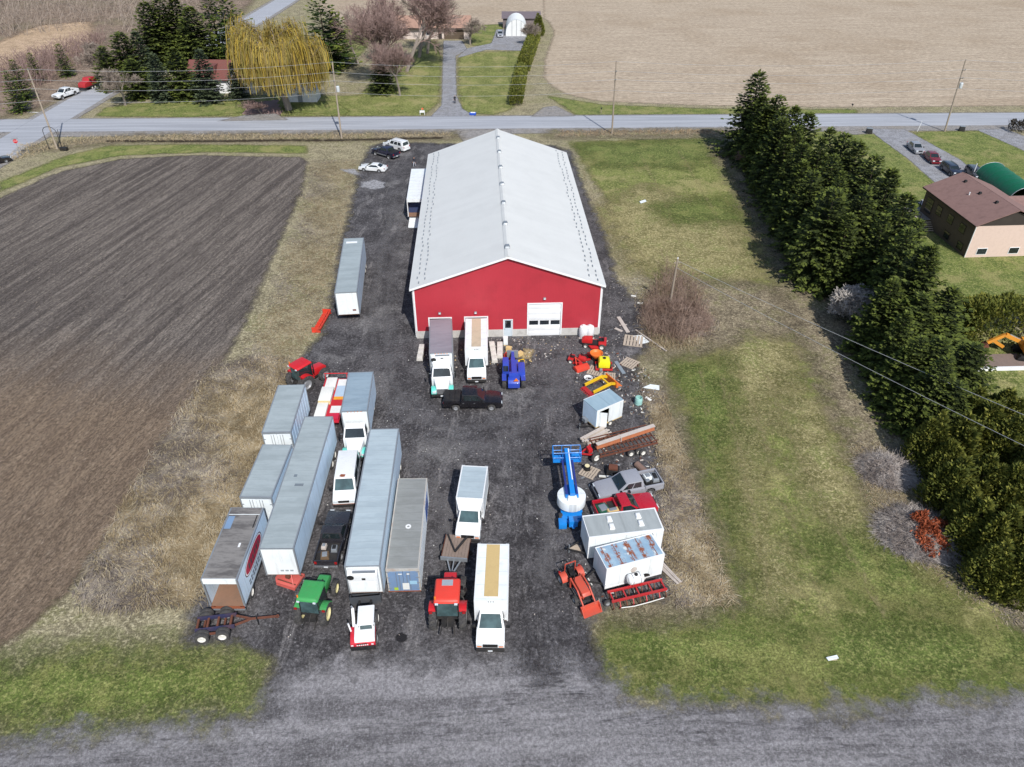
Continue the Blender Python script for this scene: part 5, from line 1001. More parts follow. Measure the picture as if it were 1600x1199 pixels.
# trucks --------------------------------------------------------------------
def box_truck(label, corners, zr, mt, roof, cabkind='hood', fender=None, W=2.45, L=None, stripe=None, cool=False, deflect=False, group='box trucks', zb=1.05, bx=None, tint=None):
    """front of the truck towards the camera; the box is the rear part"""
    c, h, BLn, _ = fit(corners, zr); L = L or BLn; t = thing('box_truck', label, 'truck', c, h+180, group); y = L/2
    boxbody(t, W, -y, y, zb, zr, roof, bx or m_wbox, m_wbox, None, 0, m_wp if not fender else m_gal, True)
    P('chassis', MB().box(-.5, .5, -y+.3, y+(2.5 if cabkind == 'hood' else 1.6), .5, zb-.11), m_under, t)
    if stripe: P('roof_skylight', MB().box(-.5, .5, -y+.05, y-.35, zr+.006, zr+.016), stripe, t)
    if cabkind == 'hood':                                        # conventional cab with separate wings
        P('cab_body', MB().box(-1.08, 1.08, y+.25, y+1.6, .75, 1.75), mt, t, .06); cabin(t, 2.16, y+.26, y+.32, y+1.0, y+1.6, 1.74, 2.6, mt, .02, .16, sides=1)
        hd_ = MB().add([(-.85, y+1.6, .8), (.85, y+1.6, .8), (.62, y+2.95, .8), (-.62, y+2.95, .8), (-.85, y+1.6, 1.72), (.85, y+1.6, 1.72), (.58, y+2.9, 1.42), (-.58, y+2.9, 1.42)], [(3, 2, 1, 0), (4, 5, 6, 7), (0, 1, 5, 4), (1, 2, 6, 5), (2, 3, 7, 6), (3, 0, 4, 7)]); P('hood', hd_, mt, t, .07)
        for sx in (-1, 1):
            fy0 = y+2.3; pr = [(fy0+.66*math.cos(a), .5+.66*math.sin(a)) for a in np.linspace(0, math.pi, 9)]+[(fy0-.5, .5)]+[(fy0+.5*math.cos(a), .5+.5*math.sin(a)) for a in np.linspace(math.pi, 0, 9)]
            P('fender', MB().prism(pr, *sorted((sx*.6, sx*1.12))), fender or mt, t, .03); P('headlight', MB().box(*sorted((sx*.66, sx*1.0)), y+2.85, y+2.97, .78, 1.0), m_lampw, t, .02); wheel(t, sx*.95, fy0, .48, .28, m_wrim)
        P('grille', MB().box(-.55, .55, y+2.94, y+3.0, .72, 1.3), m_chr, t); P('bumper', MB().box(-1.12, 1.12, y+3.0, y+3.16, .45, .75), m_blk, t, .04); P('number_plate', MB().box(-.2, .2, y+3.161, y+3.175, .5, .68), m_plate, t)
        for sx in (-1, 1): P('mirror', MB().box(*sorted((sx*1.3, sx*1.45)), y+1.25, y+1.35, 1.6, 2.25), m_blk, t, .02); P('mirror_arm', MB().bar((sx*1.08, y+1.3, 2.1), (sx*1.3, y+1.3, 2.1), .04), m_gal, t); P('fuel_tank', MB().cyl((sx*.95, y-.6, .65), (sx*.95, y+.3, .65), .28, n=12), m_gal, t)
        if cool: reefer(t, y, zr-1.35, zr, W, .7)
        for k in range(5): P('marker_lamp', MB().box(-.66+k*.3, -.58+k*.3, y+.02, y+.06, zr-.1, zr-.05), m_amber, t)
    else:                                                        # van cutaway
        P('front_body', squeeze(MB().prism([(y-.3, .5), (y+.85, .5)]+[(y+1.35+.44*math.cos(a), .5+.46*math.sin(a)) for a in np.linspace(math.pi, 0, 9)]+[(y+1.9, .5), (y+2.05, .62), (y+2.05, 1.05), (y+1.9, 1.25), (y+.95, 1.42), (y-.3, 1.42)], -1.0, 1.0), y-.3, y+2.4, .1), mt, t, .07)
        cabin(t, 2.0, y-.29, y-.25, y+.2, y+1.12, 1.41, 2.2, mt, .04, .22, tint or m_gteal, 1); P('cab_fairing', MB().box(-1.1, 1.1, y-.32, y+.012, 1.3, zr-.3), m_wp, t, .05)
        if deflect: P('roof_fairing', MB().add([(-1.1, y+.013, zr-.05), (1.1, y+.013, zr-.05), (1.1, y+.013, 2.2), (-1.1, y+.013, 2.2), (-.85, y+.5, 2.25), (.85, y+.5, 2.25)], [(0, 1, 2, 3), (0, 4, 5, 1), (3, 2, 5, 4), (0, 3, 4), (1, 5, 2)]), m_wp, t)
        for sx in (-1, 1): P('headlight', MB().box(*sorted((sx*.55, sx*.88)), y+2.0, y+2.08, .92, 1.1), m_lampw, t, .02); P('side_lamp', MB().box(*sorted((sx*.6, sx*.9)), y+2.0, y+2.075, .8, .9), m_amber, t); wheel(t, sx*.86, y+1.35, .38, .24, m_rim)
        P('grille', MB().box(-.52, .52, y+2.03, y+2.075, .78, 1.08), m_blk, t); P('bumper', MB().box(-.98, .98, y+2.0, y+2.2, .42, .72), m_under, t, .05); P('number_plate', MB().box(-.16, .16, y+2.2, y+2.215, .5, .62), m_plate, t); mirrors(t, 2.1, y+.9, 1.45, s_=1.3)
        for k in range(3): P('marker_lamp', MB().box(-.2+k*.17, -.13+k*.17, y+.013, y+.04, zr-.14, zr-.09), m_blk, t)
    running_gear(t, 2.3, [-y+1.5], .45 if cabkind == 'hood' else .38, True, m_wrim)
    for sx in (-1, 1): P('mudguard', MB().box(*sorted((sx*.62, sx*1.16)), -y+.6, -y+.64, .2, .9), m_blk, t)
    return t
m_teal = car('teal_paint', (96, 204, 190)); m_tan = paint('translucent_roof', (196, 170, 118), .6, .5, (168, 140, 96), scale=.8); m_tan3 = paint('translucent_roof_dusty', (192, 176, 152), .6, .4, scale=.8)
box_truck('white box truck with teal wings squeezed between the trailers', [(543.7, 582.4), (584, 580.8), (574.6, 642.6), (531.8, 642.6)], 3.7, m_wp, m_alub, 'hood', m_teal, bx=m_side)
box_truck('white box truck with teal wings and mauve roof backed into the barn', [(672, 499.3), (705.5, 498.9), (707.3, 552.2), (670.6, 551)], 3.7, m_wp, m_aluv, 'hood', m_teal, cool=True, W=2.4)
box_truck('white cube van with pale roof strip backed into the barn', [(728, 498), (760.7, 498), (760, 545.5), (728, 544.3)], 3.2, m_wp, m_wbox, 'van', None, stripe=m_tan3, W=2.35)
box_truck('white cube van with tan roof strip parked nearest the camera', [(746.7, 850.3), (795.3, 850.3), (792.6, 939.8), (741.3, 937.7)], 3.2, m_wp, m_wbox, 'van', None, stripe=m_tan, W=2.35)
box_truck('small white box truck with grey roof in front of the flat-deck trailer', [(723.5, 726.5), (760.8, 730.4), (755.7, 780.6), (712, 776.5)], 3.2, m_wp, m_alul, 'van', None, W=2.2, deflect=True)
# white box trailer beside the barn with a ramp
c, h, L, _ = fit([(645.5, 264), (664, 264), (657, 311.5), (639.5, 311.5)], 3.6)
tb = thing('box_trailer', 'white-roofed box trailer standing along the barn wall, open end to the camera', 'trailer', c, h); boxbody(tb, 2.4, -L/2, L/2, 1.0, 3.6, m_wbox, m_wbox, m_wbox, None, 0, m_wp, False, True); running_gear(tb, 2.4, [-L/2+1.5, -L/2+2.6])
P('shade_panel', MB().box(-1.1, 1.1, -L/2+1.2, -L/2+1.25, 1.04, 3.4), paint('navy_shade', (44, 58, 96), .7, .2), tb)  # panel coloured as the dark blue shade inside the open box
rp = thing('loading_ramp', 'white aluminium ramp leaning from the open box trailer beside the barn', 'ramp', tuple(G(646, 357)), 2)
P('deck', MB().slab((-.7, 0, .05), (.7, 0, .05), (.7, 4.2, .9), (-.7, 4.2, .9), .06), m_wbox, rp)
for sx in (-1, 1): P('side_rail', MB().bar((sx*.72, 0, .14), (sx*.72, 4.2, .99), .06, .1), m_white, rp); P('leg', MB().box(sx*.6-.04, sx*.6+.04, 4.0, 4.08, 0, .84), m_gal, rp)
P('prop_bar', MB().bar((.3, 4.0, .95), (-.5, 5.0, 1.5), .06), paint('orange_bar', (196, 92, 40)), rp)
# cars and pickups ------------------------------------------------------------
def place(a, b): A, B = G(*a), G(*b); m_ = (A+B)/2; return (m_.x, m_.y, 0), hd(A, B)      # rear and front ground pixels
m_black = car('black_paint', (22, 21, 26)); m_navy = car('navy_paint', (30, 32, 56)); m_silver = car('silver_paint', (150, 152, 160)); m_redp = car('red_paint', (176, 26, 44)); m_maroon = car('maroon_paint', (112, 24, 36)); m_grey = car('grey_paint', (140, 142, 148)); m_dkblue = car('dark_blue_paint', (34, 40, 58))
l, h = place((601, 268), (566, 265)); sedan('sports_car', 'low white sports car with black rear window in the upper yard', 'car', l, h, m_wp, 4.6, 1.9, 1.22, sport=True)
l, h = place((619, 249), (588, 240)); pickup('navy blue pickup parked beside the white estate car', l, h, m_navy, 5.4, 1.95, 1.85, True, True, lower=m_chr)
l, h = place((637, 238), (603, 229)); sedan('suv', 'white sport utility vehicle parked behind the navy pickup', 'car', l, h, m_wp, 5.1, 1.95, 1.85, True)
l, h = place((693, 634), (786, 634)); pickup('shiny black pickup with folded bed cover standing across the yard by the barn', l, h, m_black, 5.8, 2.0, 1.92, True, True, m_black)
l, h = place((512, 892), (534, 812)); bp = pickup('black pickup with open cluttered bed parked between the long trailers', l, h, car('faded_black_paint', (44, 43, 48)), 5.6, 1.95, 1.85, False)
l, h = place((1040, 757), (918, 782)); sp = pickup('silver pickup with scrap in its bed beside the blue boom lift', l, h, m_silver, 5.9, 2.0, 1.9, True, z0=.5)
l, h = place((925, 812), (1024, 794)); rp_ = pickup('red pickup with a green sheet in its bed, half hidden by white trailers', l, h, m_redp, 5.3, 1.9, 1.8, False)
# white van with rust
l, h = place((549, 727), (539, 799)); vn = thing('cargo_van', 'white cargo van with a rust patch above the windscreen, hemmed in by trailers', 'van', l, h); y = 2.7
base_vehicle(vn, m_wp, 5.4, 1.98, .4, [(y, .75), (y-.1, 1.05), (y-.95, 1.2), (-y+.05, 1.2), (-y, .8)], (-1.7, 1.75), .37, .25, .07, bump=m_under, zl=.95)
cabin(vn, 1.98, -y+.06, -y+.16, y-1.75, y-.98, 1.19, 2.12, m_wp, .02, .16, m_gteal, 2); mirrors(vn, 2.0, y-1.15, 1.3, s_=1.3); P('rust_patch', MB().prism([(-.1, y-2.1), (.3, y-2.15), (.42, y-1.9), (.2, y-1.78), (-.05, y-1.8)], 2.122, 2.126, 'z'), paint('rust', (140, 78, 50)), vn)
P('rust_edge', MB().box(-.95, .95, y-.02, y+.015, .66, .72), paint('rust', (140, 78, 50)), vn)
# the neighbour's cars, road traffic, far car
l, h = place((1420, 228), (1438, 244)); sedan('parked_car', 'silver car first in line on the neighbour drive', 'car', l, h, m_grey, 4.6, 1.8, 1.45, group='cars on the neighbour drive')
l, h = place((1446, 243), (1464, 260)); sedan('parked_car', 'dark red car second in line on the neighbour drive', 'car', l, h, m_maroon, 4.5, 1.8, 1.45, group='cars on the neighbour drive')
l, h = place((1472, 262), (1496, 280)); sedan('parked_car', 'dark blue car third on the drive, touching the brick house roofline', 'car', l, h, m_dkblue, 4.7, 1.8, 1.5, True, group='cars on the neighbour drive')
l, h = place((1513, 270), (1528, 284)); sedan('parked_car', 'dark grey car in front of the green fabric garage', 'car', l, h, car('charcoal_paint', (58, 60, 66)), 4.6, 1.8, 1.5, True, group='cars on the neighbour drive')
l, h = place((781, 52), (782, 62)); sedan('parked_car', 'silver car left of the white dome shelter', 'car', l, h, m_silver, 4.6, 1.8, 1.45)
l, h = place((122, 146), (86, 158)); pickup('white pickup towing a red machine on the side road', l, h, m_wp, 5.8, 2.0, 1.95, True)
l, h = place((152, 134), (124, 145)); tr = thing('towed_machine', 'red farm machine on a low trailer behind the white road pickup', 'trailer', l, h)
m_fred = paint('farm_red', (170, 40, 46), .5, .3)
P('deck', MB().box(-1.1, 1.1, -3, 2.4, .6, .75), m_under, tr); P('drawbar', MB().bar((0, 2.4, .6), (0, 4.0, .55), .12), m_under, tr); P('machine_body', MB().prism([(-2.4, .76), (1.8, .76), (1.6, 1.6), (.2, 1.8), (-.4, 2.4), (-2.0, 2.3)], -.9, .9), m_fred, tr, .06); running_gear(tr, 2.2, [-1.0, -.1], .38, False)
l, h = place((-14, 258), (4, 254)); sedan('parked_car', 'dark car at the left picture edge on the side road', 'car', l, h, m_black, 4.6, 1.8, 1.45)
# TRACTORS ----------------------------------------------------------------------
def tractor(label, loc, head, col, rimc, big=.85, fr=.6, roof=None, cabin_z=2.75, s_=1, duals=False, roofw=1.7, loader=False, rops=False, fl=1.5, name='tractor'):
    t = thing(name, label, 'tractor', loc, head); t.scale = (s_, s_, s_)
    P('hood', MB().prism([(.35, .75), (2.35, .8), (2.45, 1.25), (2.2, 1.5), (.35, 1.72)], -.42, .42), col, t, .08); P('chassis', MB().box(-.3, .3, -1.2, 2.2, .45, .85), m_under, t, .03)
    P('grille', MB().box(-.32, .32, 2.42, 2.47, .85, 1.25), m_blk, t); P('exhaust', MB().cyl((.5, .75, 1.3), (.5, .75, 2.7), .05, n=8), m_blk, t)
    wx = .95; wf = .85
    for sx in (-1, 1):
        wheel(t, sx*wx, -.75, big, .5, rimc, duals, lug=True); wheel(t, sx*wf, 1.75, fr, .36, rimc, lug=True)
        pr = [(-.75+(big+.1)*math.cos(a), big+(big+.1)*math.sin(a)) for a in np.linspace(.3, 1.95, 9)]; pr += [(-.75+(big+.03)*math.cos(a), big+(big+.03)*math.sin(a)) for a in np.linspace(1.95, .3, 9)]
        f = P('fender', MB().prism(pr, *sorted((sx*.55, sx*1.2))), col, t); P('tail_light', MB().box(*sorted((sx*.95, sx*1.15)), -1.16-(big-.6)*.3, -1.06-(big-.6)*.3, big*1.95, big*1.95+.14), m_lampr, f)
    P('axle', MB().cyl((-wx, -.75, big), (wx, -.75, big), .13), m_under, t); P('axle', MB().cyl((-wf, 1.75, fr), (wf, 1.75, fr), .09), m_under, t)
    z0 = 1.35
    if not rops:
        for x, y in ((-.72, -1.15), (.72, -1.15), (-.7, .42), (.7, .42)): P('cab_pillar', MB().bar((x, y, z0-.35), (x*.94, y*.9, cabin_z), .07), m_blk, t)
        q = .66; P('cab_floor', MB().box(-.7, .7, -1.1, .4, .95, 1.2), m_under, t)
        for nm, a in (('windscreen', [(q, .42, z0), (-q, .42, z0), (-q*.95, .38, cabin_z-.05), (q*.95, .38, cabin_z-.05)]), ('rear_window', [(-q, -1.15, z0), (q, -1.15, z0), (q*.95, -1.04, cabin_z-.05), (-q*.95, -1.04, cabin_z-.05)]), ('side_window', [(.72, -1.1, z0), (.72, .38, z0), (.68, .36, cabin_z-.05), (.68, -1.0, cabin_z-.05)]), ('side_window', [(-.72, .38, z0), (-.72, -1.1, z0), (-.68, -1.0, cabin_z-.05), (-.68, .36, cabin_z-.05)])): P(nm, MB().slab(*a, .015), m_gteal if 'rear' in nm else m_gl, t)
        rf = P('cab_roof', MB().box(-roofw/2, roofw/2, -1.35, .62, cabin_z, cabin_z+.26, .12, .14), roof or col, t, .16)
        for x in (-.6, .6): P('work_lamp', MB().box(x-.1, x+.1, -1.42, -1.34, cabin_z+.02, cabin_z+.13), m_lampw, rf)
        P('beacon', MB().cyl((-.7, -1.1, cabin_z+.2), (-.7, -1.1, cabin_z+.42), .06), m_amber, rf); P('hatch', MB().box(-.35, .35, -.1, .35, cabin_z+.25, cabin_z+.285), paint('hatch_pale', (150, 160, 168), .4, .2) if roof and roof.name == 'roof_red' else (roof or col), rf)
        for sx in (-1, 1): P('mirror', MB().box(*sorted((sx*1.0, sx*1.2)), .3, .36, 1.9, 2.25), m_blk, t); P('mirror_arm', MB().bar((sx*.7, .33, 2.1), (sx*1.0, .33, 2.1), .03), m_blk, t)
    else:
        P('seat', MB().box(-.25, .25, -.75, -.3, 1.1, 1.25).box(-.25, .25, -.85, -.75, 1.2, 1.65), m_blk, t, .04)
        for x in (-.55, .55): P('roll_bar', MB().bar((x, -1.0, .9), (x, -1.0, 2.2), .07), col, t)
        P('roll_bar_top', MB().bar((-.55, -1.0, 2.2), (.55, -1.0, 2.2), .07), col, t); P('steering_wheel', MB().lathe([(.17, 0), (.2, .015), (.17, .03)], 14, 'z', (0, .15, 1.6)), m_blk, t)
    for sx in (-.35, .35): P('lift_arm', MB().bar((sx, -1.1, .75), (sx*1.3, -2.0, .55), .08), m_under, t)
    P('hitch', MB().bar((0, -1.1, 1.1), (0, -1.75, .8), .08).box(-.4, .4, -1.35, -1.1, .5, 1.0), m_under, t)
    if loader:
        for sx in (-1, 1): P('loader_arm', MB().bar((sx*.62, .3, 1.6), (sx*.62, 1.6, 1.45), .12, .16).bar((sx*.62, 1.6, 1.45), (sx*.62, 3.0, .5), .12, .16), col, t); P('ram', MB().cyl((sx*.62, .9, 1.0), (sx*.62, 2.1, 1.0), .045), m_chr, t); P('loader_post', MB().box(sx*.62-.08, sx*.62+.08, .25, .45, .5, 1.7), col, t)
        P('cross_tube', MB().bar((-.62, 2.2, 1.05), (.62, 2.2, 1.05), .12), col, t)
        b = P('bucket', MB().prism([(2.95, .05), (3.75, .05), (3.75, .08), (3.05, .14), (2.98, .7), (2.9, .72)], -.95, .95), col, t)
        for sx in (-1, 1): P('bucket_cheek', MB().prism([(2.95, .06), (3.7, .06), (3.2, .66), (2.95, .7)], *sorted((sx*.95, sx*.9))), col, b)
    return t
m_case = paint('case_red', (196, 34, 40), .35, .15, coat=.4); m_green = paint('tractor_green', (62, 150, 82), .45, .3, coat=.1); m_yrim = paint('yellow_rim', (204, 196, 60), .5, .3); m_crim = paint('cream_rim', (206, 198, 150), .5, .3)
A = lambda *p: tuple(G(*p))
l, h = place((699, 1004), (706, 918)); tractor('red tractor with rounded red cab roof beside the nearest cube van', l, 2, m_case, m_rim, .85, .62, paint('roof_red', (218, 66, 52), .45, .15), s_=1.12)
l, h = place((489, 996), (505, 917)); tractor('green tractor with yellow wheel rims in front of the long trailer', l, 9, m_green, m_crim, .85, .62, m_green, s_=.98)
tractor('red tractor with boxy flat roof standing at the top of the left file', A(480, 601), 40, m_case, m_rim, .95, .7, s_=1.0, roofw=1.6)
tractor('small orange-red loader tractor without cab at the right of the yard', A(897, 915), 158, paint('kubota_orange', (192, 78, 58), .5, .4), m_rim, .6, .4, rops=True, loader=True, s_=.8, name='loader_tractor')
# white and red compact loader with wide bucket
wl = thing('wheel_loader', 'white and red compact loader with dark bucket, rear to the camera', 'loader', A(571, 992), -4); m_lred = paint('loader_red', (196, 34, 52), .4, .2)
P('rear_body', MB().prism([(-1.5, .55), (-.2, .55), (-.2, 1.35), (-.9, 1.4), (-1.5, 1.15)], -.85, .85), m_lred, wl, .05); P('engine_cover', MB().prism([(-1.45, 1.16), (-.25, 1.42), (-.25, 1.7), (-1.3, 1.5)], -.55, .85), m_wp, wl, .05)
P('cab', MB().box(-.25, .8, -.7, .75, .9, 2.15, .05, .06), m_wp, wl, .05); P('rear_window', MB().slab((-.15, -.71, 1.5), (.7, -.71, 1.5), (.67, -.66, 2.05), (-.12, -.66, 2.05), .015), m_gteal, wl); P('side_window', MB().slab((.805, -.55, 1.5), (.805, .6, 1.5), (.77, .58, 2.05), (.77, -.53, 2.05), .015), m_gl, wl); P('side_window', MB().slab((-.255, .6, 1.5), (-.255, -.55, 1.5), (-.22, -.53, 2.05), (-.22, .58, 2.05), .015), m_gl, wl); P('cab_roof', MB().box(-.32, .86, -.8, .85, 2.151, 2.24, .04, .04), m_white, wl, .04)
P('counterweight', MB().box(-.85, .85, -1.6, -1.48, .5, .85), m_blk, wl, .03); P('rear_grille', MB().box(-.4, .3, -1.515, -1.49, 1.02, 1.12), m_blk, wl)
for k in range(6): P('letter_mark', MB().box(-.42+k*.14, -.33+k*.14, -1.512, -1.498, .9, 1.0), m_white, wl)
for x in (-.72, .66): P('tail_light', MB().box(x-.08, x+.08, -1.52, -1.49, .92, 1.04), m_lampw, wl)
for sx in (-1, 1):
    wheel(wl, sx*.78, -.8, .5, .38, m_rim, lug=True); wheel(wl, sx*.78, .95, .5, .38, m_wrim, lug=True); P('lift_arm', MB().bar((sx*.42, .3, 1.5), (sx*.42, 2.35, .85), .12, .2), m_under, wl)
P('front_frame', MB().box(-.4, .4, .75, 1.4, .45, 1.1), m_under, wl, .03); P('boom', MB().bar((-.62, -.3, 1.2), (-.72, .9, 1.9), .2).bar((-.72, .9, 1.9), (-.9, 1.4, 1.5), .12), m_wp, wl); P('exhaust', MB().cyl((-.8, -.6, 1.3), (-.95, -.4, 2.0), .06), m_white, wl)
b = P('bucket', MB().prism([(2.3, .42), (3.3, .4), (3.3, .44), (2.42, .52), (2.35, 1.3), (2.27, 1.32)], -1.12, 1.12), paint('bucket_grey', (70, 74, 80), .6, .4), wl); P('load', MB().prism([(2.42, .52), (3.1, .46), (2.45, .9)], -.5, .45), paint('dirt', (98, 78, 56), .9, .5, scale=3, bump=.8), b)
for sx in (-1, 1): P('bucket_cheek', MB().prism([(2.32, .44), (3.25, .42), (2.7, 1.15), (2.32, 1.28)], *sorted((sx*1.12, sx*1.06))), paint('bucket_grey', (70, 74, 80)), b)
# blue telehandler
th = thing('telehandler', 'blue telescopic handler with raised boom in front of the barn', 'telehandler', A(802, 592), 1); m_blue = paint('machine_blue', (44, 72, 176), .4, .25, coat=.2)
P('chassis', MB().box(-.55, .55, -2.0, 2.0, .55, 1.05), m_blue, th, .05); P('rear_body', MB().prism([(-2.5, .6), (-1.6, .6), (-1.6, 1.5), (-2.2, 1.45), (-2.5, 1.2)], -.6, .6), m_blue, th, .06); P('boom_pivot', MB().box(-.5, .5, -1.95, -1.35, 1.1, 1.9), m_blue, th, .05)
P('boom', MB().bar((0, -1.7, 1.75), (0, 1.6, 1.5), .42, .4), m_blue, th); P('inner_boom', MB().bar((0, 1.5, 1.5), (0, 2.9, 1.35), .3, .3), m_blue, th); P('fork_carriage', MB().box(-.6, .6, 2.9, 3.05, .7, 1.6), m_gal, th)
for x in (-.4, .4): P('fork', MB().box(x-.06, x+.06, 3.05, 4.1, .7, .77), m_gal, th)
cb = P('cab', MB().box(-1.15, -.45, -.6, .9, .8, 2.2, .04, .06), m_blue, th, .04); P('side_window', MB().box(-1.165, -1.15, -.45, .75, 1.4, 2.05), m_gl, cb); P('windscreen', MB().box(-1.05, -.55, .84, .9, 1.4, 2.05), m_gl, cb); P('rear_window', MB().box(-1.05, -.55, -.62, -.56, 1.4, 2.05), m_gl, cb)
P('engine_box', MB().box(.5, 1.2, -1.2, .9, .8, 1.5), m_blue, th, .05); P('warning_triangle', MB().prism([(-.05, 1.5), (.5, 1.5), (.22, 1.9)], -2.53, -2.51, 'y'), m_amber, th)
for sx in (-1, 1):
    for y in (-1.45, 1.5): wheel(th, sx*.98, y, .6, .42, m_wrim, lug=True)
    P('mudguard', MB().box(*sorted((sx*.75, sx*1.2)), -2.05, -.85, 1.24, 1.28), m_blue, th)
# blue boom lift
bl = thing('boom_lift', 'bright blue boom lift with white round counterweight and railed basket', 'boom lift', A(891, 800), 0); m_lb = paint('lift_blue', (24, 128, 210), .4, .15, coat=.2)
P('chassis', MB().box(-.9, .9, -1.5, 1.5, .45, .85), m_lb, bl, .05)
for sx in (-1, 1):
    for y in (-1.1, 1.1): wheel(bl, sx*.95, y, .45, .34, m_blk)
P('turntable', MB().cyl((0, 0, .85), (0, 0, 1.15), .75, n=20), m_under, bl); pts = [(1.2*math.cos(a), 1.2*math.sin(a)*.95-.1) for a in np.linspace(0, 2*math.pi, 25)[:-1]]
P('counterweight', MB().prism(pts, 1.2, 2.1, 'z'), m_wbox, bl, .06); P('turret', MB().box(-.55, .55, -.5, .9, 2.101, 2.35), m_lb, bl, .04); P('turret_cap', MB().box(-.45, .45, -.9, -.35, 2.101, 2.45, .1, .1), m_wbox, bl, .08)
P('lower_boom', MB().bar((-.42, -.3, 2.4), (-.42, 3.6, 2.55), .16, .2).bar((.42, -.3, 2.4), (.42, 3.6, 2.55), .16, .2), paint('boom_navy', (40, 56, 130), .4, .2), bl); P('main_boom', MB().bar((0, -.6, 2.6), (0, 4.4, 3.1), .4, .42), m_lb, bl); P('boom_stripe', MB().bar((.12, .8, 3.0), (.12, 4.3, 3.33), .08, .02), m_white, bl); P('ram', MB().cyl((0, .2, 2.2), (0, 2.8, 2.5), .09), m_chr, bl)
bk = P('basket_floor', MB().box(-1.2, 1.2, 3.7, 4.7, 2.25, 2.3), m_lb, bl)
rl = MB()
for z in (2.8, 3.35): rl.tube([(-1.2, 3.7, z), (1.2, 3.7, z), (1.2, 4.7, z), (-1.2, 4.7, z), (-1.2, 3.7, z)], .035, 6)
P('basket_rails', rl, m_lb, bk)
for x in (-1.2, -.4, .4, 1.2):
    for y in (3.7, 4.7): P('basket_post', MB().cyl((x, y, 2.3), (x, y, 3.35), .03, n=6), m_lb, bk)
P('control_box', MB().box(.3, 1.0, 3.75, 4.05, 2.9, 3.15), m_lb, bk, .03); P('base_box', MB().box(-1.2, -.55, -2.3, -1.55, .4, .95), m_lb, bl, .04); P('tow_frame', MB().bar((-.6, -1.4, .6), (0, -2.4, .6), .14).bar((.6, -1.4, .6), (0, -2.4, .6), .14).box(-.35, .35, -2.2, -1.5, .5, 1.1), m_lb, bl)
# ================================================================ IMPLEMENTS, MATERIALS AND CLUTTER
m_ored = paint('implement_orange', (206, 64, 44), .5, .3); m_fadered = paint('faded_red', (196, 92, 84), .6, .4); m_rust = paint('rust', (140, 78, 50)); m_rustd = paint('rusty_steel', (104, 62, 46), .85, .6, (70, 48, 40), scale=3); m_wood = paint('weathered_wood', (178, 164, 148), .9, .4, (130, 118, 104), scale=3); m_plank = paint('planks_grey', (188, 178, 170), .9, .4, (140, 130, 122), scale=3); m_oran = paint('machine_orange', (222, 116, 44), .5, .3); m_yel = paint('machine_yellow', (226, 184, 34), .45, .25); m_yelt = paint('yellow_tank', (226, 222, 36), .4, .15); m_plyw = paint('plywood', (206, 178, 124), .8, .3); m_mred = paint('mower_red', (186, 34, 36), .4, .25, coat=.2)
# orange-red grader blade by the lone trailer
t = thing('grader_blade', 'orange-red steel blade implement lying beside the lone trailer', 'implement', A(503, 505), 8)
P('blade', MB().prism([(-.5, .05), (-.2, .0), (.1, .12), (.3, .6), (.22, .62), (0, .22), (-.2, .12), (-.5, .14)], -2.2, 2.2, 'y').xf(Matrix.Identity(4)), m_ored, t)
P('back_beam', MB().box(.3, .5, -2.1, 2.1, .3, .5), m_ored, t)
for k in range(7): P('rib', MB().box(-.3, .4, -2.0+k*.65, -1.92+k*.65, .13, .5), m_ored, t)
for y in (-2.1, 2.06): P('end_plate', MB().box(-.5, .5, y, y+.06, 0, .66), m_ored, t)
# flat wagon with insulated panels
t = thing('flat_wagon', 'red flat wagon loaded with white panels behind the long trailer', 'wagon', A(521, 636), 1); fz_ = 1.0
P('deck', MB().box(-1.25, 1.25, -3.6, 3.4, .85, 1.0), paint('wagon_red', (188, 38, 56), .6, .3), t); P('head_rail', MB().bar((-1.3, 3.4, 1.7), (1.4, 3.4, 1.7), .07).bar((-1.2, 3.4, 1.0), (-1.2, 3.4, 1.7), .07).bar((1.0, 3.4, 1.0), (1.0, 3.4, 1.7), .07), m_case, t); running_gear(t, 2.3, [-2.0, 2.0], .42, False)
def slabthing(name, label, cat, loc, head, x0, x1, y0, y1, z0, z1, mt, edge=None, group=None):
    t = thing(name, label, cat, loc, head, group); P('panel', MB().box(x0, x1, y0, y1, z0, z1), mt, t, .012)
    if edge: P('edge', MB().box(x0-.004, x1+.004, y0-.012, y0-.002, z0+.02, z1-.02), edge, t)
    return t
L0 = A(521, 636); m_foam = paint('foam_edge', (214, 192, 130), .8, .2); m_pw = paint('panel_white', (226, 226, 220), .6, .15)
for i, (x0, x1, y0, y1, n, lab) in enumerate([(-1.2, -.15, -3.3, -1.0, 2, 'low stack of white panels on the near left of the red wagon'), (-1.22, 0, -.9, 1.4, 3, 'taller stack of white panels in the middle of the red wagon'), (-1.0, .05, 1.45, 3.2, 2, 'stack of white panels at the far end of the red wagon')]):
    t = thing('panel_stack', lab, 'panels', (L0[0], L0[1], fz_+.002), 1, 'panels on the red wagon')
    for k in range(n): P('panel', MB().box(x0+.03*k, x1+.02*k, y0, y1, k*.17, k*.17+.16), m_pw, t, .01); P('foam_edge', MB().box(x0+.03*k+.01, x1+.02*k-.01, y0-.012, y0-.002, k*.17+.02, k*.17+.14), m_foam, t)
t = thing('striped_board', 'long board striped white, grey, orange and red on the right of the red wagon', 'board', (L0[0], L0[1], fz_+.002), 1)
for y0, y1, col in ((-3.5, -2.6, (198, 36, 66)), (-2.6, -1.5, (226, 226, 222)), (-1.5, -.5, (190, 34, 42)), (-.5, .0, (232, 160, 50)), (.0, 1.8, (176, 196, 214)), (1.8, 2.9, (228, 228, 224))): P('stripe', MB().box(.25, 1.2, y0, y1-.004, 0, .3), paint('stripe_%d_%d_%d' % col, col, .5, .15), t)
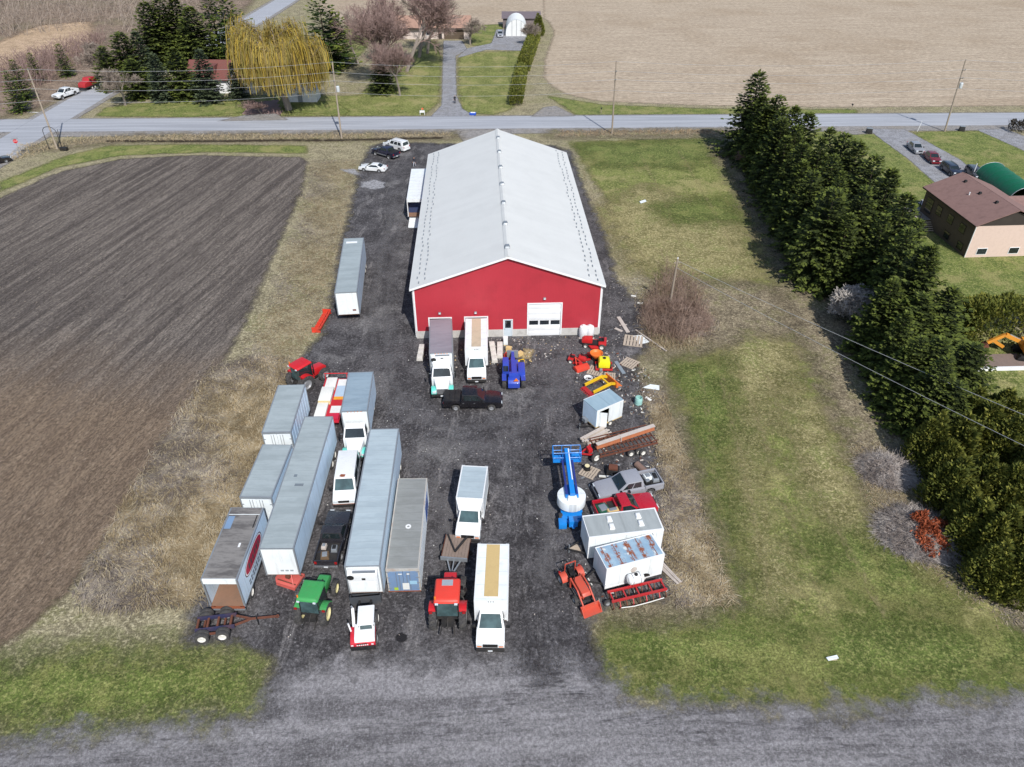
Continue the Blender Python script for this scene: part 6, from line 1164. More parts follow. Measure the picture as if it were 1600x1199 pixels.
# faded mower deck by the green tractor
t = thing('rotary_cutter', 'faded red rotary cutter deck at the foot of the long trailer', 'implement', A(453, 908), -68)
P('deck', MB().prism([(-.7, -.95), (.7, -.95), (.7, .7), (.35, 1.0), (-.35, 1.0), (-.7, .7)], .18, .42, 'z'), m_fadered, t, .03); P('gearbox', MB().box(-.18, .18, -.15, .2, .42, .72), m_rustd, t, .03); P('a_frame', MB().bar((-.5, -.7, .42), (0, -.3, 1.05), .07).bar((.5, -.7, .42), (0, -.3, 1.05), .07).bar((0, -.3, 1.05), (0, .9, .45), .06), m_fadered, t)
for x in (-.45, .45): P('skid', MB().box(x*1.5-.04, x*1.5+.04, -.9, .7, 0, .18), m_fadered, t); P('strut', MB().bar((x, -.9, .43), (x, .7, .45), .07), m_rustd, t)
wheel(t, .3, -1.15, .2, .12)
# tandem dolly
t = thing('tandem_bogie', 'rusty tandem wheel bogie with long drawbar at the lower left of the yard', 'bogie', A(338, 983), 84)
for sx in (-1, 1): P('frame_rail', MB().box(sx*.5-.08, sx*.5+.08, -1.2, 1.5, .6, .85), paint('bogie_blue', (44, 46, 78), .7, .6, (104, 70, 52)), t); P('spring', MB().box(sx*.75-.05, sx*.75+.05, -1.0, 1.0, .45, .6), m_rustd, t)
for y in (-1.1, -.4, .3, 1.2): P('crossmember', MB().box(-.45, .45, y-.07, y+.07, .62, .82), m_rustd, t)
for y in (-.7, .7):
    P('axle', MB().cyl((-1.0, y, .5), (1.0, y, .5), .08), m_rustd, t); wheel(t, 1.05, y, .5, .27, m_wrim, True); wheel(t, -1.05, y, .5, .27, m_rim, True)
P('drawbar', MB().bar((-.4, 1.5, .7), (0, 2.6, .68), .12).bar((.4, 1.5, .7), (0, 2.6, .68), .12).bar((0, 2.6, .68), (.0, 4.3, .62), .12), m_rustd, t); P('hitch_eye', MB().lathe([(.06, -.03), (.14, -.03), (.14, .03), (.06, .03)], 12, 'z', (0, 4.4, .62)), m_rustd, t); P('jack', MB().cyl((.12, 3.0, 0), (.12, 3.0, 1.1), .04), m_blk, t)
# flat-deck trailer with A-frame
t = thing('deck_trailer', 'small plank-decked trailer with steel A-frame and drawbar below the small box truck', 'trailer', A(714, 864), 188)
for k in range(8): P('plank', MB().box(-1.0+k*.25, -.765+k*.25, -1.15, 1.25, .72, .78), paint('deck_plank', (134, 118, 108), .9, .5, scale=3), t)
P('edge_frame', MB().box(-1.05, 1.05, 1.26, 1.36, .6, .95), m_gal, t); P('crossmember', MB().box(-1.0, 1.0, -1.1, -.98, .58, .715), m_under, t); P('v_frame', MB().bar((-.8, -1.0, 1.0), (0, .7, .95), .12).bar((.85, -1.0, 1.0), (0, .7, .95), .12), m_under, t); P('drawbar', MB().bar((-.5, 1.36, .6), (0, 2.7, .5), .1).bar((.5, 1.36, .6), (0, 2.7, .5), .1).bar((0, 1.36, .6), (0, 2.5, .52), .08), m_gal, t); P('coupler', MB().box(-.1, .1, 2.6, 2.95, .45, .58), m_gal, t)
for sx in (-1, 1): wheel(t, sx*1.2, -.1, .33, .22, m_rim); P('side_rail', MB().box(*sorted((sx*1.01, sx*1.05)), -1.15, 1.25, .62, .8), m_rustd, t)
P('wheel_arch', MB().box(-1.32, -1.07, -.5, .3, .69, .72), m_under, t)
# concrete blocks and slabs by the barn
m_blkc = paint('pale_concrete', (204, 200, 194), .9, .5, (150, 144, 136), scale=3, bump=.4)
for i, (x, y, a, n, lab) in enumerate([(658, 553, 3, 3, 'row of pale concrete blocks left of the teal-winged truck at the barn'), (771, 556, -4, 4, 'longer row of concrete kerb blocks left of the telehandler'), (781, 549, 2, 3, 'shorter row of concrete blocks beside the telehandler boom')]):
    t = thing('concrete_blocks', lab, 'blocks', A(x, y), a)
    for k in range(n): P('block', MB().box(-.35, .35, -1.5+k*.95, -.65+k*.95, 0, .5, .05, .03), m_blkc, t, .04)
for i, (x, y, w_, l_, h_, mt, lab) in enumerate([(790, 538, .5, .5, .9, m_wbox, 'small white box behind the telehandler forks'), (795, 549, .6, .5, .5, m_plyw, 'yellowish carton beside the telehandler forks'), (793, 561, .7, .5, .6, m_ored, 'orange-red crate left of the telehandler boom'), (812, 556, .5, .7, .4, m_plyw, 'tan crate right of the telehandler boom'), (813, 570, .35, .9, .5, m_yel, 'yellow case right of the telehandler boom')]):
    t = thing('crate', lab, 'crate', A(x, y), i*17); P('box', MB().box(-w_/2, w_/2, -l_/2, l_/2, 0, h_, .02, .02), mt, t, .02); P('lid', MB().box(-w_/2-.01, w_/2+.01, -l_/2-.01, l_/2+.01, h_+.002, h_+.04), mt, t)
# white tanks
for i, (x, y, lab) in enumerate([(911, 527, 'left of two white upright tanks at the barn corner'), (921, 527, 'right of two white upright tanks at the barn corner')]):
    t = thing('water_tank', lab, 'tank', A(x, y), 0, 'white tanks at the barn corner'); P('shell', MB().lathe([(0, .05), (.45, .05), (.5, .2), (.5, 1.25), (.42, 1.45), (.18, 1.55), (0, 1.56)], 18, 'z'), m_wp, t, smooth=True); P('lid', MB().cyl((0, 0, 1.55), (0, 0, 1.63), .16), m_wbox, t); P('base', MB().box(-.5, .5, -.5, .5, 0, .06), m_plank, t)
# ride-on mowers
def mower(label, loc, head, s_=1):
    t = thing('riding_mower', label, 'mower', loc, head); t.scale = (s_,)*3
    P('hood', MB().prism([(.2, .4), (1.05, .4), (1.1, .65), (.9, .8), (.2, .85)], -.3, .3), m_mred, t, .06); P('frame', MB().box(-.35, .35, -.8, .9, .28, .4), m_blk, t); P('deck', MB().prism([(-.65, -.35), (.65, -.35), (.65, .3), (.4, .5), (-.4, .5), (-.65, .3)], .12, .27, 'z'), m_mred, t, .02); P('rear_fender', MB().box(-.55, .55, -.95, -.3, .42, .62), m_mred, t, .05); P('seat', MB().box(-.22, .22, -.65, -.3, .62, .72).box(-.22, .22, -.75, -.66, .65, 1.05), m_blk, t, .03); P('steering_wheel', MB().lathe([(.15, 0), (.18, .015), (.15, .03)], 14, 'z', (0, .05, 1.0)), m_blk, t); P('steering_column', MB().cyl((0, .25, .8), (0, .05, 1.0), .03), m_blk, t)
    for sx in (-1, 1): wheel(t, sx*.5, -.6, .28, .25, m_wrim); wheel(t, sx*.4, .75, .2, .16, m_wrim)
    return t
mower('red riding mower below the white tanks at the barn corner', A(929, 541), -80, 1.35)
mower('small red mower left of the orange spreader', A(901, 566), 110, .95); mower('red mower behind the orange tiller', A(916, 561), 70, .8)
t = thing('tiller', 'orange-red tiller implement in front of the small mowers', 'implement', A(908, 578), -25); P('hood', MB().prism([(-.5, .1), (.4, .1), (.45, .4), (.1, .62), (-.4, .5)], -.8, .8), m_ored, t, .05); P('mast', MB().bar((-.35, .4, .5), (0, 1.3, .8), .1).bar((.35, .4, .5), (0, 1.3, .8), .1), m_ored, t); P('gearbox', MB().box(-.2, .2, .1, .45, .5, .8), m_mred, t, .03)
for k in range(6): P('tine', MB().bar((-.7+k*.28, -.2, .3), (-.7+k*.28, -.5, .02), .04), m_rustd, t)
# spreader with yellow tank
t = thing('sprayer', 'yellow tank sprayer with orange hopper among the mowers', 'sprayer', A(943, 577), 5); P('tank', MB().prism([(-.6, .5), (.6, .5), (.62, 1.1), (.5, 1.35), (-.5, 1.35), (-.62, 1.1)], -.55, .55, 'y'), m_yelt, t, .08); P('tank_lid', MB().cyl((0, .1, 1.35), (0, .1, 1.42), .18), m_blk, t); P('frame', MB().box(-.9, .9, -.7, -.6, .3, .5).box(-.9, .9, .6, .7, .3, .5).box(-.9, -.8, -.6, .6, .3, .5).box(.8, .9, -.6, .6, .3, .5), m_mred, t); wheel(t, -.8, 0, .3, .2); wheel(t, .8, 0, .3, .2)
P('pump', MB().box(-.5, -.2, -.95, -.71, .3, .6), m_gal, t, .02)
t = thing('hopper', 'round orange hopper beside the yellow sprayer tank', 'hopper', A(931, 564), 0); P('cone', MB().lathe([(.15, .3), (.2, .3), (.72, 1.0), (.72, 1.06), (.66, 1.06), (.17, .36)], 20, 'z'), m_oran, t, smooth=True); P('stand', MB().box(-.3, .3, -.3, .3, 0, .3), m_blk, t); P('inside', MB().cyl((0, 0, .8), (0, 0, .82), .5, n=18), m_oran, t)
# yellow loader arms
t = thing('front_loader', 'yellow loader arms with orange bucket lying above the open white trailer', 'loader attachment', A(936, 607), 62)
for sx in (-1, 1): P('arm', MB().bar((sx*.75, -1.3, .45), (sx*.75, .9, .75), .18, .28).bar((sx*.75, .9, .75), (sx*.7, 1.5, .5), .18, .26), m_yel, t); P('ram', MB().cyl((sx*.55, -.4, .4), (sx*.55, .8, .6), .05), m_rustd, t)
P('cross_tube', MB().bar((-.75, .7, .7), (.75, .7, .7), .16), m_yel, t); P('bucket', MB().prism([(1.5, .05), (2.3, .05), (2.25, .1), (1.6, .2), (1.55, .85), (1.45, .85)], -.95, .95), m_oran, t); P('grapple', MB().box(-.8, .8, -1.7, -1.2, .1, .25), m_fred, t)
for k in range(6): P('tooth', MB().bar((-.7+k*.28, -1.9, .1), (-.6+k*.28, -1.3, .35), .07), m_fred, t)
# white trailers on the right -------------------------------------------------
def small_trailer(label, corners, z1, z0, W_side, roof, L, W, head_add, near='right', open_door=False, ribs=0):
    c, h, d, w_ = fit(corners, z1); t = thing('box_trailer', label, 'trailer', c, h+head_add); return t
c, h, d, w_ = fit([(910, 806.8), (1024.6, 797), (1036, 826.3), (920.5, 837)], 2.8)
t1 = thing('box_trailer', 'long white box trailer with four roof vents beside the red pickup', 'trailer', c, h-90, 'white trailers on the right'); boxbody(t1, 2.3, -w_/2, w_/2, .55, 2.8, m_roof('grey_trailer_roof', (170, 176, 176), (146, 152, 152), 3), m_wbox, m_wbox, None, 0, m_white, True); running_gear(t1, 2.35, [-.4, .4], .36, False); P('drawbar', MB().bar((-.7, w_/2, .5), (0, w_/2+1.4, .5), .1).bar((.7, w_/2, .5), (0, w_/2+1.4, .5), .1), m_under, t1); P('jack', MB().cyl((0, w_/2+1.2, 0), (0, w_/2+1.2, .9), .05), m_gal, t1)
for y in (-w_/2+1.6, w_/2-2.0):
    for x in (-.35, .45): P('roof_vent', MB().box(x-.28, x+.28, y-.22, y+.22, 2.806, 2.98, .06, .05), m_white, t1, .03)
c, h, d, w_ = fit([(930.2, 856.4), (1019.7, 836), (1039.2, 865.4), (945.7, 887.3)], 2.6)
t2 = thing('box_trailer', 'white box trailer with rust-streaked blue roof behind the red cultivator', 'trailer', c, h-90, 'white trailers on the right')
s = NT('rusty_blue_roof'); sep = s.new('SeparateXYZ'); s.put(sep.inputs[0], s.co); fr = s.math('ABSOLUTE', s.math('SUBTRACT', s.math('FRACT', s.math('MULTIPLY', sep.outputs['Y'], 1/.95)), .5))
c_ = s.mix(s.rng(s.noise(1, 5, .7), .35, .7), lin((132, 160, 182)), lin((156, 180, 196))); rs = s.math('MULTIPLY', s.rng(fr, .16, .34, 0, 1), s.rng(s.noise(2.2, 6, .75), .46, .56)); c_ = s.mix(rs, c_, s.mix(s.noise(6, 4), lin((104, 56, 36)), lin((160, 92, 54)))); c_ = s.mix(s.rng(s.noise(1.1, 4, .6, s.map((1, 1, 1), 0, (5, 2, 0))), .62, .68), c_, lin((196, 204, 206))); m_rroof = s.fin(c_, .7, 0, .3)
boxbody(t2, 2.2, -w_/2, w_/2, .45, 2.6, m_rroof, m_wbox, m_wbox, None, 0, m_white, True); running_gear(t2, 2.25, [-.9], .36, False); P('drawbar', MB().bar((-.7, w_/2, .5), (0, w_/2+1.3, .5), .1).bar((.7, w_/2, .5), (0, w_/2+1.3, .5), .1), m_under, t2); P('coupler', MB().box(-.1, .1, w_/2+1.2, w_/2+1.5, .42, .55), m_gal, t2)
sx = -1
for k in range(5): P('roof_bow', MB().box(-1.0, 1.0, -w_/2+.5+k*.95, -w_/2+.55+k*.95, 2.606, 2.625), m_rust, t2)
P('emblem', MB().cyl((-1.102, .1, 1.75), (-1.106, .1, 1.75), .28, n=18), paint('faded_emblem', (190, 180, 172), .6, .5, (120, 104, 98), scale=7), t2); P('emblem_script', MB().box(-1.106, -1.102, -.45, .65, 1.2, 1.36), paint('faded_emblem', (190, 180, 172)), t2); P('wheel_well', MB().prism([(-.9+.52*math.cos(a), .4+.52*math.sin(a)) for a in np.linspace(0, math.pi, 10)], -1.108, -1.103), m_blk, t2)
c, h, d, w_ = fit([(911.6, 624.4), (955, 609.4), (976, 625), (929.6, 641)], 2.6)
t3 = thing('box_trailer', 'small white box trailer with its side door open, above the rusty rack', 'trailer', c, h-90, 'white trailers on the right'); h_ = 1.05; y = w_/2
m_lbl = m_roof('pale_blue_roof', (160, 184, 196), (134, 160, 176), 2)
P('roof', MB().box(-h_, h_, -y, y, 2.54, 2.6), m_lbl, t3); P('floor', MB().box(-h_, h_, -y, y, .5, .6), m_plyw, t3); P('side_wall', MB().box(h_-.05, h_, -y, y, .6, 2.53), m_wbox, t3); P('front_wall', MB().box(-h_, h_-.06, y-.05, y, .6, 2.53), m_side, t3); P('rear_wall', MB().box(-h_, h_-.06, -y, -y+.05, .6, 2.53), m_wbox, t3); P('side_wall', MB().box(-h_, -h_+.05, -y+.06, y-1.5, .6, 2.53), m_wbox, t3); P('side_wall', MB().box(-h_, -h_+.05, y-.35, y-.06, .6, 2.53), m_wbox, t3); P('lintel', MB().box(-h_, -h_+.05, y-1.5, y-.35, 2.35, 2.53), m_wbox, t3); P('open_door', MB().slab((-h_-.01, y-.34, .62), (-h_-.5, y-.9, .62), (-h_-.5, y-.9, 2.3), (-h_-.01, y-.34, 2.3), .04), m_wbox, t3); P('cabinet', MB().box(.2, h_-.1, -y+.3, y-.6, .61, 1.6), m_blk, t3); running_gear(t3, 2.2, [-.2], .33, False)
P('roof_edge', MB().box(h_-.02, h_+.03, -y, y, 2.5, 2.605).box(-h_-.03, -h_+.02, -y, y, 2.5, 2.605), m_white, t3); P('drawbar', MB().bar((-.6, y, .5), (0, y+1.2, .5), .08).bar((.6, y, .5), (0, y+1.2, .5), .08), m_under, t3); P('jack', MB().cyl((0, y+1.1, 0), (0, y+1.1, .9), .04), m_gal, t3); P('spare_box', MB().box(.1, .6, y+.05, y+.4, .5, .9), m_gal, t3)
# rusty rack trailer with beam and lumber
RK = A(972, 700); rh_ = hd(G(925, 718), G(1030, 692))
t = thing('rack_trailer', 'rusty steel rack trailer with many crossbars below the open white trailer', 'trailer', RK, rh_)
for x in (-1.15, .0, 1.15): P('rail', MB().box(x-.06, x+.06, -2.9, 3.0, .62, .76), m_rustd, t)
for k in range(14): P('crossbar', MB().box(-1.1, 1.1, -2.8+k*.44, -2.72+k*.44, .77, .84), m_rustd, t)
for x in (-1.15, 1.15): P('side_rail', MB().bar((x, -2.9, 1.05), (x, 3.0, 1.05), .07), m_rustd, t)
for x in (-1.15, 1.15):
    for y in (-2.8, -1, 1, 2.9): P('stake', MB().box(x-.04, x+.04, y-.04, y+.04, .76, 1.05), m_rustd, t)
for sx in (-1, 1):
    for y in (.2, 1.0): wheel(t, sx*1.35, y, .36, .24, m_wrim)
P('drawbar', MB().bar((-.8, -2.9, .6), (0, -4.3, .55), .12).bar((.8, -2.9, .6), (0, -4.3, .55), .12), m_mred, t); P('winch', MB().box(-.3, .3, -3.6, -3.2, .6, 1.0), m_mred, t, .03)
m_beam = paint('brown_beam', (172, 108, 74), .8, .4, (120, 72, 50), scale=2)
t = thing('steel_beam', 'long brown steel beam lying across the rusty rack trailer', 'beam', (RK[0], RK[1], 1.06), rh_-6); P('web', MB().box(-.08, .08, -2.9, 3.4, .06, .44), m_beam, t); P('flange', MB().box(-.2, .2, -2.9, 3.4, .441, .5), m_plank, t); P('flange', MB().box(-.2, .2, -2.9, 3.4, 0, .059), m_beam, t); P('strap', MB().box(-.24, .24, -.4, -.33, -.02, .53), m_plank, t)
t = thing('lumber_stack', 'slanting stack of pale boards at the left end of the rusty rack', 'lumber', A(927, 690), rh_-18)
r_ = random.Random(4)
for k in range(14): x = -.6+(k % 7)*.18; z = .5+(k//7)*.1; P('plank', MB().box(x, x+.16, -1.3+r_.random()*.4, 1.4+r_.random()*.5, z, z+.08), m_plank if k % 3 else m_wood, t)
for y in (-.9, .9): P('bearer', MB().box(-.65, .75, y-.08, y+.08, 0, .49), m_wood, t)
# pallet with reel, scrap, drum, loose wheels
def pallet(label, loc, head, s_=1.2, top=None):
    t = thing('pallet', label, 'pallet', loc, head)
    for k in range(6): P('board', MB().box(-s_/2+k*s_/6, -s_/2+k*s_/6+s_/8, -s_/2, s_/2, .11, .135), m_wood, t)
    for y in (-s_/2+.05, 0, s_/2-.05): P('bearer', MB().box(-s_/2, s_/2-.02, y-.04, y+.04, 0, .109), m_wood, t)
    return t
pallet('grey pallet with a drum on it right of the boom lift', A(921, 739), 35, 1.5); v = A(917, 735)
t = thing('drum', 'small drum with a white lid on the pallet by the boom lift', 'drum', (v[0], v[1], .137), 0); P('body', MB().cyl((0, 0, 0), (0, 0, .4), .32, n=16), m_blk, t); P('lid', MB().cyl((0, 0, .402), (0, 0, .45), .22, n=16), paint('cream_lid', (226, 214, 170)), t)
def loose_wheel(label, loc, r=.36, tilt=90, head=0, rim=None):
    t = thing('loose_wheel', label, 'wheel', (loc[0], loc[1], 0), head); wheel(t, 0, 0, r, .24, rim or m_wrim); t.location = (loc[0], loc[1], 0); return t
loose_wheel('tall loose wheel with white rim beside the rack drawbar', A(931, 722), .55, head=60); loose_wheel('loose wheel with white rim under the rack trailer end', A(1004, 712), .38, head=70)
t = thing('scrap_engine', 'black engine block with a pale bar in front, behind the silver pickup', 'scrap', A(957, 741), 100); P('block', MB().box(-.6, .5, -.6, .6, 0, .7, .1, .08), m_blk, t, .05); P('head', MB().box(-.3, .3, -.4, .4, .7, .95), m_rustd, t, .04); P('bar', MB().bar((.75, -1.2, .3), (.7, 1.2, .35), .14), m_pw, t); P('pipe', MB().cyl((-.4, -.5, .7), (-.3, .6, .9), .07), m_gal, t)
t = thing('pipe_roll', 'brown rolled mat behind the bed of the silver pickup', 'roll', A(1003, 737), 150); P('roll', MB().cyl((0, -.8, .3), (0, .8, .3), .3, n=14), paint('brown_mat', (128, 104, 94), .9, .4), t); P('core', MB().cyl((0, -.83, .3), (0, -.8, .3), .12, n=10), m_blk, t)
t = thing('bent_scrap', 'pale bent frame beside the brown rolled mat', 'scrap', A(1003, 748), 40); P('frame', MB().bar((-.5, -.4, .1), (.5, -.4, .1), .08).bar((.5, -.4, .1), (.4, .5, .3), .08).bar((.4, .5, .3), (-.5, -.4, .1), .08), m_pw, t); P('plate', MB().box(-.2, .5, .4, .7, .02, .1), m_pw, t)
# loads in the pickup beds
def load(o, items, nm, lab):
    y0, y1, fl = o['bed']; M = Matrix.Translation(o.location) @ o.rotation_euler.to_matrix().to_4x4()
    for i, (kind, x, u, sx, sy, sz, mt, lb) in enumerate(items):
        v = M @ Vector((x, y0+(y1-y0)*u, fl+.024)); t = thing(nm[i], lb, nm[i].replace('_', ' ').split()[-1], tuple(v), math.degrees(-o.rotation_euler.z)+i*7-10)
        P('body', MB().box(-sx/2, sx/2, -sy/2, sy/2, 0, sz, sx*.08, sy*.08), mt, t, .03); P('top', MB().box(-sx*.3, sx*.3, -sy*.3, sy*.3, sz+.002, sz+.08, .02, .02), m_gal if mt is not m_gal else m_blk, t, .02)
bpd = bp; load(bp, [('b', -.2, .3, .7, .8, .25, paint('dirt', (98, 78, 56)), 'heap of dirt and scrap in the open black pickup bed'), ('b', .4, .65, .5, .6, .3, m_gal, 'grey metal box in the open black pickup bed'), ('b', -.45, .75, .4, .5, .3, m_plank, 'pale offcut pile in the open black pickup bed')], ['scrap_heap', 'tool_box', 'offcut_pile'], '')
load(sp, [('b', -.35, .75, .5, .6, .35, m_blk, 'black machine part nearest the cab in the silver pickup bed'), ('b', .3, .55, .7, .7, .3, m_wbox, 'white bundle in the middle of the silver pickup bed'), ('b', .1, .2, 1.1, .6, .3, m_gal, 'grey scrap wheel heap by the tailgate of the silver pickup')], ['machine_part', 'white_bundle', 'scrap_heap'], '')
load(rp_, [('b', .0, .35, 1.2, 1.1, .25, paint('green_sheet', (24, 84, 62)), 'green sheet in the red pickup bed'), ('b', .5, .75, .5, 1.1, .4, m_plyw, 'tan board crate in the red pickup bed')], ['green_sheet', 'board_crate'], '')
# cultivator with white tank
t = thing('cultivator', 'wide red tined cultivator below the rust-roofed trailer', 'implement', A(994, 934), hd(G(950, 940), G(1036, 920))); m_cul = paint('cultivator_red', (176, 36, 40), .5, .3)
for x in (-.45, .45): P('toolbar', MB().box(x-.07, x+.07, -2.2, 2.2, .75, .9), m_cul, t)
for k in range(5): P('cross_link', MB().box(-.4, .4, -2.1+k*1.03, -2.0+k*1.03, .76, .88), m_cul, t)
for k in range(9):
    y = -2.1+k*.52; P('tine', MB().bar((.45, y, .75), (.75, y, .45), .07).bar((.75, y, .45), (.6, y, .03), .07), m_cul if k % 2 else m_rustd, t); P('tine', MB().bar((-.45, y, .75), (-.15, y, .4), .07).bar((-.15, y, .4), (-.3, y, .03), .07), m_rustd, t)
P('hitch', MB().bar((-.4, -.4, .85), (-1.1, 0, 1.2), .08).bar((-.4, .4, .85), (-1.1, 0, 1.2), .08), m_cul, t); P('hose', MB().tube([(.9, -1.6, .5), (.95, -.6, .4), (.95, .6, .45), (.9, 1.8, .5)], .035, 6), m_pw, t); wheel(t, .1, 2.35, .3, .2); wheel(t, .1, -2.35, .3, .2)
v = G(993, 904, 1.35); t = thing('spray_tank', 'white round tank strapped above the red cultivator', 'tank', (v.x, v.y, .95), hd(G(950, 940), G(1036, 920))); P('shell', MB().lathe([(0, -.62), (.3, -.6), (.42, -.48), (.42, .48), (.3, .6), (0, .62)], 18, 'y', (0, 0, .42)), m_wp, t, smooth=True); P('lid', MB().cyl((0, 0, .82), (0, 0, .9), .14), m_blk, t)
for y in (-.3, .3): P('strap', MB().lathe([(.425, y-.03), (.435, y), (.425, y+.03)], 18, 'y', (0, 0, .42)), m_gal, t); P('cradle', MB().box(-.35, .35, y-.05, y+.05, -.08, .06), m_cul, t)
t = thing('white_boom', 'white folded board lying along the left of the red cultivator', 'board', A(962, 915), 60); P('board', MB().slab((-.15, -1.1, .8), (.15, -1.1, .8), (.15, 1.0, 1.1), (-.15, 1.0, 1.1), .05), m_pw, t); P('prop', MB().box(-.05, .05, .6, .7, 0, 1.02), m_cul, t)
t = thing('log_pile', 'grey weathered poles leaning at the end of the rust-roofed trailer', 'logs', A(1046, 896), 150)
for k in range(4): P('log', MB().cyl((-.2+k*.17, -1.3, .1), (-.1+k*.14, 1.2, .15+.08*(k % 2)), .08, .06, 7), m_plank, t)
for i, (x, y, hh, a, lab, mt) in enumerate([(899, 857, .12, 20, 'broken board beside the drawbar of the long white trailer', m_wood), (922, 910, .05, 70, 'white triangular scrap by the rust-roofed trailer drawbar', m_pw)]):
    t = thing('scrap_board', lab, 'board', A(x, y), a); P('board', MB().prism([(-.5, -.3), (.6, -.2), (.4, .35), (-.4, .3)], 0, hh, 'z'), mt, t); P('batten', MB().box(-.35, .35, -.05, .03, hh+.002, hh+.04), mt, t)
# boards, pallets and sheets at the barn corner
def board(label, a, b, w_, mt, z=.03):
    A_, B_ = G(*a), G(*b); m_ = (A_+B_)/2; t = thing('timber', label, 'timber', (m_.x, m_.y, 0), hd(A_, B_), 'loose timbers by the barn corner'); L = (B_-A_).length; P('plank', MB().box(-w_/2, w_/2, -L/2, L/2, z, z+.08), mt, t); P('bearer', MB().box(-w_, w_, -.08, .08, 0, z-.002), mt, t)
board('thick pale beam pointing at the barn corner', (966, 497), (981, 521), .45, m_plank, .1); board('short pale plank left of the thick beam', (961, 514), (972, 519), .35, m_plank); board('long thin pole stretching from the pallets to the grass', (993, 518), (1041, 551), .14, m_plank, .15); board('grey-blue plank right of the yellow sprayer', (962, 566), (975, 585), .4, paint('blue_grey_plank', (128, 140, 150), .8, .3)); board('white strip of wood on the dry grass below the teal barrel', (1009, 622), (1017, 627), .3, m_pw)
board('pale board on the ground beside the barn flank', (996, 474), (1004, 475), .3, m_pw); board('narrow pale board behind the burnt patch', (986, 463), (994, 464), .25, m_pw)
pallet('open slatted pallet beside the white square sheet', A(990, 534), 15, 2.2)
def sheetthing(label, pts, mt, cat='sheet', h=.05):
    q = [G(*p) for p in pts]; c = sum(q, Vector())/len(q); t = thing('flat_sheet', label, cat, (c.x, c.y, 0)); P('sheet', MB().prism([(p.x-c.x, p.y-c.y) for p in q][::-1], .07, .07+h, 'z'), mt, t); P('bearer', MB().box(-.3, .3, -.15, .15, .0, .068), m_wood, t)
sheetthing('white square sheet lying next to the slatted pallet', [(989, 526), (1002, 525), (1015, 536), (999, 539)], m_wbox); sheetthing('white pointed sheet lying at the lawn edge right of the open trailer', [(1004, 607), (1016, 602), (1030, 604), (1030, 611)], m_wbox); sheetthing('white board lying alone on the front lawn', [(1290, 1029), (1307, 1025), (1310, 1030), (1294, 1034)], m_wbox); sheetthing('white board lying alone on the lawn right of the barn roof', [(999, 316), (1008, 313), (1010, 316), (1001, 319)], m_wbox)
pallet('pallet stack of greyed boards behind the yellow arms', A(931, 581), 25, 1.6); pallet('broken pallet right of the yellow sprayer', A(984, 569), 40, 1.7); pallet('second pale pallet touching the orange bucket', A(953, 589), 10, 1.2)
t = thing('barrel', 'pale teal barrel lying right of the open white trailer', 'barrel', A(997, 632), 10); P('shell', MB().lathe([(0, 0), (.34, 0), (.38, .15), (.4, .45), (.38, .75), (.34, .9), (.3, .9), (.3, .5), (0, .5)], 18, 'z'), paint('pale_teal', (150, 196, 190), .5, .3), t, smooth=True)
for z in (.2, .7): P('hoop', MB().lathe([(.385, z-.03), (.405, z), (.385, z+.03)], 18, 'z'), paint('pale_teal', (150, 196, 190)), t)
t = thing('white_basin', 'white plastic basin left of the yellow arms', 'basin', A(919, 593), 0); P('basin', MB().lathe([(0, .03), (.3, .03), (.42, .25), (.45, .25), (.32, 0), (0, 0)], 16, 'z'), m_wp, t, smooth=True); P('rim', MB().lathe([(.43, .24), (.48, .26), (.43, .28)], 16, 'z'), m_wp, t)
# fine litter that cannot be told apart
def litter(label, poly, n, seed, mats, s0=.08, s1=.35, hh=.12):
    r = random.Random(seed); P_ = [(p.x, p.y) for p in poly]; x0, x1 = min(p[0] for p in P_), max(p[0] for p in P_); y0, y1 = min(p[1] for p in P_), max(p[1] for p in P_); mb = MB(); k = 0; mi = []
    while k < n:
        x, y = x0+(x1-x0)*r.random(), y0+(y1-y0)*r.random()
        if sd_poly(np.array([x]), np.array([y]), poly)[0] < 0: continue
        a, l, w_, h_ = r.random()*6.28, s0+(s1-s0)*r.random()**2, s0*(.4+r.random()), hh*(.2+r.random()); m_ = MB().box(-l/2, l/2, -w_/2, w_/2, .05, .05+h_, .02, .01); m_.xf(Matrix.Translation((x, y, 0)) @ Matrix.Rotation(a, 4, 'Z') @ Matrix.Rotation((r.random()-.5)*.5, 4, 'X')); mb.add(m_.v, m_.f); mi += [r.randrange(len(mats))]*6; k += 1
    me = mb.mesh('scrap_litter'); [me.materials.append(m_) for m_ in mats]; me.polygons.foreach_set('material_index', mi); o = link('scrap_litter', me); tag(o, label, None, kind='stuff')
MX = [m_plank, m_pw, m_gal, m_rustd, m_blk, m_wood]
litter('small scraps around the mowers and yellow arms', px((900, 560), (960, 545), (1010, 580), (1030, 620), (1010, 650), (985, 650), (960, 600), (900, 600)), 240, 1, MX, .08, .4)
litter('pale chips beside the barn corner', px((950, 440), (1010, 430), (1020, 540), (960, 560), (940, 530)), 130, 2, [m_plank, m_gal, m_conc, m_blkc], .05, .25, .06)
litter('small scraps between the right-hand trailers', px((900, 700), (1030, 700), (1035, 780), (1045, 930), (930, 940), (900, 860)), 240, 3, MX, .08, .4)
litter('scattered stones and chips over the yard', px((500, 560), (640, 560), (930, 560), (930, 1000), (430, 1000), (430, 700)), 500, 4, [m_plank, m_gal, m_conc, m_pw], .05, .14, .05)
litter('rubble in front of the barn wall', px((660, 535), (900, 525), (900, 545), (830, 570), (660, 580)), 200, 5, [m_conc, m_plank, m_plyw], .06, .25)
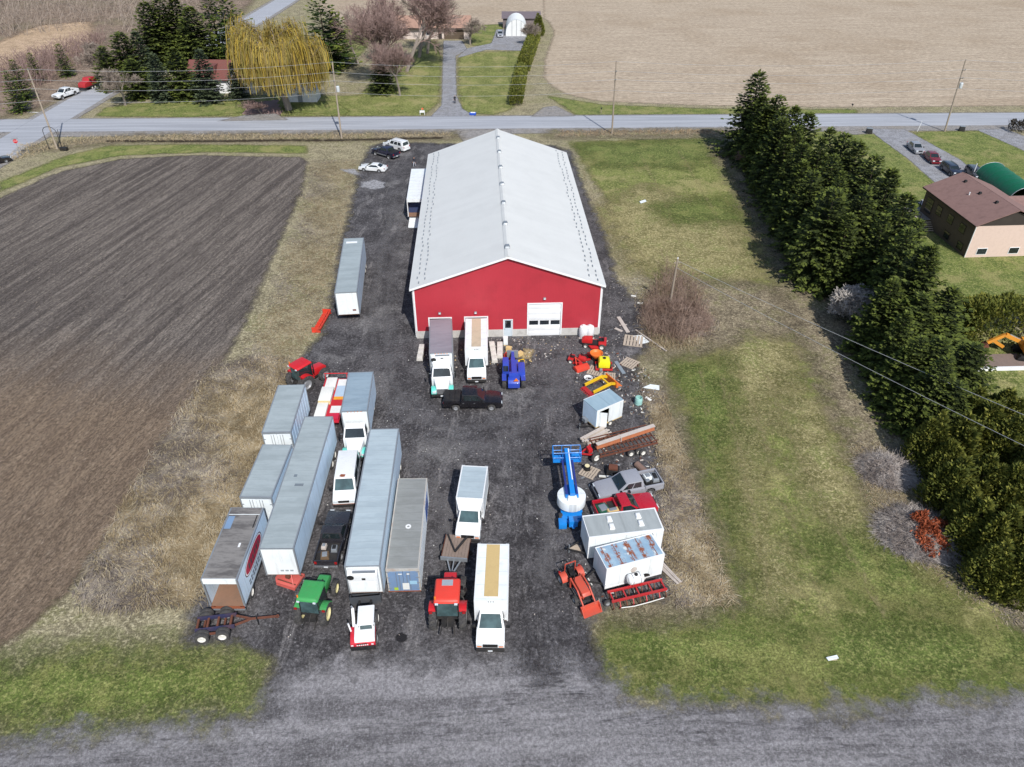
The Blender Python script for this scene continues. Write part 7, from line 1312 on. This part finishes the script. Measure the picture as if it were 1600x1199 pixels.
# brush piles ------------------------------------------------------------------
def brush(label, c, rx, ry, h, n, seed, mats, name='brush_pile', leaf=None, flat=.16):
    r = np.random.default_rng(seed); v = G(*c); segs = []; t = thing(name, label, 'brush pile', (v.x, v.y, 0))
    for k in range(n):
        a, q = r.random()*6.28, r.random()**.5; x, y = math.cos(a)*rx*q, math.sin(a)*ry*q; top = h*(1-q*q)*(.35+.65*r.random()); L = .4+.9*r.random(); d = np.array([r.normal()-math.sin(a)*.6, r.normal()+math.cos(a)*.6, r.normal()*flat]); d /= np.linalg.norm(d); p = np.array([x, y, max(.05, top)]); e = p+d*L; e[2] = max(.03, e[2]); p0 = p-d*L*.4; p0[2] = max(.03, p0[2])
        segs.append((p0, e, .014+.03*r.random()**2, .008))
        for j in range(2): q2 = p0+(e-p0)*(.4+.5*r.random()); dd = d+r.normal(size=3)*.5; ee = q2+dd*L*.35; ee[2] = max(.03, ee[2]); segs.append((q2, ee, .009, .006))
    o = link('branches', quads('branches', tubes_np(segs, 3), [mats]), t); o['kind'] = 'stuff'
    core = [];
    if leaf:
        Q = []
        for k in range(2400):
            a = r.random()*6.28; b_ = leaf[1][k % len(leaf[1])]; u = r.random(); x, y = b_[0]+(b_[2]-b_[0])*u+r.normal()*.18, b_[1]+(b_[3]-b_[1])*u+r.normal()*.18; z = h*1.1*max(.25, 1-(x/rx)**2-(y/ry)**2)+.3*r.random(); d = r.normal(size=3); d /= np.linalg.norm(d); Q.append(spray(np.array([x, y, z]), d, .34, .07, r.normal(size=3), r))
        o = link('dead_foliage', quads('dead_foliage', Q, [leaf[0]]), t); o['kind'] = 'stuff'
    return t
m_stick = m_leaf('dry_sticks', (142, 132, 126), (182, 174, 168), 0, .6); m_stickb = m_leaf('brown_sticks', (112, 92, 80), (150, 130, 118), 0, .6)
brush('upper grey brush pile at the right lawn edge', (1384, 738), 2.1, 2.0, 1.1, 3600, 31, m_stick)
brush('lower grey brush pile with rust-coloured dead boughs', (1436, 834), 3.3, 2.8, 1.2, 6000, 32, m_stick, leaf=(m_leaf('rusty_boughs', (150, 78, 50), (186, 104, 70), .1), [(-.6, -.5, 2.6, .1), (-.9, -1.0, -.3, -2.6), (-.5, .4, .5, 1.0), (.2, -.3, .8, -2.0)]))
brush('bundle of long grey poles under the cedars', (1556, 892), .7, 2.2, .5, 120, 33, m_stick, flat=.1)
brush('thick bramble heap around the tilted pole beside the barn', (1056, 500), 4.0, 4.2, 1.7, 4500, 34, m_stickb, flat=.7)
o = tangle('dead_grass', px((1000, 520), (1010, 460), (1050, 430), (1100, 460), (1120, 510), (1080, 545), (1020, 545)), 6000, 95, .9, .5); o['label'] = 'dry weeds around the bramble heap beside the barn'
o = scatter_sticks('bramble_canes', px((1005, 530), (1012, 470), (1040, 420), (1065, 425), (1095, 470), (1105, 520), (1060, 545)), 700, 1.9, m_stickb, 86, .02, .35, kids=3); o['label'] = 'upright bramble canes around the tilted pole'
# excavator parked behind the hedge at the right edge
t = thing('excavator', 'yellow-orange excavator arm and body at the right edge behind the cedars', 'excavator', A(1612, 560), -75); m_exc = paint('excavator_yellow', (222, 150, 52), .5, .3)
P('house', MB().box(-1.2, 1.2, -1.6, 1.4, .95, 1.9), m_exc, t, .06); P('cab', MB().box(-1.2, -.3, .2, 1.4, 1.9, 2.9, .05, .05), m_exc, t, .05); P('window', MB().box(-1.21, -1.2, .35, 1.25, 2.1, 2.7), m_gl, t)
for sx in (-1, 1): P('track', MB().prism([(-1.7, .1), (1.7, .1), (2.0, .45), (1.7, .85), (-1.7, .85), (-2.0, .45)], *sorted((sx*.75, sx*1.3))), m_blk, t, .06)
P('boom', MB().bar((.3, 1.2, 1.6), (.3, 3.4, 2.4), .35, .4).bar((.3, 3.4, 2.4), (.3, 4.8, 1.2), .3, .34), m_exc, t); P('stick', MB().bar((.9, 4.4, 1.4), (.9, 2.8, .5), .25, .3), m_exc, t); P('bucket', MB().prism([(4.7, .2), (5.3, .1), (5.4, .7), (4.9, 1.2), (4.6, .9)], -.1, .7), m_rustd, t, .03); P('ram', MB().cyl((.3, 1.6, 1.9), (.3, 3.0, 2.5), .07), m_chr, t)
t = thing('concrete_pad', 'flat brown pad with a white kerb below the yellow excavator', 'pad', A(1558, 578), 0); P('slab', MB().box(-2.3, 3.6, 0, 2.6, .0, .25), paint('brown_pad', (124, 108, 100), .9, .4), t); P('kerb', MB().box(-2.4, 3.6, -.22, -.002, 0, .42), m_white, t)
# PEOPLE ------------------------------------------------------------------------
def person(label, loc, head, top_rgb, leg_rgb, hair_rgb, stride=.18, arm=.15, hgt=1.76):
    J = {'pel': (0, 0, .95, .14), 'chest': (0, .02, 1.32, .16), 'neck': (0, .03, 1.5, .065), 'chin': (0, .05, 1.58, .075), 'head': (0, .05, 1.68, .1), 'crown': (0, .04, 1.755, .06)}
    E_ = [('pel', 'chest'), ('chest', 'neck'), ('neck', 'chin'), ('chin', 'head'), ('head', 'crown')]
    for s_, sx in (('l', -1), ('r', 1)):
        f = stride*sx; J.update({'hip'+s_: (.1*sx, 0, .88, .095), 'kn'+s_: (.11*sx, f*.7+.03, .5, .065), 'an'+s_: (.11*sx, f, .09, .045), 'toe'+s_: (.12*sx, f+.17, .04, .035), 'sh'+s_: (.2*sx, .01, 1.42, .07), 'el'+s_: (.27*sx, -f*.4-.03, 1.14, .05), 'wr'+s_: (.28*sx, arm-f*.5, .93, .035), 'pa'+s_: (.28*sx, arm+.04-f*.5, .85, .035)})
        E_ += [('pel', 'hip'+s_), ('hip'+s_, 'kn'+s_), ('kn'+s_, 'an'+s_), ('an'+s_, 'toe'+s_), ('chest', 'sh'+s_), ('sh'+s_, 'el'+s_), ('el'+s_, 'wr'+s_), ('wr'+s_, 'pa'+s_)]
        for k in range(5):
            nm = 'f%d%s' % (k, s_); J[nm+'a'] = (.28*sx+(-.03+.015*k if k < 4 else .035)*1, arm+.06-f*.5+(.02 if k == 4 else 0), .80 if k < 4 else .83, .0095); J[nm+'b'] = (.28*sx+(-.035+.018*k if k < 4 else .055), arm+.085-f*.5, .765-.008*(k in (1, 2)) if k < 4 else .80, .008); E_ += [('pa'+s_, nm+'a'), (nm+'a', nm+'b')]
    ks = list(J); me = bpy.data.meshes.new('body'); me.from_pydata([J[k][:3] for k in ks], [(ks.index(a), ks.index(b)) for a, b in E_], []); o = bpy.data.objects.new('tmp', me); C.objects.link(o); sm = o.modifiers.new('s', 'SKIN'); ss = o.modifiers.new('u', 'SUBSURF'); ss.levels = 1
    for i, k in enumerate(ks): me.skin_vertices[0].data[i].radius = (J[k][3], J[k][3]*(.75 if k in ('chest', 'pel') else 1))
    me.skin_vertices[0].data[0].use_root = True
    em_ = bpy.data.meshes.new_from_object(o.evaluated_get(bpy.context.evaluated_depsgraph_get())); bpy.data.objects.remove(o); em_.name = 'body'
    nm = label.replace(' ', '_')[:14]; mats = [paint('skin', (196, 150, 124), .6, .05), paint('cloth_%d%d%d' % top_rgb, top_rgb, .9, .15), paint('cloth_%d%d%d' % leg_rgb, leg_rgb, .9, .15), paint('hair_%d%d%d' % hair_rgb, hair_rgb, .8, .1), m_blk]
    em_.materials.clear(); [em_.materials.append(m_) for m_ in mats]
    for p in em_.polygons:
        x, y, z = p.center; p.material_index = 4 if z < .11 else 2 if z < .93 and abs(x) < .235 else 0 if z < .92 else 1 if z < 1.51 else 3 if (z > 1.7 or y < .03) else 0
    em_.shade_smooth(); t = thing('person', label, 'person', loc, head); t.scale = (hgt/1.8,)*3; link('body', em_, t)
    for sx in (-1, 1): P('ear', MB().lathe([(0, -.012), (.025, 0), (0, .012)], 8, 'x', (sx*.1, .04, 1.66)), mats[0], t); P('eye', MB().box(sx*.04-.012, sx*.04+.012, .142, .15, 1.672, 1.684), m_blk, t)
    P('nose', MB().prism([(.14, 1.62), (.172, 1.625), (.145, 1.67)], -.012, .012), mats[0], t); P('mouth', MB().box(-.025, .025, .125, .134, 1.585, 1.593), paint('lips', (150, 84, 78)), t)
person('person in dark top and pale trousers walking beside the barn', A(648, 261), 200, (52, 52, 62), (176, 178, 186), (46, 38, 34), .2)
person('person in dark clothes standing on the far drive', A(711, 162), 170, (30, 30, 36), (34, 34, 44), (60, 46, 40), .04)
